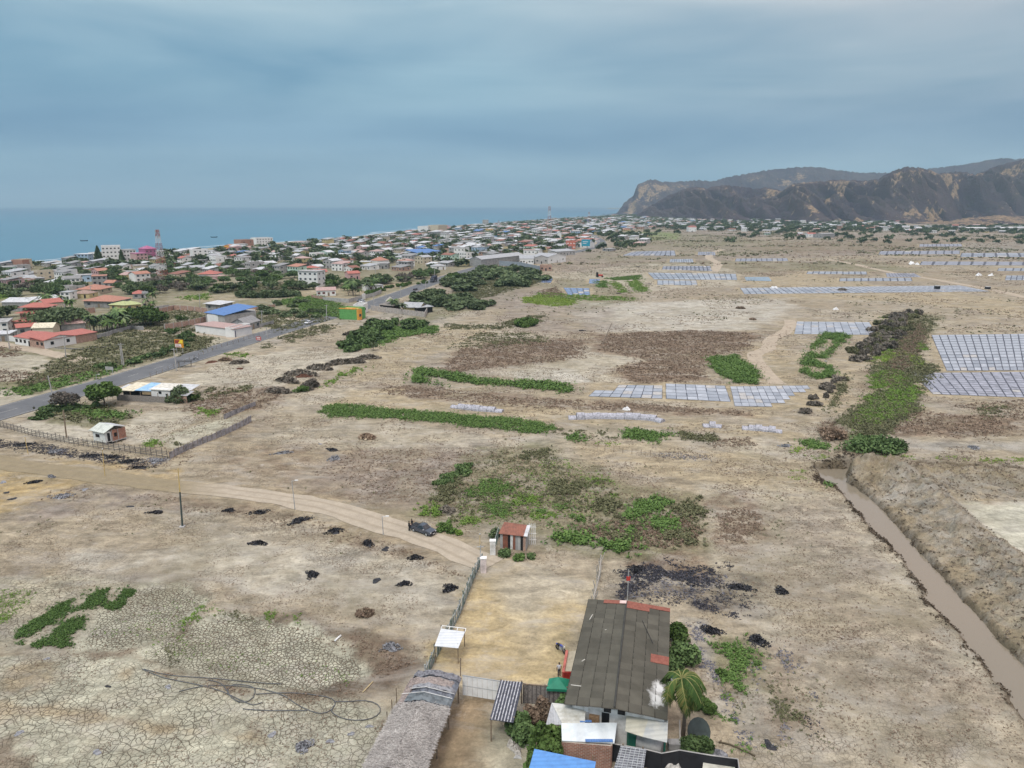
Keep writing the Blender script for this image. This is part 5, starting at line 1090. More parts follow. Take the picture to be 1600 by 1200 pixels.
# ================================================================== THE NEAR COMPOUND
WALLW = mat('stained white wall', (.66, .66, .64), var=.2, scale=.9, stain=(.40, .39, .36))
def at(root, v): return Vector(v)-root.location
def roofslab(root, name, pts, z, th, m):          # pts: px corners, z: one height or four
    zs = z if isinstance(z, (list, tuple)) else [z]*4
    return MB().slab([at(root, P(p[0], p[1], q)) for p, q in zip(pts, zs)], th).build(name, m, root)
def vsheet(mb, a, c, z0, z1, th=.06):               # upright panel from a to c (local 2-D)
    a, c = Vector((a[0], a[1], 0)), Vector((c[0], c[1], 0)); n = (c-a).normalized().cross(Vector((0, 0, 1)))*th/2
    return mb.hexa([(*(a-n).xy, z0), (*(c-n).xy, z0), (*(c+n).xy, z0), (*(a+n).xy, z0), (*(a-n).xy, z1), (*(c-n).xy, z1), (*(c+n).xy, z1), (*(a+n).xy, z1)])
def post(root, px, py, z1, r=.06, m=None, name='post', z0=-.3):
    p = at(root, P(px, py)); return MB().tube([(p.x, p.y, z0), (p.x, p.y, z1)], r, 6).build(name, m or WOOD, root)

# ---- warehouse
wl = thing('warehouse', 'long warehouse with dark fibre cement gable roof patched with brick red sheets', 'warehouse', P(965, 1110, 0))
EH, RH = 4.0, 5.3
TL, BL, TR, BR = P(919, 938, EH), P(881, 1100, EH), P(1047, 953, EH), P(1043, 1125, EH)
RT, RB = P(979, 941, RH), P(960, 1107, RH)
m, t, Nn, Ll, b = nodemat('dark fibre cement roof'); b.inputs['Roughness'].default_value = .9; b.inputs['Specular IOR Level'].default_value = .2
tc = Nn.new('ShaderNodeTexCoord'); ob = tc.outputs['Object']
c1 = mixc(rng(noise(.35, 6, .65, vec=ob).outputs['Fac'], .35, .65, 0, 1), (.070, .066, .052), (.100, .094, .075))
c1 = mixc(rng(noise(5, 5, .75, vec=ob).outputs['Fac'], .62, .72, 0, .6), c1, (.15, .145, .12))
c1 = mixc(rng(noise(1.6, 6, .8, 1.5, vec=ob).outputs['Fac'], .66, .72, 0, .7), c1, (.04, .038, .032))
at_ = attr('bare'); c1 = mixc(rng(math_('ADD', at_.outputs['Fac'], rng(noise(.9, 6, .7, vec=ob).outputs['Fac'], .3, .7, -.35, .35)), .45, .9, 0, 1), c1, (.52, .52, .50))
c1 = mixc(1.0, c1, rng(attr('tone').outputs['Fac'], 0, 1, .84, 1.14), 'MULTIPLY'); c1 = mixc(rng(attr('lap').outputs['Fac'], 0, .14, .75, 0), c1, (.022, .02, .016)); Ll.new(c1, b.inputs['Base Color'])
ROOFD = m
def bil(a, b_, c, d, u, v): return a*(1-u)*(1-v)+b_*u*(1-v)+c*u*v+d*(1-u)*v
REDF = mat('brick red roof patch', (.23, .085, .06), var=.25, scale=3, stain=(.17, .055, .04))
def roofplane(name, A, B, C_, D, nu, nv, white=None):   # A,B top edge ; D,C bottom edge; overlapping sheets as real lapped courses
    V = []; F = []; W = []; LP = []; TN = []
    for j in range(nv):
        v0, v1 = j/nv, (j+1)/nv
        for i in range(nu):
            u0, u1 = i/nu, (i+1)/nu
            lift = .05 if (i % 2) else .075; rnd = random.Random(i*31+j*7); k = rnd.uniform(0, .025); tn = rnd.random()
            ns = 10
            for s in range(ns+1):                     # corrugations across the sheet
                for (uu, vv, zz) in ((u0+(u1-u0)*s/ns, v0-.004, lift+.05), (u0+(u1-u0)*s/ns, v1+.010, lift)):
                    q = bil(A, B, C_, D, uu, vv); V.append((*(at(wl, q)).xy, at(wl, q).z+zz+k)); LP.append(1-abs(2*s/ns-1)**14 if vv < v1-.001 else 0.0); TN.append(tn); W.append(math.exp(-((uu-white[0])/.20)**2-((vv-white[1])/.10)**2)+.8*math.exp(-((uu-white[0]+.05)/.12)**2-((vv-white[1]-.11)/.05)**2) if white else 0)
            n0 = len(V)-2*(ns+1)
            for s in range(ns): F.append((n0+2*s, n0+2*s+2, n0+2*s+3, n0+2*s+1))
    return npmesh(name, np.array(V), np.array(F), ROOFD, wl, extra={'bare': np.array(W), 'lap': np.array(LP), 'tone': np.array(TN)})
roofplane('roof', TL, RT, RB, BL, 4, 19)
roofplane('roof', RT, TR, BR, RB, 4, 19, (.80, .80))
def patch(u0, u1, v0, v1, side, zo=.17):
    A, B, C_, D = (TL, RT, RB, BL) if side == 0 else (RT, TR, BR, RB)
    return MB().slab([at(wl, bil(A, B, C_, D, u, v))+Vector((0, 0, zo)) for u, v in ((u0, v0), (u1, v0), (u1, v1), (u0, v1))], .03).build('roof_patch', REDF, wl)
patch(.42, 1.0, -.005, .035, 0); patch(.0, .53, -.005, .075, 1); patch(.53, 1.0, -.005, .035, 1, .175); patch(.62, 1.0, .50, .575, 1)
MB().slab([at(wl, bil(TL, RT, RB, BL, u, v))+Vector((0, 0, .24)) for u, v in ((.83, .0), (1.0, .0), (1.0, .035), (.83, .035))], .03).build('roof_patch', mat('pale pink patch', (.62, .46, .42)), wl)
a_, c_ = at(wl, RT), at(wl, RB); MB().tube([a_+Vector((0, 0, .14)), c_+Vector((0, 0, .14))], .10, 6).build('ridge_cap', mat('dark ridge', (.05, .05, .045)), wl)
# loose cables and rags lying on the roof
for (px, py, qx, qy) in ((892, 1070, 908, 1072), (921, 968, 926, 960), (975, 985, 981, 987), (909, 1033, 914, 1030), (1001, 964, 1020, 1005), (945, 984, 951, 984)):
    z1 = EH+.9; MB().tube([at(wl, P(px, py, z1)), at(wl, P(qx, qy, z1))], .045 if px != 1001 else .03, 4).build('loose_batten' if px != 1001 else 'cable', mat('pale batten', (.5, .49, .44)) if px != 1001 else BLACKM, wl)
mb = MB(); ins = .35
def corner(q, tx, ty): v = at(wl, q); return (v.x+tx, v.y+ty)
w0, w1, w2, w3 = corner(BL, .9, .3), corner(BR, -.25, .3), corner(TR, -.25, -.3), corner(TL, .5, -.3)
for a, c in ((w1, w2), (w2, w3), (w3, w0)): vsheet(mb, a, c, -.3, EH-.02, .2)
mb.build('wall', CONC, wl)
fm = MB(); rbx = at(wl, RB).x; n = Vector((w1[0]-w0[0], w1[1]-w0[1])).normalized()
mid = (w0[0]+(rbx-w0[0]), w0[1]+(w1[1]-w0[1])*(rbx-w0[0])/(w1[0]-w0[0]))
vsheet(fm, w0, w1, -.3, EH-.02, .2)
k = len(fm.v); fm.v += [(*w0, EH-.02), (*w1, EH-.02), (*mid, RH-.02)]; fm.f.append((k, k+1, k+2)); fm.build('front_wall', WALLW, wl)
def onwall(u0, u1, z0, z1, out_, name, m):
    a = Vector(w0)+(Vector(w1)-Vector(w0))*u0; c = Vector(w0)+(Vector(w1)-Vector(w0))*u1; nn = Vector((n.y, -n.x))*out_
    q = MB(); q.hexa([(*(a), z0), (*(c), z0), (*(c+nn), z0), (*(a+nn), z0), (*(a), z1), (*(c), z1), (*(c+nn), z1), (*(a+nn), z1)]); return q.build(name, m, wl)
def wallu(px, py):      # where a pixel of the front wall sits: (u, z)
    best = None
    for z in np.linspace(0, 5.5, 56):
        p = at(wl, P(px, py, z)); u = ((p.x-w0[0])*n.x+(p.y-w0[1])*n.y)/(Vector(w1)-Vector(w0)).length
        dd = abs((p.x-w0[0])*n.y-(p.y-w0[1])*n.x)
        if best is None or dd < best[0]: best = (dd, u, z)
    return best[1], best[2]
for x0, y0, x1, y1, nm, mm, ot in ((940, 1114, 952.5, 1128, 'window', DARK, .16), (943.5, 1107.5, 955, 1111, 'vent', DARK, .15), (965, 1111, 977, 1115, 'vent', DARK, .15), (921, 1117, 937, 1126, 'window', mat('stacked crates', (.25, .16, .09), scale=6), .5), (914, 1112, 921, 1124, 'meter_box', CONC, .3)):
    u0, za = wallu(x0, y1); u1, zb = wallu(x1, y0); onwall(u0, u1, min(za, zb), max(za, zb), ot, nm, mm)
u0, za = wallu(915, 1114); MB().box(at(wl, P(915, 1114, 4)).x, at(wl, P(921, 1114, 4)).x, -.0+w0[1]-.5, w0[1]-.05, za, za+1.2).build('water_heater', WHITE, wl)

# ---- lean-to roofs, brick outhouse
lt = thing('lean_to', 'white sheet lean-to roof on the left of the warehouse front', 'lean-to', P(890, 1140))
roofslab(lt, 'roof', [(862, 1098), (915, 1104.5), (914, 1130), (878, 1130)], [3.5, 3.5, 3.0, 3.0], .06, sheetmat('weathered white sheet', (.52, .52, .48), axis='Y', pitch=.45, stain=(.36, .34, .28)))
roofslab(lt, 'roof', [(862, 1098), (882, 1100), (878, 1132), (853, 1132)], [3.45, 3.45, 2.9, 2.9], .06, TIN)
for q in ((856, 1140), (880, 1150)): post(lt, *q, 2.8)
oh = thing('outhouse', 'small brick outhouse with bright flat white roof before the warehouse', 'outhouse', P(915, 1190))
roofslab(oh, 'roof', [(877, 1130), (964, 1129), (960, 1161), (878, 1157)], [3.0, 3.0, 2.7, 2.7], .08, sheetmat('bright white sheet', (.62, .66, .67), axis='X', pitch=2.2, stain=(.50, .55, .58)))
f0, f1 = P(879, 1158, 2.6), P(955, 1164, 2.6); b0, b1 = P(881, 1133, 2.6), P(959, 1133, 2.6)
l = lambda v: tuple(at(oh, v).xy)
mb = MB(); vsheet(mb, l(f0), l(f1), -.3, 2.55, .18); vsheet(mb, l(f0), l(b0), -.3, 2.55, .18); vsheet(mb, l(f1), l(b1), -.3, 2.55, .18); mb.build('wall', brickmat('near brick', (.33, .15, .10), (.24, .11, .075), (.36, .31, .26), bw=.36, bh=.17), oh)
MB().box(*(lambda a: (a.x-.05, a.x+1.1, a.y, a.y+.3, 3.02, 3.06))(at(oh, P(907, 1129, 3.0)))).build('blue_sheet', TINB, oh)
MB().box(*(lambda a: (a.x-1.4, a.x+1.2, a.y, a.y+.35, 2.78, 2.83))(at(oh, P(938, 1160, 2.75)))).build('blue_sheet', TINB, oh)
rt = thing('lean_to', 'cream corrugated lean-to roof on the right of the warehouse front', 'lean-to', P(1010, 1150))
CREAMS = sheetmat('cream roof sheet', (.50, .48, .39), axis='Y', pitch=.5, stain=(.40, .39, .33))
roofslab(rt, 'roof', [(979, 1114), (1014, 1120), (1004.5, 1151), (977, 1142)], [3.7, 3.7, 3.0, 3.0], .06, CREAMS)
roofslab(rt, 'roof', [(1014, 1120), (1044, 1125), (1042.5, 1160), (1004.5, 1151)], [3.72, 3.72, 3.02, 3.02], .06, sheetmat('grey cream sheet', (.46, .46, .42), axis='Y', pitch=.5, stain=(.34, .36, .37)))
for q in ((983, 1168), (1005, 1173), (1037, 1172)): post(rt, *q, 3.0, .16, mat('sea green post', (.05, .26, .19)))
tk = thing('water_tank', 'pale horizontal cylinder tank under the cream lean-to', 'tank', P(1015, 1168)); q = [at(tk, P(x, y, 1.2)) for x, y in ((996, 1154), (1034, 1164))]
MB().tube(q, .85, 14).build('tank_body', mat('grey tank', (.46, .47, .46)), tk, smooth=True)
for q_ in (q[0].lerp(q[1], .25), q[0].lerp(q[1], .75)): MB().box(q_.x-.2, q_.x+.2, q_.y-.7, q_.y+.7, -.3, .5).build('cradle', CONC, tk)
gt = thing('green_tank', 'sea green upright tank at the left of the pale cylinder', 'tank', P(990, 1166)); MB().tube([(0, 0, -.2), (0, 0, 1.8), (0, 0, 2.1)], [.75, .75, .5], 14).build('tank_body', mat('sea green tank', (.03, .17, .12), rough=.4), gt); MB().tube([(0, 0, 2.1), (0, 0, 2.25)], .28, 10).build('lid', DARK, gt)
# ---- blue roofed shed, checker roof, black wall
bs = thing('shed', 'shed with bright blue corrugated roof at the bottom edge of the photo', 'shed', P(875, 1215))
roofslab(bs, 'roof', [(835, 1170), (931, 1190), (926, 1226), (823, 1214)], [2.9, 2.9, 2.4, 2.4], .06, sheetmat('sky blue ribbed sheet', (.10, .26, .56), axis='Y', pitch=.42, stain=(.08, .20, .45)))
for q in ((838, 1195), (925, 1215)): post(bs, *q, 2.5)
ck = thing('shed', 'shed roofed with grey panels criss-crossed by white battens', 'shed', P(985, 1215))
roofslab(ck, 'roof', [(970, 1165), (1010, 1171), (1004, 1212), (957, 1208)], 2.5, .06, mat('grey roof panels', (.15, .155, .175), rough=.4, var=.35, scale=3))
A, B, C_, D = P(970, 1165, 2.5), P(1010, 1171, 2.5), P(1004, 1212, 2.5), P(957, 1208, 2.5)
for i in range(6):
    u = (i+.5)/6; MB().tube([at(ck, bil(A, B, C_, D, u, .0))+Vector((0, 0, .04)), at(ck, bil(A, B, C_, D, u, 1))+Vector((0, 0, .04))], .035, 4).build('batten', METAL, ck)
for i in range(11):
    u = (i+.5)/11; MB().tube([at(ck, bil(A, B, C_, D, 0, u))+Vector((0, 0, .05)), at(ck, bil(A, B, C_, D, 1, u))+Vector((0, 0, .05))], .022, 4).build('cross_batten', METAL, ck)
for q in ((972, 1195), (1003, 1200)): post(ck, *q, 2.4)
bw = thing('wall', 'low black sheet wall with pale capping right of the criss-cross roof', 'wall', P(1062, 1190)); c = [P(x, y, 1.9) for x, y in ((935, 1158), (1010, 1171), (1034, 1177), (1062, 1172), (1110, 1180), (1153, 1186), (1158, 1225))]
mb = MB(); cp = MB()
for a, d in zip(c[:-1], c[1:]): vsheet(mb, at(bw, a), at(bw, d), -.3, 1.86, .10)
cp.tube([at(bw, q) for q in c], .06, 5); mb.build('sheet_panel', mat('matt black sheet', (.02, .021, .026), rough=.6), bw); cp.build('capping', CONCL, bw)
def blob(name, px, py, rx, ry, h, m, label, cat, seed, group=None, n=10):
    """an irregular low heap resting on the soil"""
    rnd = random.Random(seed); p = G(px, py); mb = MB(); rings = 5
    p1_, p2_ = rnd.uniform(0, 6), rnd.uniform(0, 6); ang = [(.82+.22*math.sin(2*2*math.pi*j/n+p1_)+.16*math.sin(3*2*math.pi*j/n+p2_))*rnd.uniform(.82, 1.1) for j in range(n)]; k0 = 0
    mb.v.append((0, 0, h*.8)); 
    for r_ in range(1, rings+1):
        for j in range(n):
            a = 2*math.pi*j/n; q = r_/rings*ang[j]*(1+rnd.uniform(-.15, .15)); zz = h*(1-(r_/rings)**2)*rnd.uniform(.35, 1.25)+.02 if r_ < rings else -.12
            mb.v.append((q*rx*math.cos(a), q*ry*math.sin(a), zz))
    for j in range(n): mb.f.append((0, 1+j, 1+(j+1) % n))
    for r_ in range(rings-1):
        for j in range(n): a, b_ = 1+r_*n+j, 1+r_*n+(j+1) % n; mb.f.append((a, a+n, b_+n, b_))
    o = mb.build(name, m); o.location = p; o.rotation_euler = (0, 0, rnd.uniform(-.6, .6)); return tag(o, label, cat, group)
TARP = mat('pale plastic tarp', (.50, .48, .44), rough=.5, var=.3, scale=2.5, bump=.7)
blob('tarp_heap', 1058, 1194, 3.0, .9, .9, TARP, 'heap of crumpled pale plastic behind the black wall', 'heap', 1, n=22)
blob('tarp_heap', 1115, 1178, 1.9, .9, .6, GREYP, 'heap of grey black plastic above the black sheet wall', 'heap', 2, n=16)
tb = thing('table', 'pale board table at the right end of the black sheet wall', 'table', P(1125, 1205)); q = [at(tb, P(x, y, 1.0)) for x, y in ((1099, 1189), (1149, 1196), (1147, 1212), (1097, 1206))]; MB().slab(q, .06).build('tabletop', mat('pale board', (.50, .49, .42)), tb)
for v in q: MB().tube([(v.x, v.y, -.2), (v.x, v.y, .95)], .05, 4).build('leg', WOOD, tb)
tag(MB().tube([P(1063, 1176, -.3), P(1062, 1125, 1.5)], .09, 6).build('pole', mat('grey bare pole', (.42, .39, .35))), 'leaning grey wooden pole standing below the coconut palm', 'pole')
crate = thing('crate', 'small grey concrete tub near the foot of the pole', 'tub', P(1053, 1168)); MB().box(-.6, .6, -.4, .4, 0, .7).build('body', CONC, crate)
dish = tag(MB().tube([(0, 0, -.05), (0, 0, .08)], [1.2, 1.35], 16).build('lid', mat('dark green lid', (.05, .065, .06), rough=.3)), 'round dark tank lid leaning on the soil right of the palm', 'lid'); dish.location = G(1091, 1150)+Vector((0, 0, .7)); dish.rotation_euler = (R(50), R(30), 0)

# ---- clutter between warehouse and palm
for i, (px, py, s, mm, lb) in enumerate(((1053, 1064, .7, mat('teal drum', (.05, .18, .20)), 'teal drum beside the warehouse wall, above the white box'), (1048, 1072, .5, WHITE, 'white box under the right eave of the warehouse'), (1060, 1074, .8, METAL, 'grey metal sheet stack by the palm'), (1081, 1078, .5, CREAM, 'cream sack pile behind the palm'))):
    o = thing('drum' if i == 0 else 'storage_box', lb, 'drum' if i == 0 else 'box', G(px, py)); (MB().tube([(0, 0, -.1), (0, 0, 1.2)], .45, 12) if i == 0 else MB().box(-s, s, -s*.6, s*.6, 0, s*1.3)).build('body', mm, o); MB().box(-s*.9, s*.9, -s*.5, s*.5, 1.2 if i == 0 else s*1.3, (1.2 if i == 0 else s*1.3)+.06).build('lid', mm, o)

# ---- coconut palm
pm = thing('coconut_palm', 'windblown coconut palm leaning over the warehouse side yard', 'palm tree', G(1067, 1146)); top = at(pm, P(1066, 1058, 8.2)); top.z = 8.2
pts = [Vector((0, 0, -.3)).lerp(top, t)+Vector((.25*math.sin(t*3), 0, 0)) for t in np.linspace(0, 1, 9)]; MB().tube(pts, [.26, .22, .2, .19, .18, .17, .16, .17, .2], 8).build('trunk', mat('palm trunk', (.17, .14, .11), scale=6), pm)
PALML = leafmat('palm leaflets', (.022, .048, .012), (.062, .105, .026), (.15, .14, .045))
rnd = random.Random(4); g2_ = np.random.default_rng(9)
for i in range(36):
    a = i*2.4+rnd.uniform(-.25, .25); el = rnd.uniform(-.2, 1.05) if i < 22 else rnd.uniform(-1.4, -.6); Lf = rnd.uniform(2.5, 3.7)
    d = Vector((math.cos(a), math.sin(a), 0))+Vector((.5, -.15, 0)) ; d.normalize(); vel = d*math.cos(el)+Vector((0, 0, math.sin(el))); p = top.copy(); path = [p.copy()]
    for s in range(14): p = p+vel*Lf/14; vel = (vel+Vector((.07, -.02, -.24))).normalized(); path.append(p.copy())
    V = []; F = []; S = []; tone = rnd.uniform(.1, .9) if i < 31 else .95
    for s in range(1, 15):
        q = path[s-1]; dv = (path[s]-path[s-1]).normalized(); side = dv.cross(Vector((0, 0, 1))).normalized(); ll = .85*math.sin(math.pi*(s+.8)/17)**.6
        for kq in range(4):
            qq = q+(path[s]-q)*kq/4
            for sg in (-1, 1):
                e = qq+side*sg*ll*.78+Vector((0, 0, -ll*rnd.uniform(.35, .75)))+dv*ll*.35; wv_ = dv*.06; n0 = len(V); V += [qq-wv_, qq+wv_, e+wv_*.3, e-wv_*.3]; F.append((n0, n0+1, n0+2, n0+3)); S.append(np.clip(tone+rnd.uniform(-.3, .3), 0, 1))
    fr = npmesh('frond', np.array([tuple(v) for v in V]), np.array(F), PALML, pm, attr=np.array(S)); MB().tube(path, [.05]*8+[.03]*7, 4).build('stalk', mat('frond stalk', (.22, .22, .08)), fr)

# ---- thatched shed with dark tarps
th = thing('thatched_shed', 'long open shed with ragged grey thatch and black tarpaulin roof', 'shed', P(655, 1150))
za, zr_ = 2.7, 3.25
a0, a1, a2, a3 = (649, 1052), (721, 1058), (664, 1206), (566, 1206)
def thp(u, v):   # u across 0..1, v down 0..1
    A, B, C_, D = P(*a0, za), P(*a1, za), P(*a2, za), P(*a3, za); q = bil(A, B, C_, D, u, v); q.z = za+(zr_-za)*(1-abs(u-.45)/.55); return at(th, q)
TH = leafmat('thatch straw', (.20, .185, .17), (.45, .425, .395), (.60, .57, .53))
mb = MB(); N1, N2 = 14, 40
for j in range(N2+1):
    for i in range(N1+1):
        u, v = i/N1, .42+.58*j/N2; q = thp(u, v); k = vnoise(i*.8, j*.6, 3)-.5; edge = (.5*(vnoise(i*1.9, 7, 5)) if j == N2 else 0)-(.7*vnoise(i*1.3, 2, 8) if j == 0 else 0); q.z += .16+k*.16; q.y -= edge*1.1; q.x += .35*(vnoise(j*.9, 4, 6)-.5)*(i in (0, N1)); mb.v.append(tuple(q))
for j in range(N2):
    for i in range(N1): a = j*(N1+1)+i; mb.f.append((a, a+N1+1, a+N1+2, a+1))
tr_ = mb.build('thatch_roof', mat('thatch base', (.27, .25, .235), scale=6, var=.3), th)
n = 16000; uu = g2_.random(n); vv = .41+.60*g2_.random(n)-.04*g2_.random(n); Q = np.array([tuple(thp(a, c)+Vector((0, -.0, .2))) for a, c in zip(uu, vv)]); Q[:, 2] += g2_.normal(0, .05, n)
dn = np.array(thp(.5, 1)-thp(.5, 0)); dn /= np.linalg.norm(dn); sgn = np.where(uu > .45, 1, -1)[:, None]; acr = np.array(thp(1, .5)-thp(.45, .5)); acr /= np.linalg.norm(acr)
dirs = acr*sgn*np.array([1, 1, 1])*.6+g2_.normal(0, .45, (n, 3)); dirs[:, 2] = dirs[:, 2]*.25-.12; dirs /= np.linalg.norm(dirs, axis=1)[:, None]
ln = g2_.uniform(.15, .42, n)[:, None]; sd_ = np.cross(dirs, [0, 0, 1.0]); sd_ /= np.linalg.norm(sd_, axis=1)[:, None]+1e-6; wd = .028
V = np.stack([Q-sd_*wd, Q+sd_*wd, Q+dirs*ln+sd_*wd*.6, Q+dirs*ln-sd_*wd*.6], 1).reshape(-1, 3)
npmesh('straw', V, np.arange(4*n).reshape(-1, 4), TH, tr_, attr=np.clip(g2_.random(n)*.7+.3*(fbm(Q[:, 0]*1.2, Q[:, 1]*1.2, 2, 4)+.5), 0, 1))
def tarp(v0, v1, m, u0=0, u1=1, zo=.1, seed=1, name='tarpaulin'):
    mb = MB(); I, J = 16, 7
    for j in range(J+1):
        for i in range(I+1):
            u = u0+(u1-u0)*i/I; v = v0+(v1-v0)*j/J; q = thp(u, v+.012*(vnoise(i*.9, seed*3, 2)-.5)); q.z += zo+.22*(vnoise(i*.7, j*1.1+seed*9, seed)-.5)+(.0 if 0 < i < I else -.25); mb.v.append(tuple(q))
    for j in range(J):
        for i in range(I): a = j*(I+1)+i; mb.f.append((a, a+I+1, a+I+2, a+1))
    return mb.build(name, m, th)
TAUPE = mat('dusty thatch patch', (.27, .23, .21), scale=5, var=.25, bump=.5)
tarp(-.005, .47, mat('slate tarpaulin', (.14, .155, .18), rough=.45, var=.4, scale=2.2, bump=.6, stain=(.03, .03, .035)), zo=.02, seed=1)
tarp(.0, .07, mat('grey crumpled tarpaulin', (.17, .17, .185), rough=.45, var=.5, scale=3, bump=.8, stain=(.03, .03, .04)), zo=.16, seed=2)
tarp(.085, .17, TAUPE, .06, .93, .20, 3, 'thatch_patch'); tarp(.165, .215, GREYP, .0, 1.0, .22, 4); tarp(.27, .36, mat('charcoal tarpaulin', (.13, .15, .16), rough=.4, var=.3), .06, 1.0, .18, 6)
tarp(.09, .40, TAUPE, -.02, .14, .24, 8, 'thatch_patch')
for v in (.235, .29): MB().tube([thp(.12 if v < .27 else .0, v)+Vector((0, 0, .42)), thp(.45, v)+Vector((0, 0, .40)), thp(1, v)+Vector((0, 0, .32))], .035, 4).build('batten', mat('white batten', (.6, .6, .58)), th)
for u, v in ((.04, .05), (.96, .05), (.03, .35), (.96, .35), (.04, .65), (.95, .65), (.05, .9), (.95, .9)): q = thp(u, v); MB().tube([(q.x, q.y, -.3), (q.x, q.y, q.z)], .09, 5).build('post', WOOD, th)

# ---- white sheet gate wall, striped shelter, plank fence
gw = thing('gate', 'wide white sheet metal gate between the tarpaulin shed and striped shelter', 'gate', P(750, 1090)); A, B = at(gw, P(723, 1086)), at(gw, P(785, 1096))
for i in range(8):
    a, c = A.lerp(B, i/8+.004), A.lerp(B, (i+1)/8-.004); vsheet(MB(), a, c, .05, 2.45, .05).build('panel', mat('gate white', (.74, .74, .73), var=.08), gw)
vsheet(MB(), A, B, 1.2, 1.26, .09).build('rail', METAL, gw); vsheet(MB(), A, B, 2.45, 2.52, .09).build('rail', METAL, gw)
ss = thing('shelter', 'open shelter roofed with dark sheets striped by white battens', 'shelter', P(790, 1130))
q4 = [P(782, 1063, 3.0), P(817, 1066, 3.0), P(802, 1129, 2.7), P(765, 1124, 2.7)]
MB().slab([at(ss, q) for q in q4], .06).build('roof', mat('dark slate sheet', (.048, .052, .07), rough=.4, var=.3, scale=2), ss)
for i in range(7):
    u = (i+.7)/7.6; MB().hexa([at(ss, bil(*q4, u+du, v))+Vector((0, 0, z)) for z in (.015, .05) for du, v in ((-.022, 0), (.022, 0), (.022, 1), (-.022, 1))]).build('batten', mat('pale stripe', (.40, .40, .42), scale=4, var=.4), ss)
for x, y in ((767.5, 1158), (803, 1157), (783, 1096), (815, 1098)): post(ss, x, y, 2.75, .08)
pf = thing('fence', 'weathered grey plank fence between the striped shelter and green canopy', 'fence', P(850, 1097)); A, B = at(pf, P(817, 1097)), at(pf, P(893, 1103)); rnd = random.Random(2)
for i in range(34): a, c = A.lerp(B, i/34), A.lerp(B, (i+.93)/34); vsheet(MB(), a, c, -.1, 2.25+rnd.uniform(-.12, .12), .04).build('plank', mat('grey plank', (.22, .20, .19), scale=5, var=.35) if i % 3 else mat('dark plank', (.11, .10, .10), scale=5), pf)
vsheet(MB(), A, B, 2.2, 2.3, .12).build('rail', WOOD, pf)
gc = thing('canopy', 'green pyramid canopy tent beside the red loading platform', 'canopy', P(872, 1085)); q = [P(858, 1060, 2.2), P(890, 1061, 2.2), P(886, 1077.5, 2.2), P(853.5, 1076, 2.2)]; ap = sum((v for v in q), Vector())/4; ap.z = 3.05; mb = MB(); mb.v = [tuple(at(gc, v)) for v in q]+[tuple(at(gc, ap))]+[tuple(at(gc, v)-Vector((0, 0, .3))) for v in q]; mb.f = [(0, 4, 1), (1, 4, 2), (2, 4, 3), (3, 4, 0)]+[(i, (i+1) % 4, 5+(i+1) % 4, 5+i) for i in range(4)]; mb.build('canopy_top', mat('green canopy cloth', (.02, .20, .12), rough=.6, var=.12), gc)
for v in q: v = at(gc, v); MB().tube([(v.x, v.y, -.1), (v.x, v.y, 2.2)], .035, 5).build('leg', METAL, gc)
# ---- small white shelter
ws_ = thing('shelter', 'small lean-to shelter with flat white corrugated roof beside the metal fence', 'shelter', P(708, 1030)); q4 = [P(689, 982, 2.7), P(726.5, 987, 2.7), P(716, 1012.5, 2.5), P(679, 1009, 2.5)]
MB().slab([at(ws_, q) for q in q4], .06).build('roof', sheetmat('pale zinc sheet', (.60, .62, .63), axis='Y', pitch=.5, stain=(.50, .53, .56)), ws_)
r0, r1 = at(ws_, P(691, 977.5, 2.9)), at(ws_, P(728, 982, 2.9)); MB().tube([r0, r1], .05, 5).build('rail', WHITE, ws_)
for i in range(4): a = r0.lerp(r1, i/3); b_ = at(ws_, q4[0]).lerp(at(ws_, q4[1]), i/3); MB().tube([a, b_], .05, 5).build('bracket', WHITE, ws_)
for x, y in ((726, 1010), (716, 1036), (690, 1005), (680, 1034)): post(ws_, x, y, 2.55, .06)
# ---- rails fence
mf = thing('fence', 'long grey green picket fence along the left of the sandy yard', 'fence', P(716, 960)); L_ = [P(*q) for q in pl('666,1062 680,1030 697,1002 705,986 716,966 726,942 735,918 744,896 753,880')]; rnd = random.Random(1); K = 0
FM1, FM2 = mat('grey green paint', (.16, .21, .19), var=.25), mat('grey rail', (.36, .38, .37)); mesh_p = MB()
cum = [0]
for a, c in zip(L_[:-1], L_[1:]): cum.append(cum[-1]+(c-a).length)
def onl(d):
    for i in range(len(L_)-1):
        if d <= cum[i+1]: return at(mf, L_[i].lerp(L_[i+1], (d-cum[i])/(cum[i+1]-cum[i])))
    return at(mf, L_[-1])
npk = 96
for i in range(npk):
    p = onl(cum[-1]*i/(npk-1)); j = Vector((rnd.uniform(-.06, .06), rnd.uniform(-.06, .06), 0)); MB().tube([(p.x, p.y, -.2), (p.x+j.x*3, p.y+j.y*3, rnd.uniform(1.5, 2.0))], .055 if i % 8 else .09, 4).build('picket', FM1 if i % 3 else FM2, mf)
for z in (.5, 1.55): MB().tube([onl(cum[-1]*i/30)+Vector((0, 0, z)) for i in range(31)], .05, 4).build('rail', FM2, mf)
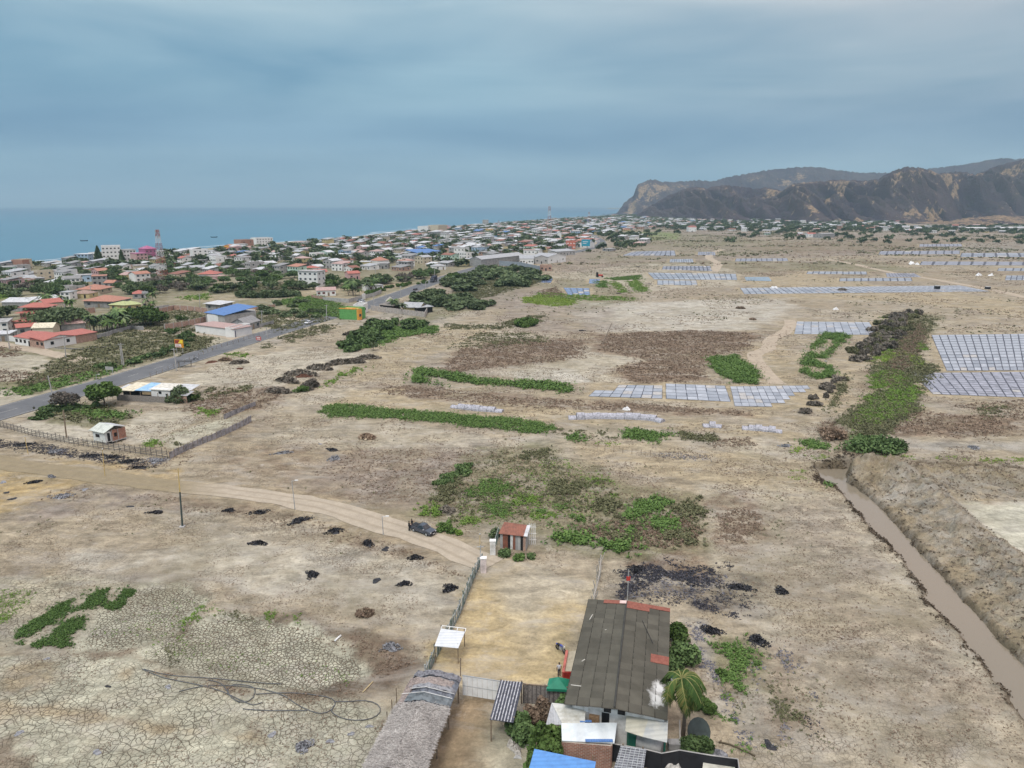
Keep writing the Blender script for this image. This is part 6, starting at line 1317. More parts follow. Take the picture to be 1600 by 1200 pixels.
# gate pillars, old gate post lamp, link to the rusty shed
for px, py, x0, x1, lb in ((770, 866, 766, 773, 'white brick gate pillar on the far side of the yard entrance'), (755.5, 894, 752, 759, 'pinkish white gate pillar on the near side of the yard entrance')):
    o = thing('gate_pillar', lb, 'pillar', P(px, py)); MB().box(-.42, .42, -.35, .35, -.2, 2.25).build('shaft', WALLW if px > 760 else mat('pinkish wall', (.62, .54, .52)), o); MB().box(-.48, .48, -.41, .41, 2.25, 2.38).build('cap', WHITE, o)
o = thing('utility_pole', 'slim grey pole with wires beside the near gate pillar', 'pole', P(751, 893)); MB().tube([(0, 0, -.2), (0, 0, 4.2)], .07, 6).build('pole', METAL, o); MB().box(-.5, .5, -.04, .04, 3.9, 4.0).build('crossarm', METAL, o)
o = thing('utility_pole', 'short pale post at the roadside before the far gate pillar', 'pole', P(750, 859)); MB().tube([(0, 0, -.2), (0, 0, 2.6)], .08, 6).build('pole', WOODL, o); MB().box(-.1, .1, -.1, .1, 2.6, 2.7).build('cap', METAL, o)
o = thing('fence', 'short metal fence from the far gate pillar to the rusty shed', 'fence', P(775, 848)); A, B = at(o, P(772, 862)), at(o, P(779, 838))
for i in range(9): p = A.lerp(B, i/8); MB().tube([(p.x, p.y, -.1), (p.x, p.y, 1.7)], .05, 4).build('picket', FM1, o)
MB().tube([A+Vector((0, 0, 1.6)), B+Vector((0, 0, 1.6))], .05, 4).build('rail', FM2, o)
# ---- rusty shed
rs = thing('shed', 'small plank shed with rusty red corrugated roof beside the yard entrance', 'shed', P(803, 850))
q4 = [P(788, 815.5, 2.9), P(829, 821, 2.9), P(824, 838.5, 2.4), P(779, 833.5, 2.4)]
MB().slab([at(rs, bil(*q4, u, v)) for u, v in ((0, 0), (.88, 0), (.88, 1), (0, 1))], .06).build('roof', TINRU, rs); MB().slab([at(rs, bil(*q4, u, v))+Vector((0, 0, .03)) for u, v in ((.87, 0), (1, 0), (1, 1), (.87, 1))], .06).build('roof', TINW, rs)
W = [at(rs, bil(*q4, u, v)) for u, v in ((.04, .10), (.93, .10), (.93, .90), (.04, .90))]; mb = MB()
for i in (0, 1, 3): a, c = W[i], W[(i+1) % 4]; vsheet(mb, a, c, -.2, 2.35, .08)
mb.build('wall', CONC, rs)
cols = [CONCL, TINRU, TINRU, DARK, WALLW, TINRU, CONC, CONCL, DARK, BRICKP]
for i, cm in enumerate(cols): a, c = W[3].lerp(W[2], i/10), W[3].lerp(W[2], (i+1)/10); vsheet(MB(), a, c, -.2, 2.3 if cm is not DARK else 2.0, .08 if cm is not DARK else .03).build('door' if cm is DARK else 'wall_panel', cm, rs)
rk = thing('rack', 'white pipe rack leaning at the right end of the rusty shed', 'rack', P(832, 848))
for i in range(4): MB().tube([(-.5+i*.3, -.4, -.1), (-.5+i*.3, .9, 2.9)], .05, 4).build('bar', WHITE, rk)
for i in range(3): MB().tube([(-.6, -.2+i*.4, .6+i*.9), (.6, -.2+i*.4, .6+i*.9)], .04, 4).build('crossbar', WHITE, rk)
# ---- stick fence above the warehouse, signal post, red platform
sf = thing('fence', 'bleached stick fence running away from the top of the warehouse', 'fence', P(932, 930)); A, B = at(sf, P(927, 946)), at(sf, P(939, 880)); rnd = random.Random(8)
for i in range(26): p = A.lerp(B, i/25); MB().tube([(p.x, p.y, -.1), (p.x+rnd.uniform(-.5, .5), p.y+rnd.uniform(-.3, .3), rnd.uniform(1.2, 2.0))], .05, 4).build('stick', mat('bleached stick', (.45, .42, .37)) if i % 2 else CONC, sf)
for z in (.7, 1.3): MB().tube([A+Vector((0, 0, z)), A.lerp(B, .5)+Vector((.2, 0, z)), B+Vector((0, 0, z))], .05, 4).build('rail', mat('bleached stick', ()), sf)
sp_ = thing('post', 'thin post with a red rag in the burnt ground behind the warehouse', 'post', P(980, 945)); MB().tube([(0, 0, -.2), (0, 0, 5.2)], .06, 5).build('pole', METAL, sp_); MB().box(-.25, .25, -.05, .05, 3.6, 4.2).build('rag', REDW, sp_)
pt = thing('platform', 'low loading platform with red edge walls beside the warehouse', 'platform', P(888, 1058)); q = [P(886, 1016, 1.0), P(900, 1014, 1.0), P(897, 1050, 1.0), P(880, 1050, 1.0)]
L4 = [at(pt, v) for v in q]; MB().hexa([(v.x, v.y, -.2) for v in reversed(L4)]+[(v.x, v.y, .78) for v in reversed(L4)]).build('deck', mat('pale deck', (.40, .35, .26)), pt)
vsheet(MB(), L4[3], L4[2], -.1, 1.0, .25).build('edge_wall', mat('deep red paint', (.28, .022, .015), var=.2), pt); vsheet(MB(), L4[0], L4[3], .3, 1.02, .3).build('edge_wall', mat('faded red paint', (.42, .13, .10), var=.2), pt)
# ---- rubble heap
for i, (px, py, r_) in enumerate(((800, 1163, .8), (808, 1158, 1.0), (815, 1165, .9), (806, 1172, .8), (818, 1155, .6))): blob('rubble_heap', px, py, r_, r_, .7, mat('broken concrete', (.40, .37, .33), scale=6, var=.35), 'heap of broken concrete before the striped shelter, %s' % ['left one', 'middle one', 'right one', 'lowest one', 'topmost one'][i], 'rubble', 30+i, 'rubble heaps by the shelter', 9)
blob('sheet', 810, 1183, .55, .5, .15, CONCL, 'pale flat slab lying before the rubble heaps', 'slab', 40, n=6)
# ---- motorcycle
def wheel(mb, x, r, w_=.06): 
    for k in range(18):
        a0_, a1_ = 2*math.pi*k/18, 2*math.pi*(k+1)/18
        mb.hexa([(x+q*math.cos(a), s*w_, r+q*math.sin(a)) for s in (-1, 1) for q, a in ((r*.78, a0_), (r, a0_), (r, a1_), (r*.78, a1_))])
    for k in range(8): a = math.pi*k/8; mb.tube([(x-r*.8*math.cos(a), 0, r-r*.8*math.sin(a)), (x+r*.8*math.cos(a), 0, r+r*.8*math.sin(a))], .01, 3)
def motorbike(loc, rz, label, body):
    o = thing('motorcycle', label, 'motorcycle', loc, rz); 
    for x in (-.62, .62): mb = MB(); wheel(mb, x, .31); mb.build('wheel', DARK, o)
    MB().ball((.05, 0, .82), .30, .15, .15, 10, 6).build('fuel_tank', body, o, True); MB().box(-.6, -.12, -.13, .13, .74, .86).build('seat', DARK, o)
    MB().box(-.2, .22, -.14, .14, .32, .62).build('engine', METAL, o); MB().tube([(.62, .09, .31), (.42, .09, .95)], .03, 5).tube([(.62, -.09, .31), (.42, -.09, .95)], .03, 5).build('fork', METAL, o)
    MB().tube([(.35, -.38, 1.08), (.45, -.12, 1.02), (.45, .12, 1.02), (.35, .38, 1.08)], .02, 5).build('handlebar', METAL, o); MB().ball((.55, 0, .88), .09, .09, .11, 8, 6).build('headlight', WHITE, o, True)
    MB().box(-.82, -.45, -.1, .1, .68, .76).build('rear_fender', body, o); MB().tube([(-.1, .16, .3), (-.75, .17, .38)], .045, 6).build('exhaust', METAL, o); return o
motorbike(P(876.5, 1018), R(-50), 'blue and white motorcycle parked beside the red platform', mat('blue bike paint', (.04, .06, .30), rough=.3))

# ---- people
SKIN = mat('brown skin', (.20, .10, .06), var=.05, rough=.6); TSH = mat('pale grey shirt cloth', (.55, .54, .56), var=.1); TROU = mat('dark trousers cloth', (.03, .032, .04), var=.1); BLK = mat('black cloth', (.02, .02, .023), var=.1); HAIR = mat('black hair', (.01, .009, .008), var=.1)
def person(loc, rz, label, shirt, pants, arms=((.24, .02, 1.10), (.27, .10, .85)), arms2=None, step=.16, h=1.70):
    """one continuous skinned body; clothes are shells grown over it"""
    o = thing('person', label, 'person', loc, rz); J = {}
    V = []; E = []; Rr = []
    def v(p, r): V.append(p); Rr.append(r); return len(V)-1
    def e(*c):
        for a, b_ in zip(c[:-1], c[1:]): E.append((a, b_))
    pel = v((0, 0, .95), .13); wa = v((0, .0, 1.08), .115); ch = v((0, .01, 1.30), .145); nk0 = v((0, 0, 1.44), .07); nk = v((0, .01, 1.49), .052); hd0 = v((0, .015, 1.56), .075); hd1 = v((0, .015, 1.65), .088); hd2 = v((0, .01, 1.70), .05); nose = v((0, .105, 1.60), .012)
    e(pel, wa, ch, nk0, nk, hd0, hd1, hd2); e(hd0, nose)
    arms2 = arms2 or tuple((-x, y, z) for x, y, z in arms)
    for sg, ar in ((1, arms), (-1, arms2)):
        sh = v((sg*.17, 0, 1.38), .06); el = v(ar[0], .042); wr = v(ar[1], .028); d = (Vector(ar[1])-Vector(ar[0])).normalized(); pa = v(tuple(Vector(ar[1])+d*.06), .03); e(ch, sh, el, wr, pa)
        sd2 = Vector((0, 1, 0)) if abs(d.y) < .8 else Vector((1, 0, 0))
        for k in range(4): b1 = Vector(ar[1])+d*.10+sd2*(k-1.5)*.019; f1 = v(tuple(b1), .009); f2 = v(tuple(b1+d*(.045+.012*(k in (1, 2)))+Vector((-sg*.01, 0, 0))), .008); e(pa, f1, f2)
        tb_ = v(tuple(Vector(ar[1])+d*.05+sd2*.05), .010); e(wr, tb_)
        hp = v((sg*.095, 0, .90), .09); kn = v((sg*.11, sg*step*.5+.02, .50), .062); an = v((sg*.12, sg*step-.01, .09), .040); to = v((sg*.13, sg*step+.15, .035), .035); e(pel, hp, kn, an, to)
    me = bpy.data.meshes.new('body'); me.from_pydata(V, E, []); b_ = bpy.data.objects.new('body', me); COL.objects.link(b_); b_.parent = o; me.materials.append(SKIN)
    sk = b_.modifiers.new('Skin', 'SKIN'); 
    if not me.skin_vertices: 
        bm = bmesh.new(); bm.from_mesh(me); bm.verts.layers.skin.verify(); bm.to_mesh(me); bm.free()
    for i, r_ in enumerate(Rr): me.skin_vertices[0].data[i].radius = (r_, r_*(.75 if i in (1, 2) else 1))
    me.skin_vertices[0].data[0].use_root = True; ss_ = b_.modifiers.new('Subdivision', 'SUBSURF'); ss_.levels = 1; ss_.render_levels = 1
    s = MB(); s.tube([(0, 0, .92), (0, 0, 1.08), (0, .01, 1.32), (0, 0, 1.45)], [.165, .15, .185, .085], 12)
    for sg, ar in ((1, arms), (-1, arms2)): s.tube([(sg*.13, 0, 1.40), (sg*.18, 0, 1.37), tuple(Vector((sg*.17, 0, 1.38)).lerp(Vector(ar[0]), .95))], [.08, .075, .058], 8)
    s.build('shirt', shirt, o, True); t_ = MB()
    t_.tube([(0, 0, .84), (0, 0, .97)], [.15, .165], 12)
    for sg in (1, -1): t_.tube([(sg*.09, 0, .90), (sg*.11, sg*step*.5+.02, .50), (sg*.12, sg*step-.01, .10)], [.105, .078, .062], 8)
    t_.build('trousers', pants, o, True)
    for sg in (1, -1): MB().hexa([(sg*.12+a, sg*step+b2, z) for z in (0, .08) for a, b2 in ((-.05, -.08), (.05, -.08), (.045, .19), (-.045, .19))]).build('shoe', DARK, o)
    MB().ball((0, -.005, 1.665), .098, .105, .08, 10, 6).build('hair', HAIR, o, True); return o
person(P(873.5, 1056), R(185), 'person in pale grey shirt and dark trousers walking in the sandy yard', TSH, TROU, arms=((.27, .0, 1.12), (.30, .08, .86)))
person(G(639.5, 829.5), R(-70), 'person in black standing at the tail of the pickup, nearer the camera', BLK, BLK, arms=((.25, .1, 1.12), (.18, .34, 1.12)), step=.05)
person(G(643.8, 825.5), R(-60), 'person in black leaning over the pickup bed from behind', BLK, BLK, arms=((.25, .12, 1.14), (.12, .38, 1.2)), step=.05)

# ================================================================== THE TOWN
def bld(label, p1, p2, depth, h, wall, rtype, rmat, floors=1, nwin=3, name='house', cat='house', side=True, door=True, rh=None, group=None, world=False, oh=.35, wm=None):
    A, B = (p1, p2) if world else (G(*p1), G(*p2)); d = B-A; d.z = 0; wdt = d.length; rz = math.atan2(d.y, d.x)
    o = thing(name, label, cat, A, rz, group); wm = wm or GLASS
    mb = MB(); mb.box(0, wdt, 0, depth, -.5, h)
    rh = rh if rh is not None else min(1.6, .18*min(wdt, depth)+.4)
    if rtype == 'gable': k = len(mb.v); mb.v += [(0, 0, h), (0, depth, h), (0, depth/2, h+rh-.06), (wdt, 0, h), (wdt, depth, h), (wdt, depth/2, h+rh-.06)]; mb.f += [(k, k+2, k+1), (k+3, k+4, k+5)]
    if rtype == 'gabley': k = len(mb.v); mb.v += [(0, 0, h), (wdt, 0, h), (wdt/2, 0, h+rh-.06), (0, depth, h), (wdt, depth, h), (wdt/2, depth, h+rh-.06)]; mb.f += [(k, k+1, k+2), (k+3, k+5, k+4)]
    if rtype == 'parapet': mb.box(0, wdt, 0, .2, h, h+.7).box(0, wdt, depth-.2, depth, h, h+.7).box(0, .2, .2, depth-.2, h, h+.7).box(wdt-.2, wdt, .2, depth-.2, h, h+.7)
    mb.build('wall', wall, o); r = MB(); e = oh; T = .12
    if rtype == 'flat': r.box(-e, wdt+e, -e, depth+e, h+.003, h+.22)
    elif rtype == 'parapet': r.box(.21, wdt-.21, .21, depth-.21, h+.004, h+.10)
    elif rtype == 'gable':
        r.slab([(-e, -e, h+T), (wdt+e, -e, h+T), (wdt+e, depth/2, h+rh+T), (-e, depth/2, h+rh+T)], T); r.slab([(-e, depth/2, h+rh+T), (wdt+e, depth/2, h+rh+T), (wdt+e, depth+e, h+T), (-e, depth+e, h+T)], T)
    elif rtype == 'gabley':
        r.slab([(-e, -e, h+T), (wdt/2, -e, h+rh+T), (wdt/2, depth+e, h+rh+T), (-e, depth+e, h+T)], T); r.slab([(wdt/2, -e, h+rh+T), (wdt+e, -e, h+T), (wdt+e, depth+e, h+T), (wdt/2, depth+e, h+rh+T)], T)
    elif rtype == 'shed': r.slab([(-e, -e, h+T+.02), (wdt+e, -e, h+T+.02), (wdt+e, depth+e, h+rh+T), (-e, depth+e, h+rh+T)], T)
    elif rtype == 'hip':
        q = min(wdt, depth)/2; z1 = h+rh; ax, bx = ((q, depth/2), (wdt-q, depth/2)) if wdt >= depth else ((wdt/2, q), (wdt/2, depth-q))
        r.v = [(-e, -e, h+.02), (wdt+e, -e, h+.02), (wdt+e, depth+e, h+.02), (-e, depth+e, h+.02), (*ax, z1), (*bx, z1)]
        r.f = [(0, 1, 5, 4), (2, 3, 4, 5), (3, 0, 4), (1, 2, 5), (3, 2, 1, 0)] if wdt >= depth else [(0, 1, 4), (1, 2, 5, 4), (2, 3, 5), (3, 0, 4, 5), (3, 2, 1, 0)]
    r.build('roof', rmat, o)
    fh = h/floors; ds = -1
    if door and nwin: ds = nwin//2; mb = MB(); x = wdt*(ds+.5)/nwin; mb.box(x-.55, x+.55, -.05, .3, 0, 2.1).build('door', WOOD if (int(wdt*7) % 2) else DARK, o)
    for f in range(floors):
        for i in range(nwin):
            if f == 0 and i == ds: continue
            x = wdt*(i+.5)/nwin; s = min(.75, wdt/nwin*.3); z = f*fh+fh*.36; MB().box(x-s, x+s, -.05, .3, z, z+min(1.2, fh*.42)).build('window', wm, o)
        if side:
            for sx in ((wdt-.3, wdt+.05),) if A.x < 0 or world else ((-.05, .3),):
                for i in range(max(1, int(depth/5))):
                    y = depth*(i+.5)/max(1, int(depth/5)); z = f*fh+fh*.36; MB().box(sx[0], sx[1], y-.6, y+.6, z, z+min(1.2, fh*.42)).build('window', wm, o)
    return o
HAND = []
def hb(*a, **k): o = bld(*a, **k); HAND.append((o.location.x, o.location.y, (G(*a[2])-G(*a[1])).length, a[3])); return o
PAN = wm_ = None
hb('long low white walled building with faded pink roof beside the highway', (306, 519.5), (366, 527.5), 9, 3.3, WHITE, 'flat', TINP, 1, 0, door=False, side=False)
o = hb('white garage front with dark blue shutter at the highway edge', (367, 527.5), (392, 519.5), 4, 3.3, WHITE, 'parapet', SLAB, 1, 0, side=False, door=False)
MB().box(.4, 3.2, -.08, .3, 0, 2.8).build('shutter', mat('dark blue shutter', (.045, .06, .12)), o); MB().box(5.2, 6.0, -.06, .3, .2, 2.6).build('window', GLASS, o)
hb('grey block house with steep grey fibre roof behind the garage', (386, 517), (407, 511), 8, 2.8, CONC, 'gable', FIBRE, 1, 3, rh=2.2)
hb('grey rendered block building with bright blue sheet roof', (323, 504), (352, 509), 16, 4.6, CONCL, 'shed', TINB, 1, 0, side=False, door=False, rh=2.2, oh=.6)
hb('white and grey block annex right of the blue sheet roof', (352, 508), (400, 498), 10, 3.6, WHITE, 'parapet', SLAB, 1, 4, side=False)
o = hb('half built grey house with pale double roof before the blue sheet roof', (322, 484), (345, 486), 8, 3.2, CONC, 'shed', TINW, 1, 2, rh=.6, oh=1.0)
hb('house front with long white walls and faded red roof, left of the brick wall', (24, 538), (70, 545), 12, 3.0, WHITE, 'gable', TINR, 1, 7, rh=1.3, wm=DARK)
hb('raw brick walled extension with pink roof running to the empty plot', (70, 545), (152, 531), 9, 3.1, BRICKP, 'shed', TINR, 1, 0, side=False, door=False, rh=.7)
hb('small house with cream roof behind the long red roofed house', (52, 526), (84, 525), 7, 3.4, CREAM, 'gable', mat('cream roof', (.60, .55, .42)), 1, 0, door=False, side=False)
o = hb('three tiered red roofed pavilion house near the left edge', (20, 514), (62, 514), 12, 3.2, BRICKP, 'hip', TINR, 1, 4, rh=1.6, wm=DARK)
MB().box(2, 14, 3, 11, 3.4, 7).build('upper_storey', BRICKP, o)
for (z, e) in ((6.6, 1.6), (9.0, .4)): r = MB(); r.v = [(2-e, 3-e, z), (14+e, 3-e, z), (14+e, 11+e, z), (2-e, 11+e, z), (6, 7, z+1.6), (10, 7, z+1.6)]; r.f = [(0, 1, 5, 4), (2, 3, 4, 5), (3, 0, 4), (1, 2, 5), (3, 2, 1, 0)]; r.build('roof', TINR, o)
MB().box(4, 12, 4.5, 9.5, 8, 9.0).build('upper_storey', BRICKP, o)
hb('red roofed outbuilding in front of the tiered red pavilion', (28, 524), (60, 521), 7, 3.0, CONC, 'gable', TINR, 1, 2, rh=1.2)
hb('low house with faded pink brown roof among the trees', (96, 517), (134, 514), 8, 2.6, CONC, 'shed', TINP, 1, 0, door=False, side=False, rh=1.5)
hb('white house at the far left edge of the photo behind the grey wall', (-18, 522), (14, 520), 12, 4.5, WHITE, 'flat', SLAB, 2, 3)
hb('grey house with a pale flat roof at the left photo edge', (-25, 535), (16, 533), 9, 2.8, CONC, 'flat', TINW, 1, 2)
hb('long white arched shed at the left, in front of coconut trees', (4, 482), (46, 482), 14, 3.2, CONC, 'gable', TINW, 1, 0, door=False, side=False, rh=1.6)
hb('brick ended shed with long pale roof right of the arched shed', (56, 481), (99, 476), 14, 3.4, BRICKP, 'gable', TINW, 1, 0, door=False, side=False, rh=1.5)
hb('small white house with pink roof behind the pillared brick wall', (76, 486), (98, 485), 8, 2.6, WHITE, 'gable', TINP, 1, 2)
hb('grey house with broad bright orange tile roof', (132, 480), (178, 481), 14, 3.4, CONC, 'hip', TINO, 1, 3, rh=2.4, oh=1.0)
hb('white annex joined to the right of the orange tile roof', (178, 478), (193, 476), 9, 3.2, WHITE, 'flat', TINW, 1, 1)
hb('mustard walled house with left yellow green roof', (172, 485), (196, 486), 9, 3.0, YELLOW, 'hip', TING, 1, 2, rh=1.5, oh=.7)
hb('mustard walled house with right yellow green roof', (197, 486), (221, 484), 9, 3.0, YELLOW, 'hip', TING, 1, 2, rh=1.5, oh=.7)
hb('small cream house at the right end of the grey garden wall', (223, 481), (238, 480), 6, 2.8, CREAM, 'parapet', SLAB, 1, 2)
hb('house with wide dusty red hipped roof among trees left of centre', (122, 460), (156, 460), 14, 3.0, CREAM, 'hip', TINO, 1, 3, rh=2.4, oh=1.2)
hb('low brown roofed house in front of the wide dusty red roof', (112, 466), (140, 466), 9, 2.6, YELLOW, 'hip', mat('brown tile roof', (.30, .21, .17)), 1, 2, rh=1.6)
hb('two storey white narrow house left of the brown roofed house', (95, 469), (110, 469), 7, 4.4, WHITE, 'flat', TIN, 2, 2)
hb('white two storey house with dark roof below the blue walled one', (98, 447), (126, 446), 10, 4.6, WHITE, 'gable', FIBRE, 2, 4)
hb('blue grey walled block with dark shaded porch', (117, 441), (143, 440), 10, 4.6, BLUEW, 'flat', SLAB, 1, 3, wm=DARK)
hb('two storey grey house with orange red roof terrace', (145, 446), (168, 445), 10, 6.0, CONC, 'flat', TINO, 2, 3, wm=DARK)
hb('red roofed low house between trees, seaward of the orange tile roof', (163, 449), (178, 449), 8, 2.8, CONC, 'gable', TINO, 1, 2)
hb('pink roofed house with blue grey wall beside the transformer pole', (208, 467), (228, 466), 9, 2.8, CONC, 'hip', TINR, 1, 2)
hb('cream walled house with red band in front of the lattice mast', (211, 425), (232, 424), 9, 5.0, CREAM, 'flat', SLAB, 1, 3)
hb('two storey white and grey house with red roof edge in the trees', (213, 441), (236, 439), 9, 5.4, WHITE, 'gable', TINO, 2, 3)
hb('white villa with dusty red hipped roof beside the open field', (311, 437), (337, 437), 12, 4.0, WHITE, 'hip', TINR, 1, 4, rh=2.4, oh=1)
hb('pink rendered annex right of the white villa', (338, 439), (355, 437), 9, 3.0, PINKW, 'flat', TINP, 1, 2)
o = hb('white three storey house with ribbon windows standing alone in a field', (467, 448), (497, 449), 10, 10.2, WHITE, 'flat', SLAB, 3, 4, oh=.5)
hb('red roofed house tucked behind the white three storey house', (487, 434), (512, 433), 9, 4.0, CREAM, 'gable', TINR, 1, 2)
hb('white bungalow with two brown framed bays above a grey yard wall', (495, 463), (525, 462), 8, 3.2, WHITE, 'gable', TINP, 1, 4, wm=mat('brown shutter', (.14, .05, .04)))
hb('small white bungalow with terracotta door panels beside the bright hedge', (576, 455), (599, 453), 8, 3.2, WHITE, 'flat', SLAB, 1, 3, wm=mat('brown shutter', ()))
o = hb('bright green roadside building with orange trim', (531, 498.5), (560, 500), 7, 4.6, GREENW, 'parapet', mat('orange roof', (.60, .38, .12)), 1, 0, side=False, door=False)
MB().box(-.1, 8.6, -.12, -.003, 4.9, 5.35).build('trim', ORANGEW, o)
hb('orange side block joined to the bright green building', (560.6, 500.2), (566, 499.2), 5, 4.4, ORANGEW, 'parapet', SLAB, 1, 1, side=False, door=False)
hb('white kiosk wall right of the bright green building', (568, 491), (575, 487), 5, 4.0, WHITE, 'parapet', SLAB, 1, 1, side=False, door=False)
hb('roadside restaurant with pale grey gable roof', (629, 488), (655, 489), 9, 2.6, YELLOW, 'gable', TIN, 1, 0, side=False, door=False, rh=2.0, oh=.8)
o = hb('dark open dining hall with flat pale roof right of the restaurant', (652, 490), (676, 488), 7, 2.7, DARK, 'flat', TIN, 1, 0, side=False, door=False, oh=.6)
o = hb('dark thatched open hall left of the restaurant', (594, 484), (614, 486), 6, 2.6, DARK, 'shed', mat('old thatch', (.20, .18, .16)), 1, 0, side=False, door=False, rh=.8, oh=.6)
hb('small pyramid of pale thatch behind the dark dining hall', (603, 478), (613, 478), 5, 2.4, WOOD, 'hip', mat('pale thatch', (.42, .40, .35)), 1, 0, side=False, door=False, rh=2.2)
hb('yellow ended hall of the grey gabled warehouse by the highway', (723, 414), (734, 415), 18, 5.6, YELLOW, 'shed', TIN, 1, 0, side=False, door=False, rh=.8)
hb('grey gabled warehouse with long pale roof by the highway', (734, 416), (752, 417), 70, 6.2, CONC, 'gabley', TIN, 1, 0, side=False, door=False, rh=2.6, name='warehouse', cat='warehouse')
hb('low dark hangar behind the grey gabled warehouse', (770, 405), (792, 404), 20, 5, CONC, 'gabley', FIBRE, 1, 0, side=False, door=False, name='warehouse', cat='warehouse')
hb('white two storey office of the walled industrial yard', (818, 404), (836, 404), 12, 8.5, WHITE, 'flat', TINP, 2, 3)
hb('broad industrial shed with pale roof and open front, left bay', (812, 413), (834, 413), 22, 5.0, WHITE, 'shed', TIN, 1, 5, name='warehouse', cat='warehouse', rh=1.6, wm=DARK)
hb('broad industrial shed with twin gables, centre bay', (836, 412), (856, 412), 22, 5.6, CONCL, 'gabley', TIN, 1, 3, name='warehouse', cat='warehouse', rh=2, wm=DARK)
hb('broad industrial shed with dark open gable, right bay', (857, 412), (884, 409), 20, 6.0, WHITE, 'gabley', TIN, 1, 3, name='warehouse', cat='warehouse', rh=2.4, wm=DARK)
hb('small raw brick ruin at the corner of the blue grey yard wall', (844, 423), (862, 423), 6, 4.0, BRICKP, 'parapet', SLAB, 1, 3, wm=DARK)
hb('long low pale house beyond the industrial yard', (869, 400), (899, 398), 12, 4.4, CONCL, 'shed', TIN, 1, 6, wm=DARK)
hb('white two storey cube house with dark openings near the highway', (709, 400), (726, 400), 10, 8.5, WHITE, 'flat', SLAB, 2, 3, wm=DARK)
hb('white cottage with hipped roof on the highway verge', (680, 422), (697, 421), 8, 3.2, WHITE, 'hip', TIN, 1, 2)
hb('long blue sheet roofed hall with red sheet behind', (654, 402), (678, 400), 20, 4.0, BLUEW, 'shed', TINB, 1, 0, name='warehouse', cat='warehouse', rh=3.0, door=False)
hb('smaller blue sheet roof to the right of the long blue hall', (678, 399), (689, 398), 18, 4.0, BLUEW, 'shed', TINB, 1, 0, door=False, rh=2)
hb('white house with flat roof and water tower room', (510, 417), (532, 417), 11, 4.4, WHITE, 'parapet', SLAB, 1, 3)
hb('orange roofed cottage right of the white flat roofed house', (533, 418), (545, 418), 8, 3.0, PINKW, 'gable', TINO, 1, 2)
hb('yellow house with a flat white roof in the middle of town', (562, 418), (578, 418), 10, 4.8, YELLOW, 'flat', TINW, 1, 3)
hb('white house with a large orange hipped roof in mid town', (579, 416), (592, 417), 12, 5.2, WHITE, 'hip', TINO, 1, 3, rh=3)
hb('grey porch house between the orange roofed houses', (590, 420), (606, 420), 10, 4.4, CONC, 'flat', SLAB, 1, 3, wm=DARK)
hb('white house with orange flat roof at the right of mid town', (630, 417), (648, 416), 11, 5.0, WHITE, 'flat', TINO, 1, 4)
hb('pale grey house left of the orange flat roof', (619, 418), (630, 418), 9, 4.4, CONCL, 'flat', SLAB, 1, 2)
hb('pinkish brick cottage alone near the coconut grove', (545, 437), (563, 436), 8, 4.2, PINKW, 'gable', TINR, 1, 2)
# sea front blocks
hb('four storey white hotel behind the tall dark pine', (161, 410), (191, 409), 16, 14.5, WHITE, 'parapet', SLAB, 4, 5, name='hotel', cat='hotel', wm=DARK)
hb('three storey white hotel with grid of dark windows', (194, 408), (214, 407), 14, 10.5, WHITE, 'flat', SLAB, 3, 4, name='hotel', cat='hotel', wm=DARK)
hb('pale grey three storey sea front block left of the pine', (117, 412), (139, 412), 14, 8.5, BLUEW, 'flat', TINW, 3, 4, name='hotel', cat='hotel', wm=DARK)
hb('narrow white sea front block touching the tall dark pine', (140, 411), (152, 411), 14, 9.0, WHITE, 'parapet', SLAB, 3, 2, name='hotel', cat='hotel', wm=DARK)
hb('pink three storey house with magenta top beside the hotels', (214, 411), (232, 410), 14, 8.5, PINKW, 'flat', MAGENTA, 3, 3, wm=DARK)
hb('magenta roofed upper house behind the pink house', (228, 404), (246, 403), 14, 9.5, MAGENTA, 'hip', MAGENTA, 2, 3, rh=3)
hb('white cube house of three storeys right of the lattice mast', (302, 405), (326, 404), 12, 8.6, WHITE, 'parapet', SLAB, 3, 3, wm=DARK)
hb('cream block with bare side wall on the sea front at the left', (20, 421), (37, 421), 12, 7.5, CREAM, 'parapet', SLAB, 1, 0, side=False, door=False)
hb('raw brick block on the sea front at the left', (37, 422), (48, 421), 12, 7.6, BRICK, 'parapet', SLAB, 1, 0, side=False, door=False)
hb('raw brick block high over the beach left of the long white hotel', (377, 387), (397, 386), 16, 9, BRICK, 'parapet', SLAB, 2, 2, wm=DARK, name='hotel', cat='hotel')
hb('long white hotel with red terrace on the sea front', (401, 384), (427, 383), 18, 9.5, WHITE, 'parapet', SLAB, 3, 6, wm=DARK, name='hotel', cat='hotel')
hb('low long white sea front house left of the raw brick block', (360, 390), (388, 389), 12, 6, WHITE, 'flat', SLAB, 2, 6, wm=DARK)
hb('orange gabled sea front house left of the long white one', (348, 391), (361, 391), 12, 4.8, ORANGEW, 'gabley', TINO, 1, 2)
hb('left wing of the far white beach hotel', (669, 365), (681, 364), 22, 13, WHITE, 'parapet', SLAB, 4, 4, wm=DARK, name='hotel', cat='hotel')
hb('right wing of the far white beach hotel', (685, 365), (699, 364), 22, 15, CREAM, 'parapet', SLAB, 4, 4, wm=DARK, name='hotel', cat='hotel')
hb('tall grey block near the beach in the far town', (754, 354), (763, 354), 22, 16, CONCL, 'parapet', SLAB, 4, 4, wm=DARK, name='hotel', cat='hotel')
hb('yellow two storey house standing out in the far town', (759, 366), (770, 366), 16, 9, YELLOW, 'flat', ORANGEW, 2, 3)
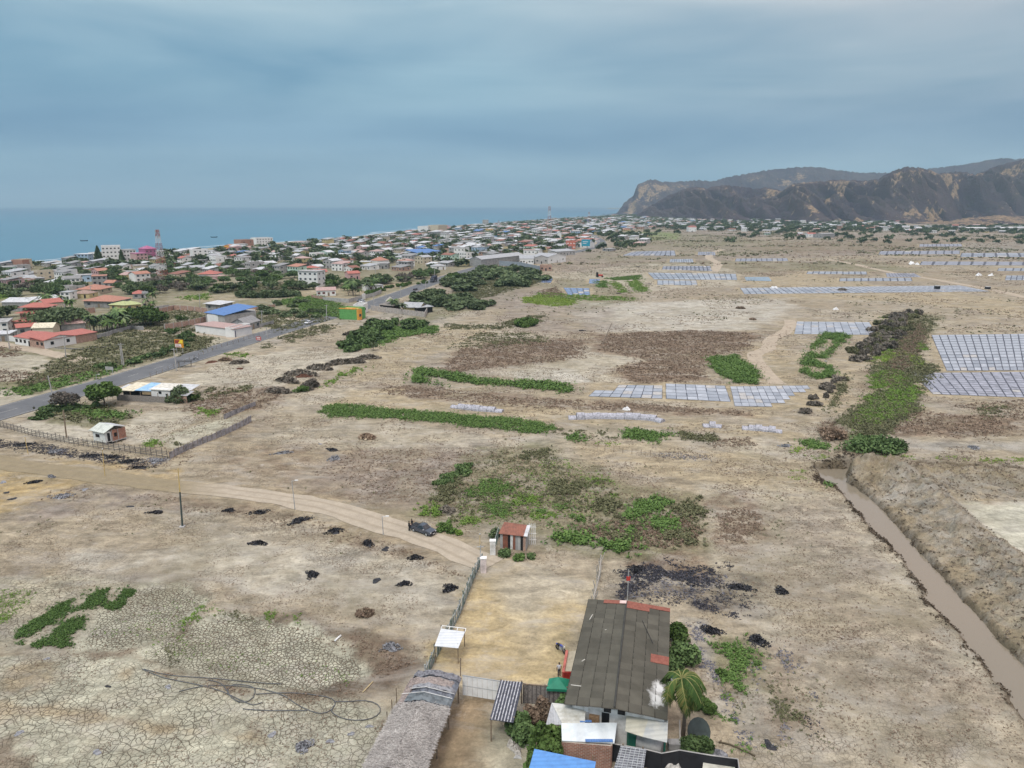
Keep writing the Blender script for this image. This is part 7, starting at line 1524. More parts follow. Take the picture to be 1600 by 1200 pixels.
hb('coral red two storey house beside the highway bend', (885, 389), (899, 389), 14, 9, mat('coral paint', (.50, .17, .12)), 'parapet', SLAB, 2, 3, wm=WHITE)
hb('white church like building with small tower in the far town', (871, 375), (877, 375), 14, 11, WHITE, 'gabley', WHITE, 1, 1, name='church', cat='church')
hb('white hall with bright roof in the far town', (918, 356), (937, 356), 30, 8, WHITE, 'gable', TINW, 1, 4, name='hall', cat='hall')
hb('white bungalow alone at the right of the green field', (1076, 362), (1088, 362), 20, 9, WHITE, 'gable', TINR, 1, 3)
hb('long pale roof warehouse row on the right under the hills', (1510, 361), (1545, 361), 30, 6, CONCL, 'gable', TINW, 1, 0, side=False, door=False, name='warehouse', cat='warehouse')
hb('long pale roof warehouse at the right photo edge under the hills', (1560, 361), (1610, 360), 30, 6, CONCL, 'gable', TINW, 1, 0, side=False, door=False, name='warehouse', cat='warehouse')
hb('small white farm hut far out on the plain', (1262, 371), (1276, 371), 14, 6, WHITE, 'gable', TINR, 1, 2)
hb('dark roofed farm shed far out on the plain', (1284, 372), (1304, 371), 16, 6, CONC, 'gable', FIBRE, 1, 2)

# --- near roadside stall and the small brick and zinc house
def bx(root, name, x0, x1, y0, y1, z0, z1, m): return MB().box(x0, x1, y0, y1, z0, z1).build(name, m, root)
A, B = G(183, 625), G(291, 631)
st = thing('roadside_stall', 'low roadside stall with patched blue and cream roofs and white cabin', 'stall', A, math.atan2(B.y-A.y, B.x-A.x)); W_ = (B-A).length
bx(st, 'wall', 0, W_*.70, 0, .1, 0, 1.7, mat('grey board', (.24, .22, .20), scale=4, var=.3)); bx(st, 'wall', .2, W_*.35, 2.4, 6.5, 0, 2.2, DARK)
bx(st, 'wall_panel', W_*.32, W_*.48, 1.6, 1.7, 1.6, 2.8, mat('tan board', (.36, .27, .16)))
bx(st, 'cabin', W_*.47, W_*.74, 1.2, 6.0, 1.4, 3.5, WHITE)
bx(st, 'window', W_*.58, W_*.62, 1.12, 1.2, 2.2, 2.9, DARK); bx(st, 'window', W_*.68, W_*.71, 1.12, 1.2, 1.8, 2.3, DARK)
for nm, x0, x1, y0, y1, z, m_ in (('roof', .0, .22, 1.0, 8.5, 2.9, mat('cream roof', ())), ('roof', .22, .50, 1.4, 8.5, 3.0, mat('sky blue roof', (.28, .46, .66))), ('roof', .45, .76, .9, 6.6, 3.62, mat('cream white roof', (.58, .56, .50))), ('roof', .70, .95, 4.0, 8.5, 3.1, TINW), ('roof', .78, 1.0, .8, 4.0, 2.4, TIN), ('roof', -.12, .0, 3.0, 8.0, 2.3, TINW)):
    MB().slab([(W_*x0, y0, z-.25), (W_*x1, y0, z-.25), (W_*x1, y1, z+.25), (W_*x0, y1, z+.25)], .08).build(nm, m_, st)
bx(st, 'wall', W_*.80, W_*.98, 1.0, 1.1, 0, 2.0, BRICKP)
for x in (.02, .2, .35, .5, .6, .74): bx(st, 'post', W_*x-.06, W_*x+.06, .12, .24, 0, 2.7, WOOD)
A, B = G(147, 691), G(166, 695); bh_ = thing('house', 'small stilted house of white zinc and raw brick by the pole fence', 'house', A, math.atan2(B.y-A.y, B.x-A.x)); W_ = (B-A).length; Cc = G(198, 686); Dp = ((Cc-B).length)
d1 = (Cc-B); d1.z = 0; ang = math.atan2(d1.y, d1.x)-bh_.rotation_euler.z; dx, dy = Dp*math.cos(ang), Dp*math.sin(ang)
def pg(root, name, p, z0, z1, m): return MB().hexa([(*q, z0) for q in p]+[(*q, z1) for q in p]).build(name, m, root)
pg(bh_, 'wall', [(0, 0), (W_, 0), (W_*1.02+dx*.28, dy*.28), (dx*.28, dy*.28)], .5, 2.9, mat('white zinc wall', (.62, .64, .62), var=.15)); pg(bh_, 'wall', [(dx*.285, dy*.285), (W_*1.02+dx*.285, dy*.285), (W_+dx, dy), (dx, dy)], .45, 3.0, brickmat('orange brick', (.42, .16, .09), (.33, .12, .07), (.40, .35, .30)))
sv = Vector((dx, dy)).normalized(); nv = Vector((sv.y, -sv.x))
def sidebox(name, t0, t1, z0, z1, m, o_=.06):
    a = Vector((W_*1.01, 0))+sv*Dp*t0; c = Vector((W_*1.01, 0))+sv*Dp*t1; return pg(bh_, name, [tuple(a-nv*.1), tuple(a+nv*o_), tuple(c+nv*o_), tuple(c-nv*.1)], z0, z1, m)
sidebox('door', .10, .22, .7, 2.6, DARK); sidebox('window', .42, .55, 1.4, 2.3, DARK); sidebox('column', .60, .63, .4, 3.0, CONCL, .1); sidebox('column', .30, .33, .4, 3.0, CONCL, .1); sidebox('ledge', .28, 1.0, .32, .5, CONCL, .12)
bx(bh_, 'window', W_*.22, W_*.55, -.05, .1, 1.5, 2.2, DARK)
e = .5; rp = [(-e, -e), (W_+e, -e), (W_+e+dx*1.03, -e+dy*1.08), (-e+dx*1.03, -e+dy*1.08)]; mxd = [(rp[0][0]*.55+rp[1][0]*.45+dx*.0, 0)]
MB().slab([(*rp[0], 3.0), (*rp[1], 2.95), ((rp[1][0]+rp[2][0])/2+dx*.05, (rp[1][1]+rp[2][1])/2, 4.1), ((rp[0][0]+rp[3][0])/2+dx*.05, (rp[0][1]+rp[3][1])/2, 4.15)], .08).build('roof', sheetmat('pale green grey sheet', (.52, .55, .50), axis='X', pitch=.7), bh_)
MB().slab([((rp[0][0]+rp[3][0])/2+dx*.05, (rp[0][1]+rp[3][1])/2, 4.12), ((rp[1][0]+rp[2][0])/2+dx*.05, (rp[1][1]+rp[2][1])/2, 4.07), (*rp[2], 3.35), (*rp[3], 3.35)], .08).build('roof', TINW, bh_)
for x, y in ((.1, .1), (W_-.1, .1), (W_+dx*.5, dy*.5), (W_+dx*.95, dy*.95)): bx(bh_, 'stilt', x-.1, x+.1, y-.1, y+.1, -.4, .55, CONC)

# --- automatic town fabric
TOWN = [(wpoly(pl(s)), sp, dn) for s, sp, dn in (
 ('-60,424 60,416 220,402 330,392 450,383 560,374 650,364 740,355 860,345 980,337.5 1000,338 1080,343 1080,352 1000,358 960,362 935,374 925,384 890,392 780,398 700,410 690,418 600,424 550,428 520,424 460,430 400,428 350,430 330,436 300,430 240,440 200,452 160,460 90,474 -60,478', 17.5, .95),
 ('-60,480 0,484 60,492 100,482 160,488 225,480 160,462 90,476 -60,480', 26, .35),
 ('930,376 960,366 1010,368 1000,380 970,392 930,394', 26, .6),
 ('1000,345 1250,345 1400,349 1400,360 1200,364 1070,359 1000,352', 30, .55), ('1390,357 1640,352 1640,364 1400,364', 34, .5), ('1150,361 1360,368 1360,374 1180,369', 46, .35))]
OPEN = [wpoly(pl(s)) for s in ('-60,452 40,452 60,462 110,462 110,474 40,474 -60,476', '350,438 420,436 470,444 470,470 300,470 300,450', '560,376 640,372 640,376 560,381', '240,462 330,440 360,444 330,480 240,480')]
rnd = random.Random(77); cand = []; tcand = []
for q, spc, dn in TOWN:
    a0_ = math.atan2(ROAD[4][1]-ROAD[3][1], ROAD[4][0]-ROAD[3][0]); ca, sa_ = math.cos(a0_), math.sin(a0_)
    R0 = np.array([[ca, sa_], [-sa_, ca]]); qr = q@R0.T; 
    xs = np.arange(qr[:, 0].min(), qr[:, 0].max(), spc); ys = np.arange(qr[:, 1].min(), qr[:, 1].max(), spc*.95)
    gx_, gy_ = np.meshgrid(xs, ys); J = np.random.default_rng(3); gx_ = gx_+J.uniform(-spc*.2, spc*.2, gx_.shape); gy_ = gy_+J.uniform(-spc*.2, spc*.2, gx_.shape)
    X = gx_*ca-gy_*sa_; Y = gx_*sa_+gy_*ca; X, Y = X.ravel(), Y.ravel(); ok = (sdf(q, X, Y) > 0) & (ldist(ROAD, X, Y) > 14)
    for o_ in OPEN: ok &= sdf(o_, X, Y) < 0
    ok &= X-np.interp(Y, COAST[:, 1], COAST[:, 0]) > 26
    ok &= np.abs(X/(Y*CP+CAMH*SP)) < .80
    for x, y in zip(X[ok], Y[ok]):
        if any(abs(x-hx-hw/2) < hw/2+9 and abs(y-hy-hd/2) < hd/2+10 for hx, hy, hw, hd in HAND): continue
        if rnd.random() < dn*.66: cand.append((x, y, spc))
        for _ in range(1 if spc < 30 else 1):
            if rnd.random() < .88: tcand.append((x+rnd.choice((-1, 1))*spc*.42, y+rnd.choice((-1, 1))*spc*.42))
cand.sort(key=lambda c: c[1]); tcand.sort(key=lambda c: c[1])
WALLS = [(WHITE, 'white', 5), (CREAM, 'cream', 2), (CONC, 'bare grey', 3), (CONCL, 'pale grey', 3), (BRICKP, 'raw brick', 2), (YELLOW, 'mustard', 1), (PINKW, 'pink', 1), (BLUEW, 'pale blue', 1), (MINT, 'mint green', .6)]
ROOFS = [(TIN, 'grey sheet roof', 4), (TINW, 'pale sheet roof', 3), (SLAB, 'flat concrete roof', 4), (TINR, 'red sheet roof', .9), (TINO, 'orange roof', .4), (TINP, 'faded pink roof', 1.5), (FIBRE, 'dark grey roof', 2), (TINB, 'blue roof', .35), (TINRU, 'rusty roof', 1)]
def pick(l): 
    t = rnd.random()*sum(q[2] for q in l)
    for q in l:
        t -= q[2]
        if t < 0: return q
    return l[-1]
axis = math.atan2(ROAD[4][1]-ROAD[3][1], ROAD[4][0]-ROAD[3][0])-math.pi/2
autos = []; FARH = {}
for i, (x, y, spc) in enumerate(cand):
    wl_, rf = pick(WALLS), pick(ROOFS); fl = 1 if rnd.random() < .66 else 2; big = 1+min(1.2, y/5000)
    wd, dp, hh = rnd.uniform(6.5, 12)*big, rnd.uniform(7, 11)*big, fl*rnd.uniform(2.8, 3.2)
    if y > 900 and rnd.random() < .1: hh *= 1.5; fl += 1
    a = axis+rnd.choice((0, math.pi/2, -math.pi/2))*0+rnd.uniform(-.12, .12)+(-.35)
    rt_ = 'flat' if rf[0] is SLAB else rnd.choice(('gable', 'shed', 'gabley', 'hip' if rf[0] in (TINR, TINO, TINP) else 'shed'))
    if rf[0] is SLAB and rnd.random() < .5: rt_ = 'parapet'
    if i < 292-0 and spc < 30 or (i < 292):
        z = HZ(x, y); A = Vector((x, y, z)); B = A+Vector((math.cos(a)*wd, math.sin(a)*wd, 0))
        nw = (3 if wd < 12 else 4) if y < 800 else 2
        o = bld('', A, B, dp, hh, wl_[0], rt_, rf[0], fl, nw, world=True, side=y < 800, door=y < 1000, wm=DARK if rnd.random() < .5 else GLASS)
        autos.append((o, '%s %s house with %s' % ('two storey' if fl > 1 else 'one storey', wl_[1], rf[1]), x, y, wl_[1]+rf[1]))
    else:
        FARH.setdefault((wl_[0].name), [MB(), wl_[0]])[0].hexa([(x+u*math.cos(a)-v*math.sin(a), y+u*math.sin(a)+v*math.cos(a), zz) for zz in (-2, hh) for u, v in ((0, 0), (wd, 0), (wd, dp), (0, dp))])
        FARH.setdefault((rf[0].name), [MB(), rf[0]])[0].slab([(x+u*math.cos(a)-v*math.sin(a), y+u*math.sin(a)+v*math.cos(a), hh+.3+k) for u, v, k in ((-.5, -.5, 0), (wd+.5, -.5, 0), (wd+.5, dp+.5, 1.5*(rt_ != 'flat')), (-.5, dp+.5, 1.5*(rt_ != 'flat')))], .25)
        if y < 2600:
            for f in range(fl):
                for k in range(3): u = wd*(k+.5)/3; FARH.setdefault('w', [MB(), DARK])[0].hexa([(x+(u+s)*math.cos(a)-v*math.sin(a), y+(u+s)*math.sin(a)+v*math.cos(a), zz) for zz in (f*3+1, f*3+2.3) for s, v in ((-.8, -.06), (.8, -.06), (.8, .1), (-.8, .1))])
def where(x, y):
    c = np.interp(y, COAST[:, 1], COAST[:, 0]); r = np.interp(y, ROAD[:, 1], ROAD[:, 0])
    if x > r+5: return 'on the plain side of the highway'
    t = (x-c)/max(r-c, 1); return 'by the beach' if t < .33 else 'in mid town' if t < .68 else 'towards the highway'
by = {}
for o, l_, x, y, k in autos: by.setdefault((l_, where(x, y)), []).append((y, o))
for (l_, wz), lst in by.items():
    lst.sort(key=lambda q: q[0])
    for i, (y, o) in enumerate(lst): tag(o, '%s %s%s' % (l_, wz, '' if len(lst) == 1 else ', %s of them' % ordn(i)), 'house', 'houses of the seaside town')
# all the far houses in one mesh per settlement (they read as one mass)
me = bpy.data.meshes.new('far_houses'); V = []; F = []; MI = []; ms = []
for k, (mbb, mt) in FARH.items():
    n0 = len(V); V += mbb.v; F += [tuple(i+n0 for i in f) for f in mbb.f]; MI += [len(ms)]*len(mbb.f); ms.append(mt)
me.from_pydata(V, [], F); [me.materials.append(q) for q in ms]; me.polygons.foreach_set('material_index', MI)
o = bpy.data.objects.new('far_houses', me); COL.objects.link(o); tag(o, 'dense mass of small far houses towards the headland', kind='stuff')
# --- trees of the town
def seedtree(nm, r, h, seed, m, n, leaf, nl): t = make_tree(nm, r, h, seed, m, n=n, nl=nl, leaf=leaf, trunk=.25, low=.22); return t
TP = [(seedtree('tree', 4.8, 5.6, 400, LF['town'], 900, .85, 12), 'dusty green round'), (seedtree('tree', 6, 5.4, 401, LF['town'], 1200, .9, 14), 'dusty green spreading'), (seedtree('tree', 4.2, 5.5, 402, LF['deep'], 800, .85, 10), 'dark green'), (seedtree('tree', 5.8, 6, 403, LF['deep'], 1100, .9, 13), 'dark green broad'), (seedtree('tree', 5.5, 6, 404, LF['tgreen'], 800, 1.05, 10), 'fresh green'), (seedtree('tree', 6, 6, 405, LF['tgrey'], 700, 1.0, 10), 'leafless grey')]
tl = {}; used = set(); far_t = []
extra = []
for s, n in (('-60,450 60,444 95,444 100,462 70,470 -60,452', 26), ('60,495 110,500 140,506 190,503 195,512 140,515 100,520 64,515', 16), ('160,432 200,440 300,436 320,452 270,462 200,462', 46), ('230,420 300,415 300,432 240,430', 18), ('335,458 400,450 460,450 465,440 520,440 560,445 640,437 690,425 690,432 640,440 540,455 500,452', 60),
             ('260,448 300,445 350,440 360,444 300,455', 12), ('350,428 420,424 470,430 470,440 420,444 350,442', 34), ('0,418 100,414 150,416 100,432 0,430', 10), ('1000,348 1130,350 1400,354 1640,358 1640,366 1300,366 1130,362 1000,358', 240), ('1130,366 1640,370 1640,384 1130,380', 50), ('960,366 1060,362 1060,366 960,372', 10), ('940,384 1010,378 1000,388 960,394', 10), ('68,488 100,476 110,480 80,492', 8), ('700,418 720,420 800,398 860,392 830,396', 8)):
    q = wpoly(pl(s)); k = 0
    while k < n:
        x, y = rnd.uniform(q[:, 0].min(), q[:, 0].max()), rnd.uniform(q[:, 1].min(), q[:, 1].max())
        if sdf(q, np.array([x]), np.array([y]))[0] > 0:
            k += 1
            if not any(hx-3 < x < hx+hw+3 and hy-9 < y < hy+hd+3 for hx, hy, hw, hd in HAND): extra.append((x, y))
allt = sorted(extra+[c for c in tcand], key=lambda c: c[1]); cnt = 0
for x, y in allt:
    if ldist(ROAD, np.array([x]), np.array([y]))[0] < 13 or any(hx-4 < x < hx+hw+4 and hy-2 < y < hy+hd+2 for hx, hy, hw, hd in HAND) or x-np.interp(y, COAST[:, 1], COAST[:, 0]) < 24: continue
    if cnt < 285:
        b_, lb = rnd.choices(TP, (4, 4, 3, 3, 1, 1.5))[0]; s = rnd.uniform(.6, 1.15)
        o = b_ if id(b_) not in used else copy_tree(b_); used.add(id(b_)); place(o, Vector((x, y, HZ(x, y))), s, rnd.uniform(0, 6), s*rnd.uniform(.75, 1.1)); tl.setdefault((lb, where(x, y)), []).append((y, o)); cnt += 1
    else: far_t.append((x, y))
for (lb, wz), lst in tl.items():
    lst.sort(key=lambda q: q[0])
    for i, (y, o) in enumerate(lst): tag(o, '%s tree %s%s' % (lb, wz, '' if len(lst) == 1 else ', %s of that sort' % ordn(i)), 'tree', 'trees of the seaside town')
Vs, Fs, Ss = [], [], []; prot = [crown(500+i, 5.5, 5.6, 0, 8, 130, 1.8) for i in range(5)]; n0 = 0
for x, y in far_t:
    V, F, S = prot[rnd.randrange(5)]; s = rnd.uniform(.7, 1.3)*(1+min(.7, y/6000)); Vs.append(V*s+np.array([x, y, 0])); Fs.append(F+n0); Ss.append(np.clip(S+rnd.uniform(-.25, .2), 0, 1)); n0 += len(V)
tag(npmesh('far_trees', np.concatenate(Vs), np.concatenate(Fs), LF['town'], attr=np.concatenate(Ss)), kind='stuff')
# --- conifers on the sea front, coconut grove
def norfolk(px, py, ytop, label, r):
    o = thing('norfolk_pine', label, 'pine tree', G(px, py)); H = HT(px, py, ytop); MB().tube([(0, 0, -.3), (0, 0, H)], [.35, .05], 6).build('trunk', BARK, o); g3 = np.random.default_rng(int(px)); n = 2600; t = g3.random(n)**.75; z = H*(.08+.92*t); lay = np.floor(t*16)/16
    rr = r*(1-t)**.8*g3.uniform(.3, 1, n)+.15; a = g3.uniform(0, 6.28, n); V, F = leafquads(np.column_stack([rr*np.cos(a), rr*np.sin(a), z]), .9, g3); npmesh('crown', V, F, LF['deep'], o, attr=g3.random(n)*.7)
norfolk(155, 412, 384, 'tall dark conical pine in front of the white sea front hotel', 4.6); norfolk(191, 409, 390, 'shorter dark conical pine between the two white hotels', 3.0)
def coco(h, seed, m):
    t = thing('coconut_tree', None, None); r3 = random.Random(seed); MB().tube([(0, 0, -.3), (.3, 0, h*.5), (.2, .2, h)], [.2, .15, .12], 6).build('trunk', mat('palm trunk', ()), t); V = []; F = []; S = []
    for i in range(16):
        a = i*2.4; el = r3.uniform(-.3, .9); p = Vector((.2, .2, h)); v_ = Vector((math.cos(a)*math.cos(el), math.sin(a)*math.cos(el), math.sin(el))); sd3 = Vector((-math.sin(a), math.cos(a), 0)); tone = r3.random()
        for s in range(6):
            q = p+v_*.6; w3 = .5*math.sin(math.pi*(s+1)/7.5); n0 = len(V); V += [tuple(p+sd3*w3-Vector((0, 0, .2))), tuple(p), tuple(q), tuple(q+sd3*w3-Vector((0, 0, .2)))]; V += [tuple(p-sd3*w3-Vector((0, 0, .2))), tuple(q-sd3*w3-Vector((0, 0, .2)))]; F += [(n0, n0+1, n0+2, n0+3), (n0+1, n0+4, n0+5, n0+2)]; S += [tone, tone]; p = q; v_ = (v_+Vector((0, 0, -.26))).normalized()
    npmesh('crown', np.array(V), np.array(F), m, t, attr=np.array(S)); return t
cp_ = [coco(5.5, 1, LF['town']), coco(7, 2, LF['deep']), coco(4.6, 3, LF['tgreen'])]; cs = []
for s, n, zn in (('140,522 150,516 185,508 200,514 190,520 160,521', 24, 'in the grove behind the empty plot'), ('540,455 575,448 590,452 575,462 545,464', 16, 'in the grove beside the highway'), ('40,492 66,486 100,483 118,482 116,487 70,491', 14, 'behind the pillared brick wall'), ('610,490 632,492 625,484 610,482', 4, 'beside the roadside restaurant'), ('228,482 240,480 242,484 230,485', 3, 'at the end of the grey garden wall')):
    q = wpoly(pl(s)); k = 0; zl = []
    while k < n:
        x, y = rnd.uniform(q[:, 0].min(), q[:, 0].max()), rnd.uniform(q[:, 1].min(), q[:, 1].max())
        if sdf(q, np.array([x]), np.array([y]))[0] < 0: continue
        b_ = cp_[(len(cs)) % 3]; o = b_ if len(cs) < 3 else copy_tree(b_); place(o, Vector((x, y, HZ(x, y))), rnd.uniform(.75, 1.15), rnd.uniform(0, 6)); cs.append(o); zl.append(o); k += 1
    zl.sort(key=lambda o: o.location.y)
    for i, o in enumerate(zl): tag(o, 'coconut tree %s, %s' % (zn, ordn(i)), 'palm tree', 'coconut trees of the groves')

# ================================================================== STREET FURNITURE, FENCES, VEHICLES, SALT PANS, HEAPS
# --- walls and fences drawn as lines
def wall_line(label, pts, h, m, pill=0, pm=None, name='wall', th=.2):
    c = [G(*q) for q in pl(pts)]; o = thing(name, label, 'wall', c[0]); mb = MB()
    for a, d in zip(c[:-1], c[1:]): vsheet(mb, at(o, a), at(o, d), -.5, h, th)
    mb.build('panel', m, o)
    if pill:
        tot = sum((d-a).length for a, d in zip(c[:-1], c[1:])); n = min(60, max(2, int(tot/pill)))
        for i in range(n+1):
            t = tot*i/n
            for a, d in zip(c[:-1], c[1:]):
                L_ = (d-a).length
                if t <= L_+1e-6: p = at(o, a.lerp(d, t/L_)); break
                t -= L_
            MB().box(p.x-.16, p.x+.16, p.y-.16, p.y+.16, -.5, h+.12).build('pillar', pm or CONCL, o)
    return o
wall_line('long brick garden wall with pale pillars near the red pavilion', '66,497 110,494 149,488', 2.6, BRICKP, 4)
wall_line('pale grey garden wall curving below the yellow green roofs', '118,508 141,502 170,498 200,494 232,488 265,483', 2.4, CONCL, 0)
wall_line('long raw brick wall behind the empty weedy plot', '150,505 180,501 230,494 260,487 272,484 300,486 325,489', 2.4, BRICKP, 5)
wall_line('raw brick wall stub left of the blue sheet roofed building', '258,516 290,511 322,503', 2.6, BRICKP, 4)
wall_line('low grey block wall at the top of the empty plot', '152,530 185,520 205,515 225,516', 1.8, CONC, 0)
wall_line('tiny ruined block wall line in the middle of the weedy plot', '86,544 130,547 190,540 250,534', .5, mat('weathered grey stone', (.20, .19, .17)), 0)
wall_line('white boundary wall at the left edge in front of the houses', '-30,528 24,534 56,541', 2.2, WHITE, 0)
wall_line('pale panelled concrete fence in front of the roadside restaurant', '580,485 600,488 640,493 664,496 668,488', 2.6, mat('pinkish concrete panel', (.40, .36, .33)), 3, CONCL)
wall_line('grey yard wall beneath the white bungalow', '505,470 545,473 585,463 596,458', 2.2, CONCL, 0)
wall_line('short brick yard wall left of the white bungalow', '487,466 512,470', 2.0, BRICKP, 0)
wall_line('white pillar wall at the end of the grey yard wall', '566,468 571,467', 3.2, WHITE, 0)
wall_line('long blue grey wall around the industrial yard', '780,415 812,417 843,424 845,419', 4.2, mat('blue grey wall', (.25, .29, .33)), 0)
wall_line('low block wall of the half built yard behind the blue sheet roof', '345,487 400,485 430,480', 1.6, BRICKP, 3)
wall_line('grey block wall seaward of the coconut trees at the left', '15,486 60,487', 2.0, CONC, 0)
wall_line('grey rubble wall on the plot left of the white car', '405,512 428,506', 1.6, CONC, 0)
# --- pole fence at the lower left of the main road
c = [G(*q) for q in pl('-40,658 0,668 50,681 100,692 150,700 200,706 262,715')]; pf2 = thing('fence', 'long dark wooden rail fence between the pale lot and the black plastic strips', 'fence', c[0]); rnd = random.Random(12); tot = sum((d-a).length for a, d in zip(c[:-1], c[1:]))
def online(c, t):
    for a, d in zip(c[:-1], c[1:]):
        L_ = (d-a).length
        if t <= L_+1e-6: return a.lerp(d, t/L_)
        t -= L_
    return c[-1]
GW = mat('grey weathered rail', (.13, .12, .11), scale=4, var=.3)
for i in range(46): p = at(pf2, online(c, tot*i/45)); MB().tube([(p.x, p.y, -.2), (p.x+rnd.uniform(-.1, .1), p.y, rnd.uniform(1.5, 2.1))], .07, 4).build('post', GW, pf2)
for k, z in enumerate((.35, .75, 1.15, 1.5)): MB().tube([at(pf2, online(c, tot*i/24))+Vector((0, 0, z+rnd.uniform(-.1, .1))) for i in range(25)], .07, 4).build('rail', GW, pf2)
c = [G(*q) for q in pl('265,716 300,700 350,680 385,663 393,657')]; pf3 = thing('fence', 'low grey sheet fence slanting away from the end of the rail fence', 'fence', c[0]); tot = sum((d-a).length for a, d in zip(c[:-1], c[1:])); GS = mat('grey worn sheeting', (.30, .29, .30), scale=1.2, var=.3)
for i in range(20): a, d = at(pf3, online(c, tot*i/20)), at(pf3, online(c, tot*(i+.96)/20)); vsheet(MB(), a, d, -.2, 1.5+rnd.uniform(-.15, .15), .05).build('panel', GS, pf3); MB().tube([(a.x, a.y, -.2), (a.x, a.y, 1.8)], .06, 4).build('post', WOOD, pf3)
c = [G(*q) for q in pl('350,655 385,640 400,634')]; pf4 = thing('fence', 'far short end of the grey sheet fence beyond the cracked plot', 'fence', c[0]); tot = sum((d-a).length for a, d in zip(c[:-1], c[1:]))
for i in range(8): a, d = at(pf4, online(c, tot*i/8)), at(pf4, online(c, tot*(i+.96)/8)); vsheet(MB(), a, d, -.2, 1.3, .05).build('panel', GS, pf4)
def postline(label, pts, n, h, m, wires=2, r=.05):
    c = [G(*q) for q in pl(pts)]; o = thing('fence', label, 'fence', c[0]); tot = sum((d-a).length for a, d in zip(c[:-1], c[1:]))
    for i in range(n+1): p = at(o, online(c, tot*i/n)); MB().tube([(p.x, p.y, p.z-.3), (p.x, p.y, p.z+h)], r, 4).build('post', m, o)
    for k in range(wires): MB().tube([at(o, online(c, tot*i/n))+Vector((0, 0, h*(.5+.4*k))) for i in range(n+1)], .012, 3).build('wire', METAL, o)
    return o
postline('thin post fence on the dry plain below the long grey sheeting', '945,705 1010,712 1060,714', 8, 1.3, WOOD, 1)
postline('row of short posts on the sand beyond the earth bank', '608,562 625,563 640,562 652,562', 8, 1.1, WOODL, 1)
postline('post fence along the near side of the highway at the construction lot', '235,590 290,567 340,545 400,527 460,510 500,500', 34, 1.4, WOOD, 2, .07)
postline('wire fence beside the thatched shed on the cracked mud', '598,1158 620,1100', 3, 2.0, WOOD, 1)
postline('post fence round the green plot before the roadside stall', '118,634 150,627 185,622', 8, 1.3, WOOD, 1)
# --- utility poles
POLES = '''
104 684 98.5 641 W wooden pole at the pale lot left of the small brick and zinc house
85 629 75 587 L pale concrete pole on the near verge of the highway, at the far left
276 579 271 544 A pale pole with crossarm by the roadside stall
194 572 188.5 536 A pale double pole near the little blank sign board
191 570 187 540 L thinner twin of the pale double pole near the blank sign board
103 560 100 525 A tall pole in front of the raw brick extension
15 545 11 515 A tall pole beside the white boundary wall at the left
44 709 41 681 Y slim yellow bamboo pole by the black plastic strips, left one
164 744 160 702 Y slim yellow bamboo pole on the track verge, right one
285 823 278 732 U tall two toned pole on the cracked flat below the track
461 796 456 751 P thin lamp pole on the far side of the track
599 836 597 807 P short lamp pole on the near side of the track by the pickup
151 604 150 585 P small street lamp by the highway before the round green tree
510 500 510 476 A pole with crossarm on the far verge beyond the white car
418 528 416 511 L short pale pole beside the red sign
409 507 409 485 A pole beside the grey fibre roof
312 480 312 460 A pole in front of the half built grey house
229 472 226 454 T pole with grey transformer box in mid town
142 463 141 447 A pole beside the wide dusty red roof
81 462 80 449 A pole right of the two poles in the left trees
22 460 21 444 A pole at the edge of the green field, left one
32 455 30 436 A pole at the edge of the green field, right one
250 447 250 435 L pole below the red and white lattice mast
502 417 502 400 A pole left of the white flat roofed house
587 432 587 418 A pole above the pinkish brick cottage
626 465 626 447 A pole on the near verge right of the bright hedge
584 478 584 460 A pole by the parked white van
679 432 679 418 A tall pole on the far verge behind the truck
701 440 701 425 L pole on the near verge at the big thicket
604 472 603 458 L slim pole beside the highway at the end of the yard wall
665 452 665 440 L slim pole on the near verge past the dark car
572 484 571 470 L white pole by the white kiosk wall
860 385 860 372 L pole in the far town beside the coral red house
'''
for i, ln_ in enumerate(POLES.strip().splitlines()):
    x, y, tx, ty, k, lab = ln_.split(' ', 5); x, y, tx, ty = map(float, (x, y, tx, ty)); p = G(x, y); H = HT(x, y, ty); topx = P(tx, ty, p.z+H); o = thing('utility_pole', lab, 'pole', p)
    lean = (P(tx, ty, H+p.z).x-p.x); lean = max(-.9, min(.9, lean))
    mt = {'W': WOOD, 'Y': mat('yellow bamboo', (.52, .38, .14)), 'U': mat('dark green pole', (.06, .08, .075)), 'P': METAL}.get(k, CONCL); r_ = {'Y': .06, 'P': .07}.get(k, .15); s_ = 1+p.y/1200
    if k == 'U': MB().tube([(0, 0, -.3), (lean*.65, 0, H*.60)], [.16, .12], 6).build('pole', mt, o); MB().tube([(lean*.65, 0, H*.60), (lean, 0, H)], [.085, .06], 6).build('upper_pole', mat('yellow bamboo', ()), o); bx(o, 'footing', -.4, .4, -.4, .4, -.2, .15, CONCL)
    else: MB().tube([(0, 0, -.3), (lean, 0, H)], [r_*s_, r_*.75*s_], 6).build('pole', mt, o)
    if k in 'AT': bx(o, 'crossarm', lean-1.0, lean+1.0, -.07*s_, .07*s_, H-.5, H-.5+.14*s_, CONC)
    if k == 'T': bx(o, 'transformer', lean-1.6, lean+1.6, -.5, .5, H-1.6, H-.4, METAL)
    if k == 'P': MB().tube([(lean, 0, H-.1), (lean+.7, 0, H+.05)], .04, 4).build('lamp_arm', METAL, o); bx(o, 'lamp_head', lean+.55, lean+1.1, -.12, .12, H, H+.12, WHITE)
    if k == 'Y': bx(o, 'cap', lean-.08, lean+.08, -.08, .08, H, H+.12, WHITE)
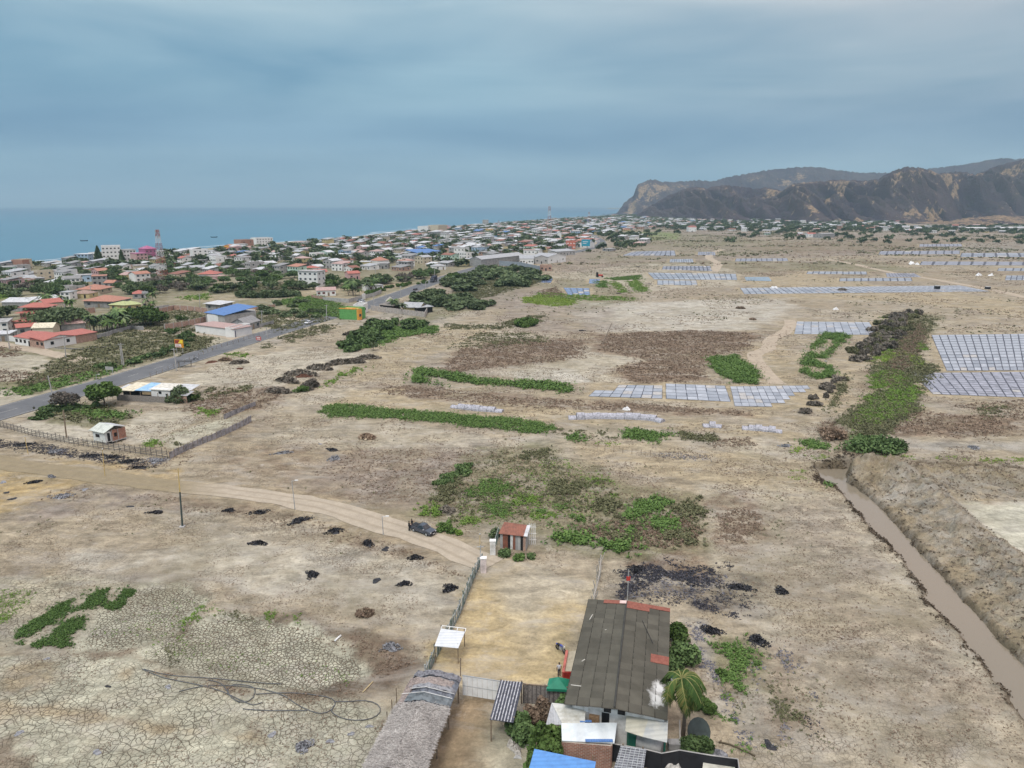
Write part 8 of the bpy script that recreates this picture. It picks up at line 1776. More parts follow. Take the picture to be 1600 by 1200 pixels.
# --- lattice masts
def mast(px, py, ytop, w0_, label, bands=7):
    p = G(px, py); H = HT(px, py, ytop); o = thing('radio_mast', label, 'mast', p); RW = [mat('mast red', (.36, .12, .10)), mat('mast white', (.66, .66, .66))]; fl = H/700+.04
    for b_ in range(bands):
        z0, z1 = H*b_/bands, H*(b_+1)/bands; mb = MB(); wa, wb = w0_*(1-.72*z0/H), w0_*(1-.72*z1/H); ca_ = [(-wa, -wa), (wa, -wa), (wa, wa), (-wa, wa)]; cb_ = [(-wb, -wb), (wb, -wb), (wb, wb), (-wb, wb)]
        for i in range(4):
            a, a2, c_, c2 = ca_[i], ca_[(i+1) % 4], cb_[i], cb_[(i+1) % 4]; mb.tube([(*a, z0), (*c_, z1)], fl*1.4, 4); 
            for k in range(2):
                za, zb = z0+(z1-z0)*k/2, z0+(z1-z0)*(k+1)/2; L1 = lambda t, i_=i: Vector(ca_[i_]).lerp(Vector(cb_[i_]), t); i2 = (i+1) % 4
                mb.tube([(*L1(k/2), za), (*L1((k+1)/2, i2), zb)], fl, 3).tube([(*L1(k/2, i2), za), (*L1((k+1)/2), zb)], fl, 3)
        mb.build('lattice_section', RW[b_ % 2], o)
    for i in range(6): a = i*math.pi/3; bx(o, 'antenna', 1.5*math.cos(a)-.25, 1.5*math.cos(a)+.25, 1.5*math.sin(a)-.25, 1.5*math.sin(a)+.25, H-3.2-(i % 2)*3.2, H-.4-(i % 2)*3.2, METAL)
mast(254, 432, 358.5, 3.0, 'red and white lattice radio mast in mid town, nearest and tallest looking'); mast(858, 374, 322, 4.2, 'lattice radio mast rising over the sea horizon in the far town'); mast(920, 352, 331, 5.2, 'grey lattice mast farthest towards the headland'); mast(779, 362, 344, 3.0, 'short thin mast in the far town left of the tall one', 5)
# --- billboards and small signs
def sign(label, px, py, ytop, w_, hfrac, face, name='billboard', rz=-.25, legs=2):
    p = G(px, py); H = HT(px, py, ytop); o = thing(name, label, 'sign', p, rz); hh = H*hfrac
    for x in ((-w_*.35, w_*.35) if legs == 2 else (0,)): MB().tube([(x, 0, -.2), (x, 0, H-hh)], .09, 5).build('leg', METAL, o)
    bx(o, 'board', -w_/2, w_/2, -.06, .06, H-hh, H, face); return o, H, hh
o, H, hh = sign('orange and yellow roadside billboard with a white box', 281.5, 552, 530.5, 3.6, .58, mat('billboard orange', (.70, .28, .02)))
bx(o, 'board_panel', -1.6, .4, -.09, -.065, H-hh*.5, H-.2, mat('billboard dark red', (.30, .05, .03))); MB().hexa([(-.3, -.12, H-hh*.45), (1.7, -.12, H-hh*.45), (1.7, -.095, H-hh*.45), (-.3, -.095, H-hh*.45), (.6, -.12, H-.1), (1.7, -.12, H-.1), (1.7, -.095, H-.1), (.6, -.095, H-.1)]).build('board_panel', mat('billboard yellow', (.80, .60, .05)), o)
bx(o, 'board_panel', -1.65, .9, -.12, -.095, H-hh+.15, H-hh*.55, WHITE)
for i in range(2): bx(o, 'lettering', -1.4, .6-.5*i, -.135, -.123, H-hh+.35+i*.5, H-hh+.52+i*.5, REDW)
sign('little blank grey sign board beside the highway seen from behind', 172, 584, 573, 3.0, .45, CONCL); o, H, hh = sign('small red sign board with pale lettering beside the highway', 404.5, 535, 526, 2.2, .62, REDW)
for i in range(2): bx(o, 'lettering', -.8, .8, -.085, -.063, H-hh*.35-i*.6, H-hh*.35-i*.6+.28, WHITE)
o, H, hh = sign('turquoise billboard beside the highway in the far town', 915, 388, 374, 11.5, .75, mat('turquoise board', (.03, .30, .42)), rz=-.5)
for i in range(2): bx(o, 'lettering', -4, 3-i*2, -.085, -.063, H-hh*.4-i*2, H-hh*.4-i*2+.7, WHITE)
# --- vehicles
def car(label, loc, rz, body, L_=4.4, kind='sedan', s=1.0, name='car', cat='car'):
    o = thing(name, label, cat, loc, rz); o.scale = (s, s, s); GL = mat('car glass', (.02, .025, .03), rough=.08, spec=.7, var=.1); TY = mat('tyre', (.02, .02, .02)); LT = mat('lamp glass', (.6, .6, .58), rough=.2)
    h = L_/2; W2 = .9 if kind != 'pickup' else .92; zc = .55 if kind == 'pickup' else .35; bm = bmesh.new()
    if kind == 'pickup': prof = [(-h, .62), (-h, 1.12), (-h+.03, 1.15), (-.62, 1.15), (.0, 1.15), (1.15, 1.16), (2.2, 1.03), (h-.05, .95), (h, .75), (h, .48), (h-.3, .40), (-h+.2, .45)]
    else: prof = [(-h, .45), (-h+.05, .85), (-h+.2, .93), (-h*.45, .95), (h*.30, .93), (h*.75, .86), (h-.08, .75), (h, .55), (h-.1, .30), (-h+.15, .30)]
    def extr(pr, w1, w2, top):
        n = len(pr); a = [bm.verts.new((x, -(w2 if z > top else w1), z)) for x, z in pr]; c_ = [bm.verts.new((x, (w2 if z > top else w1), z)) for x, z in pr]
        bm.faces.new(a); bm.faces.new(c_[::-1]); 
        for i in range(n): bm.faces.new((a[(i+1) % n], a[i], c_[i], c_[(i+1) % n]))
    extr(prof, W2, W2-.04, .8); cab = [(-.62, 1.14), (-.50, 1.72), (-.30, 1.80), (.55, 1.78), (1.22, 1.15)] if kind == 'pickup' else [(-h*.78, .93), (-h*.45, 1.36), (-h*.30, 1.42), (h*.12, 1.41), (h*.45, .92)]
    extr(cab, W2-.06, W2-.24, 1.3); bmesh.ops.recalc_face_normals(bm, faces=bm.faces); me = bpy.data.meshes.new('body'); bm.to_mesh(me); bm.free(); me.materials.append(body); b_ = bpy.data.objects.new('body', me); COL.objects.link(b_); b_.parent = o
    md = b_.modifiers.new('Bevel', 'BEVEL'); md.width = .05; md.segments = 2; md.limit_method = 'ANGLE'
    if kind == 'pickup':
        MB().hexa([(1.24, -.72, 1.20), (1.24, .72, 1.20), (.64, .62, 1.76), (.64, -.62, 1.76), (1.30, -.72, 1.18), (1.30, .72, 1.18), (.69, .62, 1.745), (.69, -.62, 1.745)]).build('windscreen', GL, o); MB().box(-.66, -.57, -.62, .62, 1.28, 1.66).build('rear_window', GL, o)
        for sg in (-1, 1): MB().hexa([(-.45, sg*.87, 1.20), (.95, sg*.87, 1.20), (.95, sg*.90, 1.20), (-.45, sg*.90, 1.20), (-.38, sg*.70, 1.66), (.55, sg*.70, 1.66), (.55, sg*.73, 1.66), (-.38, sg*.73, 1.66)]).build('side_window', GL, o); bx(o, 'mirror', .98, 1.12, sg*.92-(.0 if sg > 0 else .2), sg*.92+(.2 if sg > 0 else .0), 1.15, 1.32, mat('mirror shell', (.5, .5, .5)))
        bx(o, 'cargo_bed', -h+.12, -.72, -.78, .78, 1.153, 1.17, DARK); bx(o, 'bumper', h-.02, h+.10, -.85, .85, .45, .66, mat('dark bumper', (.03, .03, .035))); bx(o, 'number_plate', h+.10, h+.12, -.25, .25, .50, .62, WHITE)
        bx(o, 'grille', h-.06, h+.015, -.45, .45, .68, .90, DARK)
        for k in (-.3, .1, .5): pass
        MB().tube([(-.75, -.85, 1.15), (-.75, -.8, 1.7), (-.75, .8, 1.7), (-.75, .85, 1.15)], .04, 6).build('roll_bar', DARK, o); MB().tube([(-.2, -.62, 1.80), (-.2, -.62, 1.86), (.5, -.62, 1.84)], .02, 4).tube([(-.2, .62, 1.80), (-.2, .62, 1.86), (.5, .62, 1.84)], .02, 4).build('roof_rail', DARK, o)
    else:
        MB().hexa([(h*.47, -.70, .96), (h*.47, .70, .96), (h*.16, .60, 1.38), (h*.16, -.60, 1.38), (h*.50, -.70, .95), (h*.50, .70, .95), (h*.18, .60, 1.37), (h*.18, -.60, 1.37)]).build('windscreen', GL, o)
        for sg in (-1, 1): MB().hexa([(-h*.70, sg*.84, .97), (h*.40, sg*.84, .97), (h*.40, sg*.87, .97), (-h*.70, sg*.87, .97), (-h*.45, sg*.68, 1.33), (h*.10, sg*.68, 1.33), (h*.10, sg*.72, 1.33), (-h*.45, sg*.72, 1.33)]).build('side_window', GL, o)
        bx(o, 'bumper', h-.05, h+.06, -.8, .8, .32, .50, mat('dark bumper', (.03, .03, .035)))
    wr = .39 if kind == 'pickup' else .32
    for sx in (-h*.60, h*.62):
        for sg in (-1, 1): wt = MB().tube([(sx, sg*(W2-.22), wr), (sx, sg*(W2+.02), wr)], wr, 16).build('wheel', TY, o); MB().tube([(sx, sg*(W2+.02), wr), (sx, sg*(W2+.035), wr)], wr*.6, 10).build('rim', METAL, wt)
    for sg in (-1, 1): bx(o, 'headlight', h-.14, h+.012, sg*.68-.16, sg*.68+.16, .78 if kind == 'pickup' else .60, .94 if kind == 'pickup' else .74, LT); bx(o, 'tail_light', -h-.02, -h+.05, sg*.74-.1, sg*.74+.1, .8 if kind == 'pickup' else .62, 1.05 if kind == 'pickup' else .78, REDW)
    return o
pa, pb = G(651, 828.5), G(671, 835.5); d = pb-pa; car('dark slate grey double cab pickup stopped on the dirt track', (pa+pb)/2, math.atan2(d.y, d.x), mat('slate car paint', (.055, .065, .085), rough=.28, var=.08, spec=.5), 5.3, 'pickup', .86, 'pickup_truck', 'pickup truck')
def rdir(px, py): p = P(px, py); i = int(np.argmin([(q[0]-p.x)**2+(q[1]-p.y)**2 for q in RL])); a, c_ = RL[max(i-1, 0)], RL[min(i+1, len(RL)-1)]; return math.atan2(c_[1]-a[1], c_[0]-a[0])
def rc(px, py, back, lab, m, **k): p = G(px, py); p.z += .11; return car(lab, p, rdir(px, py)+(math.pi if back else 0), m, **k)
rc(482, 506, True, 'white car driving on the highway towards the camera', mat('white car paint', (.62, .63, .64), rough=.3, var=.05), L_=4.6)
rc(649, 453.5, False, 'dark car alone on the highway before the truck', mat('black car paint', (.03, .03, .04), rough=.3, var=.05), L_=4.6)
rc(566, 473.5, True, 'white pickup parked on the highway edge by the green building', mat('white car paint', ()), L_=5.1, kind='pickup', name='pickup_truck', cat='pickup truck'); rc(562, 478, True, 'dark car parked beside the white pickup near the green building', mat('black car paint', ()))
rc(562.5, 471.8, True, 'dark pickup parked beyond the white pickup', mat('slate car paint', ()), L_=5.1, kind='pickup', name='pickup_truck', cat='pickup truck'); rc(934, 377.5, True, 'white car on the bend of the highway in the far town', mat('white car paint', ()), s=1.2)
p = G(677, 441); p.z += .11; o = thing('truck', 'large dark truck coming down the highway past the thicket', 'truck', p, rdir(677, 441)+math.pi); DT = mat('dark truck body', (.045, .05, .075)); bx(o, 'cargo_box', -6.5, 1.2, -1.25, 1.25, 1.1, 3.9, DT); bx(o, 'cab', 1.4, 3.4, -1.2, 1.2, .7, 3.1, mat('truck cab', (.10, .10, .13))); bx(o, 'windscreen', 3.38, 3.44, -1.05, 1.05, 1.9, 2.8, GLASS); bx(o, 'bumper', 3.4, 3.6, -1.2, 1.2, .4, .9, DARK)
for x in (-5.2, -4.0, 2.4):
    for sg in (-1, 1): MB().tube([(x, sg*.9, .5), (x, sg*1.22, .5)], .5, 14).build('wheel', DARK, o)
motorbike(G(306, 563), R(20), 'dark motorcycle at the highway edge near the dirt heaps', DARK)
o = thing('roadside_shelter', 'small dark roofed hut by the pole at the highway edge', 'hut', G(279, 575), .3); bx(o, 'roof', -.4, 4.2, -.3, 2.2, 2.0, 2.15, mat('dark shelter roof', (.07, .07, .07)));
for x in (0, 3.8):
    for y in (0, 2): bx(o, 'post', x-.06, x+.06, y-.06, y+.06, -.2, 2.0, WOOD)
o = thing('tractor', 'small dark tractor on the pale ground before the salt pans', 'tractor', G(939, 433), .1); bx(o, 'body', -2.4, 1.2, -.8, .8, .9, 2.0, REDW); bx(o, 'cab', -3.6, -2.3, -.9, .9, 1.0, 3.6, DARK)
for x, r_ in ((-2.8, .9), (1.0, .6)):
    for sg in (-1, 1): MB().tube([(x, sg*.8, r_), (x, sg*1.2, r_)], r_, 12).build('wheel', DARK, o)
# --- fishing boats on the sea
for px, py, lab in ((131.5, 376.8, 'small dark fishing boat on the sea, left one'), (334.5, 371, 'small dark fishing boat on the sea, right one')):
    p = P(px, py, -1.2); o = thing('fishing_boat', lab, 'boat', p, R(5)); mb = MB(); mb.v = [(-5, -1.2, 1.1), (-5, 1.2, 1.1), (3, 1.3, 1.2), (6, 0, 1.9), (3, -1.3, 1.2), (-4.8, -.7, -.3), (-4.8, .7, -.3), (3, .6, -.3), (5, 0, 0), (3, -.6, -.3)]; mb.f = [(0, 5, 6, 1), (1, 6, 7, 2), (2, 7, 8, 3), (3, 8, 9, 4), (4, 9, 5, 0), (5, 9, 8, 7, 6)]; mb.build('hull', mat('boat hull', (.06, .07, .08)), o); bx(o, 'bench', -3, -2.5, -1.1, 1.1, .9, 1.0, WOOD); bx(o, 'engine', -5.4, -4.9, -.3, .3, .6, 2.0, DARK)
# --- salt pans: sheets of brine between dark liners
m, t, Nn, Ll, b = nodemat('salt pan brine'); b.inputs['Roughness'].default_value = .28; b.inputs['Specular IOR Level'].default_value = .5
oi = Nn.new('ShaderNodeObjectInfo'); geo = Nn.new('ShaderNodeNewGeometry')
cmix = mixc(oi.outputs['Random'], (.25, .265, .30), (.42, .435, .47)); cmix = mixc(1.0, cmix, rng(noise(.5, 5, .7).outputs['Fac'], .3, .7, .72, 1.2), 'MULTIPLY'); Ll.new(cmix, b.inputs['Base Color']); PANM = m
PANB = mat('blue brine', (.20, .25, .40), rough=.2, var=.2, scale=.3); PANG = mat('grey crusted brine', (.30, .305, .35), rough=.35, var=.3, scale=.3); LINER = mat('dark pan liner', (.05, .055, .075), rough=.5, var=.3, scale=1)
def panfield(key, nu, nv, label, m, keep=None, gap=.08, z=.06):
    q = [Vector((*c_, 0)) for c_ in PANW[key]]; A, B, C_, D = q[0], q[1], q[2], q[3]; o = thing('salt_pans', label, 'salt pans', (A+B+C_+D)/4); lin = MB(); rest = MB(); cells = []; r5 = random.Random(key)
    for j in range(nv):
        for i in range(nu):
            if keep and not keep(i, j): continue
            g_u = gap/nu*.5; g_v = gap*1.0/nv*.5
            u0, u1, v0, v1 = i/nu, (i+1)/nu, j/nv, (j+1)/nv
            jt = lambda: r5.uniform(-.03, .03)
            lin.quad(*[at(o, bil(A, B, C_, D, u, v))+Vector((0, 0, z)) for u, v in ((u0, v1), (u1, v1), (u1, v0), (u0, v0))])
            cells.append([at(o, bil(A, B, C_, D, u+jt()/nu, v+jt()/nv))+Vector((0, 0, z+.012)) for u, v in ((u0+g_u, v1-g_v), (u1-g_u, v1-g_v), (u1-g_u, v0+g_v), (u0+g_u, v0+g_v))])
    lin.build('liner', LINER, o); cells.sort(key=lambda c_: c_[0].y+o.location.y)
    for k, c_ in enumerate(cells):
        if k < 99: MB().quad(*c_).build('pan', m if r5.random() > .06 else CONCL, o)
        else: rest.quad(*c_)
    if rest.v: tag(rest.build('pans', m, o), kind='stuff')
    return o
panfield('a', 7, 4, 'left grid of pale grey salt pans missing its far left corner', PANM, lambda i, j: not (j < 2 and i < 2 - (j > 0)*0))
panfield('b', 6, 5, 'middle grid of pale grey salt pans between two sandy paths', PANM)
panfield('c', 12, 6, 'stepped right grid of pale grey salt pans', PANM, lambda i, j: i < (12, 11, 9, 8, 7, 5)[j] and not (j > 0 and i == 5 and False))
panfield('d', 10, 9, 'square grid of salt pans beyond the ring shaped crop plot', PANM); panfield('e', 20, 13, 'large upper field of bright salt pans at the right edge', PANM, gap=.15); panfield('f', 18, 11, 'large lower field of dusky salt pans at the right edge', PANG, gap=.15)
panfield('g', 16, 4, 'wide field of salt pans beyond the green triangle plots', PANM, gap=.14); panfield('h', 7, 4, 'small salt pan block behind the dark earth bank', PANM, gap=.12); panfield('i', 12, 3, 'dark framed salt pans on the far side of the sandy track', PANG, gap=.3)
panfield('j', 40, 5, 'very long band of salt pans across the right of the plain', PANM, gap=.16)
panfield('k', 3, 2, 'small blue salt pans at the left, below the industrial yard', PANB, gap=.1); panfield('l', 2, 2, 'small blue salt pans beside the green plots', PANB, gap=.1); panfield('m', 4, 4, 'pair of blue gridded salt pans in the sand', PANB, gap=.14)
for k, lab, mm in (('n', 'far bluish salt pans beside the town fields', PANG), ('o', 'far small salt pan strip right of the bluish ones', PANG), ('p', 'far strip of pale salt pans above the long band', PANM), ('q', 'far grey salt pans beside the diagonal track', PANG), ('r', 'long dusky far salt pans below the white salt heaps', PANG), ('s', 'far pale salt pans at the right photo edge', PANM), ('t', 'far blue grey salt pans at the right edge near the track', PANM), ('u', 'far thin band of salt pans left of the diagonal track', PANM), ('v', 'tiny far salt pan block above the dark framed pans', PANM), ('w', 'far salt pan strip right of centre below the farm huts', PANG), ('x', 'farthest little strip of salt pans', PANG), ('y', 'thin salt pan strip beside the sandy track bend', PANG), ('z', 'thin salt pan strip below the long dusky pans at right', PANM)):
    panfield(k, 10, 3, lab, mm, gap=.2)
for px, py, r_, lab in ((1207, 450, 2.2, 'small white salt heap left on the long salt pan band, left one'), (1212, 450, 2.2, 'small white salt heap on the long salt pan band, right one'), (1424, 413, 5, 'white salt heap far out on the plain, larger one'), (1433, 413.5, 3, 'white salt heap far out on the plain, smaller one'), (1529, 430.5, 3.5, 'white salt heap near the right edge, left one'), (1548, 430.5, 3, 'white salt heap near the right edge, right one'), (1305, 484.5, 2.2, 'little white salt heap alone on the pale flat'), (980, 640, 1.6, 'white plastic wrapped heap above the long grey sheeting')):
    blob('salt_heap', px, py, r_*.8, r_*.8, r_*.6, mat('white salt', (.72, .72, .72), rough=.6, var=.06), lab, 'salt heap', int(px), n=9)
o = thing('hut', 'small black hut standing on the long salt pan band', 'hut', G(1464, 451.5)); o.scale = (.65, .65, .65); bx(o, 'wall', -2.2, 2.2, -1.5, 1.5, 0, 3.0, DARK); MB().slab([(-2.6, -1.9, 3.1), (2.6, -1.9, 3.1), (2.6, 1.9, 3.6), (-2.6, 1.9, 3.6)], .12).build('roof', CONC, o)
o = thing('hut', 'dark hut beside the diagonal track end of the salt pans', 'hut', G(1543, 452)); o.scale = (.65, .65, .65); bx(o, 'wall', -2.2, 2.2, -1.2, 1.2, 0, 2.4, DARK); MB().slab([(-2.6, -1.6, 2.5), (2.6, -1.6, 2.5), (2.6, 1.6, 3.0), (-2.6, 1.6, 3.0)], .12).build('roof', CONC, o)
# --- sandy tracks across the plain
for nm, pts, hw in (('sandy_track', '1290,405 1330,412 1370,421 1410,429 1450,435 1500,444 1550,453 1600,464 1700,485', 3.5), ('sandy_track', '1113,425 1122,412 1108,403 1112,396 1128,390', 4.0), ('sandy_track', '1233,500 1236,508 1225,520 1205,530 1200,545 1180,555 1190,575 1215,600', 2.6), ('dirt_street', '-80,524 0,538 50,546 100,557 130,563', 3.0), ('dirt_street', '210,512 240,518 300,521 350,526 375,532', 2.4), ('dirt_street', '372,484 400,487 440,494 470,500 488,503', 3.0), ('sandy_track', '930,420 1000,421 1050,422 1110,427 1150,430', 2.6)):
    strip(nm, smoothline(wpoly(pl(pts)), 3.0), hw, .06, mat('sandy track soil', (.36, .30, .225), var=.12, scale=.4), .3, 7)
# --- long rolls of grey sheeting along the crop plots
def sheetrow(label, pts, h, n, m=None):
    c = [G(*q) for q in pl(pts)]; o = thing('sheeting_heap', label, 'tarp heap', c[0]); tot = sum((d-a).length for a, d in zip(c[:-1], c[1:])); r5 = random.Random(n)
    for i in range(n):
        a, d = at(o, online(c, tot*i/n)), at(o, online(c, tot*(i+.97)/n)); f = (d-a).normalized(); nn = Vector((f.y, -f.x, 0)); hh = h*r5.uniform(.85, 1.1)*(.55 if i in (0, n-1) else 1); mb = MB(); K = 8
        for s in range(K+1):
            th_ = math.pi*s/K
            for e_ in (a, d): mb.v.append(tuple(e_+nn*1.1*math.cos(th_)+Vector((0, 0, hh*math.sin(th_)*(1+r5.uniform(-.05, .05))-.02))))
        for s in range(K): mb.f.append((2*s, 2*s+1, 2*s+3, 2*s+2))
        mb.f += [tuple(range(0, 2*K+2, 2)), tuple(range(2*K+1, 0, -2))]; mb.build('sheet_segment', m or mat('silver grey sheeting', (.36, .36, .40), rough=.45, var=.3, scale=2.2, bump=.5), o)
        if i: MB().tube([a+nn*1.12, a+Vector((0, 0, hh+.05)), a-nn*1.12], .05, 4).build('tie', DARK, o)
sheetrow('short heap of grey sheeting above the bright green crop strip', '706,636 725,638.5 750,641 786,644', 1.3, 7)
sheetrow('long curved heap of grey sheeting right of the crop strip', '888,654 905,654 945,652.5 990,654 1020,656 1036,660', 1.5, 12); sheetrow('small heap of grey sheeting, alone on the sandy path', '1098,666 1115,666.5 1128,668', 1.2, 3); sheetrow('grey sheeting heap nearest the weedy channel', '1159,671 1185,673 1222,676', 1.2, 6)
# --- dark heaps of plastic and weeds
HEAPS = '''
403 848 2.0 .9 b black plastic heap on the pale flat, left of the row
488 899 1.9 1.1 b black plastic heap at the lower middle of the pale flat
703 919 2.2 .9 b black plastic heap nearest the picket fence
632 912 1.5 .9 b ragged black heap left of the one nearest the fence
588 907 .9 1.0 b small split black heap at the middle of the pale flat
575 848 1.5 1.2 b black heap under the track bank, left of three
602 857 1.4 1.0 b black heap under the track bank, middle of three
649 871 1.5 1.0 b black heap under the track bank, right of three
523 829 2.2 1.2 b black heap on the bank above the pale flat
470 812 3.4 1.4 b long black strip heap on the bank above the pale flat
405 800 2.6 1.1 b black strip heap at the far edge of the pale flat
358 797 1.8 .8 b small black strip at the left end of the bank
243 801 2.0 .7 b black patch heap on the brown scrub, right one
204 792 1.3 .6 b black patch heap on the brown scrub, left one
53 754 2.0 1.0 b dark heap on the ochre ground
20 780 1.4 .9 b dark heap at the lower edge of the ochre ground
10 770 1.4 .6 b small dark heap at the left edge of the ochre ground
5 753 1.4 .9 g blue grey heap at the left edge of the ochre ground
96 777 3.0 1.6 g blue grey plastic heap at the lower ochre ground
133 765 1.4 1.0 g small blue grey heap right of the larger one
80 745 1.6 .6 g flat blue grey patch in the ochre ground
40 694 4.5 1.0 b black plastic strip beside the dirt track, second from left
89 704 2.6 1.5 g grey crumpled strip beside the dirt track
143 712 3.6 1.1 b black plastic strip beside the dirt track, right of the gap
178 714 3.2 1.0 b black ragged strip near the bamboo pole
200 721 3.0 1.1 b black ragged strip at the end of the row
218 731 3.4 .7 b thin dark strip below the rail fence end
245 719 3.4 1.6 g blue grey plastic heap at the corner of the fences
522 716 2.2 1.6 g grey and black heap beyond the dirt track
519 703 2.4 .9 b thin black heap just beyond the grey one
442 708 3.4 .8 g small grey black patch far beyond the track
573 684 2.0 1.6 n brown brush heap in the far cracked plot
500 694 1.2 .7 g tiny grey patch in the far cracked plot
1221 923 1.7 1.0 b ring shaped black heap alone on the right flat
1185 999 1.7 1.3 b round black heap right of the green weeds
1203 1162 .8 1.0 b small black heap beside the purple grey one
1112 985 1.9 1.2 b small black heap right of the warehouse roof corner
994 888 1.0 1.6 b black heap at the left of the burnt ground
1155 918 3.4 1.0 b wide black heap at the right end of the burnt ground
74 1030 .5 .4 g little blue grey bag on the cracked flat, topmost
169 1074 .5 .3 b little black bag on the cracked flat, middle
263 1075 .5 .5 g little grey bag on the cracked flat by the hoses
30 1148 .6 .5 g little blue grey bag at the lower left
152 1178 .6 .6 g little blue grey bag at the bottom
425 1149 .6 .6 g little grey bag left of the thatched shed
516 1159 .6 .5 g little grey bag nearer the thatched shed
549 1148 .5 .4 g small grey bag, upper right of the group
577 1136 .5 .4 g small grey bag beside the hose loop
475 1167 1.0 .8 g ragged grey plastic scrap between the bags
610 1012 1.6 1.4 g grey brush and plastic heap at the corner of the cracked basin
570 960 1.2 1.0 n grey twig heap on the pale flat
1290 565 1.4 1.0 g dark heap inside the upper ring crop plot
1227 698 2.0 1.2 g grey twig heap left of the lime weeds
1322 700 .1 .1 b tiny stone
1521 700 2.2 1.2 g grey boulder like heap on the grey bank
470 588 6.0 1.6 n grey brown rubble of the earth bank, middle
450 598 4.5 1.5 n grey brown rubble of the earth bank, lower end
500 578 5.0 1.6 n grey brown rubble of the earth bank, upper middle
530 570 5.0 1.6 n grey brown rubble of the earth bank, upper
575 562 4.6 1.4 n grey brown rubble of the earth bank, farthest end
550 568 4.6 1.5 n grey brown rubble of the earth bank, next to farthest
474 590 3.6 .9 r red brown heap at the foot of the earth bank
435 613 4.0 2.0 n dark brushy heap left of the bright green bush
331 567 2.6 1.0 r red brown heap beside the posts
352 564 2.2 1.2 n grey gravel heap on the construction lot
374 568 3.0 1.6 n larger grey gravel heap on the construction lot
375 577 1.6 1.0 r brown gravel heap on the construction lot
550 523 4.0 1.4 n dark rubble line behind the construction lot
1015 444 3.0 1.2 b dark heap beside the green triangle plots
966 459 2.6 1.2 b dark heap on the sand beside the gridded pans
997 417 4.0 1.8 b dark round heap at the edge of the far track
1316 453.5 3.2 2.6 n grey bush heap on the long salt pan band
1157 482 2.4 2.0 n dark bush heap on the pale flat
1176 500 1.6 2.2 n thin dark shrub heap on the pale flat
909 516 2.6 .8 b grey black heap on the brown field edge
'''
HM = dict(b=BLACKM, g=GREYP, n=mat('grey brown rubble', (.27, .225, .18), var=.35, scale=1.6, bump=.8), r=mat('red brown earth', (.12, .055, .035), var=.3, scale=2))
hl = {'b': 'plastic', 'g': 'plastic', 'n': 'rubble', 'r': 'earth'}
for i, ln_ in enumerate(HEAPS.strip().splitlines()):
    x, y, rx, ry, k, lab = ln_.split(' ', 5)
    if 'tiny stone' in lab: continue
    x, y, rx, ry = map(float, (x, y, rx, ry)); rx *= .62 if k in 'bg' and rx > 1 else 1; ry *= .95; h = .08+.09*min(rx, 2) if k in 'bg' else rx*.28
    o = blob({'b': 'plastic_heap', 'g': 'plastic_heap', 'n': 'rubble_heap', 'r': 'earth_heap'}[k], x, y, rx, ry, h, HM[k], lab, 'heap', 900+i, n=26 if rx > 1 else 12)
    if k in 'bg' and rx > .9:      # torn loose flaps of sheeting
        g5 = np.random.default_rng(i); n = 260; a = g5.uniform(0, 6.28, n); q = np.sqrt(g5.random(n))*(.85+.35*np.sin(2*a+g5.uniform(0, 6))+.25*np.sin(3*a+g5.uniform(0, 6)))*1.1; pp = np.column_stack([q*rx*np.cos(a), q*ry*np.sin(a), h*(1-q*q).clip(0)+.04+g5.random(n)*.10]); V, F = leafquads(pp, g5.uniform(.12, .42, n), g5, up=.6, stretch=.7); npmesh('loose_sheet', V, F, HM[k], o)['kind'] = 'stuff'
    if k == 'n':
        g5 = np.random.default_rng(i); n = 260; a = g5.uniform(0, 6.28, n); q = np.sqrt(g5.random(n)); pp = np.column_stack([q*rx*np.cos(a), q*ry*np.sin(a), h*(1-q*q).clip(0)+.1+g5.random(n)*.2]); V, F = leafquads(pp, g5.uniform(.3, .8, n)*min(1.5, rx/2.2+.3), g5, up=.5); npmesh('loose_debris', V, F, LF['dry'] if rx < 3 else LF['tgrey'], o, attr=g5.random(n)).__setitem__('kind', 'stuff')
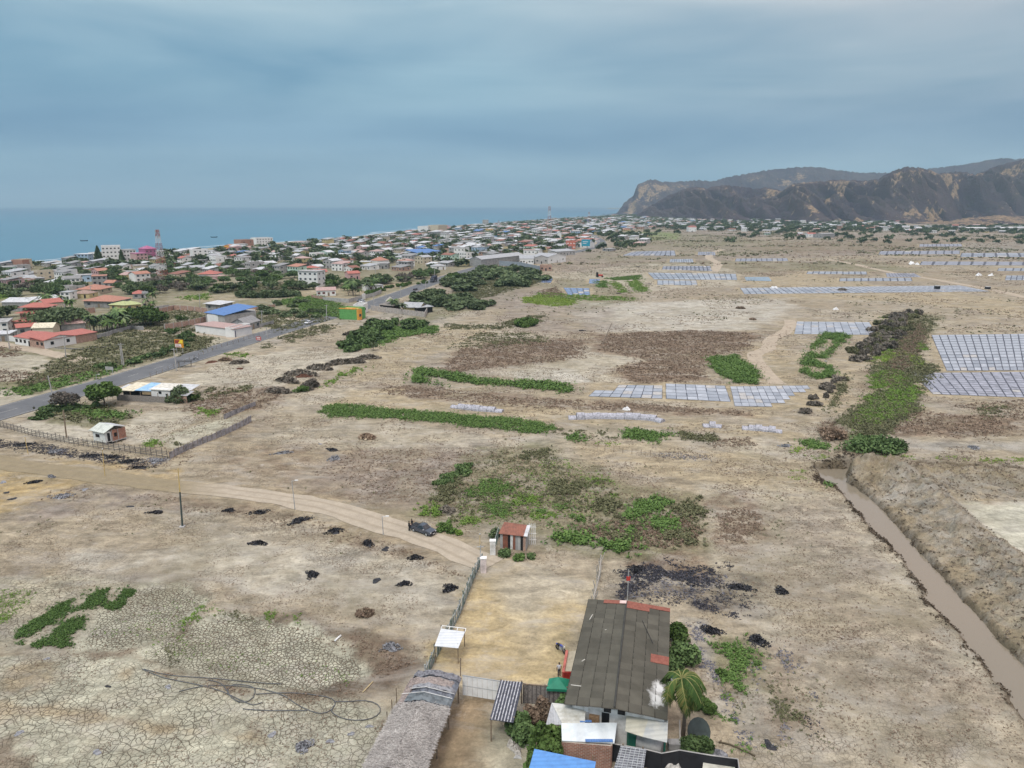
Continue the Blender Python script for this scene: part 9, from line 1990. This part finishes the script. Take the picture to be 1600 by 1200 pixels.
# --- black irrigation hoses on the cracked flat
def hose(label, pts, r=.05, name='hose', m=None):
    c = [G(*q) for q in pl(pts)]; s = smoothline([(q.x, q.y) for q in c], .6); z = Hgt(s[:, 0], s[:, 1])+r+.03; tag(MB().tube([(a[0], a[1], zz) for a, zz in zip(s, z)], r, 5).build(name, m or mat('grey black hose', (.10, .105, .11), rough=.5), None, True), label, 'hose')
hose('black hose running from the left end to the big loop', '222,1045 240,1054 262,1062 300,1070 340,1080 355,1086 380,1098 396,1104 410,1100'); hose('straight black hose along the edge of the cracked basin', '225,1045 270,1056 330,1058 400,1064 440,1066'); hose('black hose looping in the middle of the cracked flat', '325,1062 345,1068 355,1082 362,1092 380,1100 396,1092 398,1076 385,1070 365,1070 356,1080 362,1092 375,1100')
hose('wavy black hose continuing right to the coil', '280,1083 310,1076 345,1072 400,1075 425,1082 445,1090 470,1106 500,1116 518,1110 524,1098 510,1090 480,1085 440,1084 400,1087'); hose('round black hose coil nearest the thatched shed', '522,1098 540,1098 570,1096 590,1102 594,1114 580,1124 555,1127 530,1122 518,1112 524,1102'); hose('black hose loop left of the coil', '380,1110 400,1112 430,1113 455,1112 480,1112')
hose('pale stick lying by the cracked basin corner', '523,1002 533,995', .12, 'stick', WHITE); hose('pale stick left of the tarpaulin shed', '567,1083 583,1066', .06, 'stick', WOODL)
hose('dark pipe crossing the sand at the lower right', '1123,1158 1140,1162 1165,1172 1180,1180', .09, 'pipe', mat('brown pipe', (.10, .08, .05)))
tag(MB().tube([P(719.5, 1056, 2.4), P(719.5, 1028, 4.4)], .06, 4).build('post', WOOD), 'bare post standing in the sandy yard behind the white gate', 'post')
tag(MB().tube([G(941, 538), P(956, 505, 5.5)], .16, 5).build('dead_trunk', BARK), 'leaning dead trunk on the brown field', 'dead tree')

# ------------------------------------------------------------------ haze
m = bpy.data.materials.new('haze'); m.use_nodes = True; t = m.node_tree; t.nodes.clear()
o_ = t.nodes.new('ShaderNodeOutputMaterial'); v_ = t.nodes.new('ShaderNodeVolumePrincipled'); v_.inputs['Color'].default_value = (0.55, 0.80, 0.95, 1)
v_.inputs['Density'].default_value = 0.00009; v_.inputs['Anisotropy'].default_value = 0.2; t.links.new(v_.outputs[0], o_.inputs['Volume'])
hz = MB().box(-31000, 31000, -3000, 37000, -14, 520).build('haze', m); tag(hz, kind='stuff'); hz.display_type = 'WIRE'
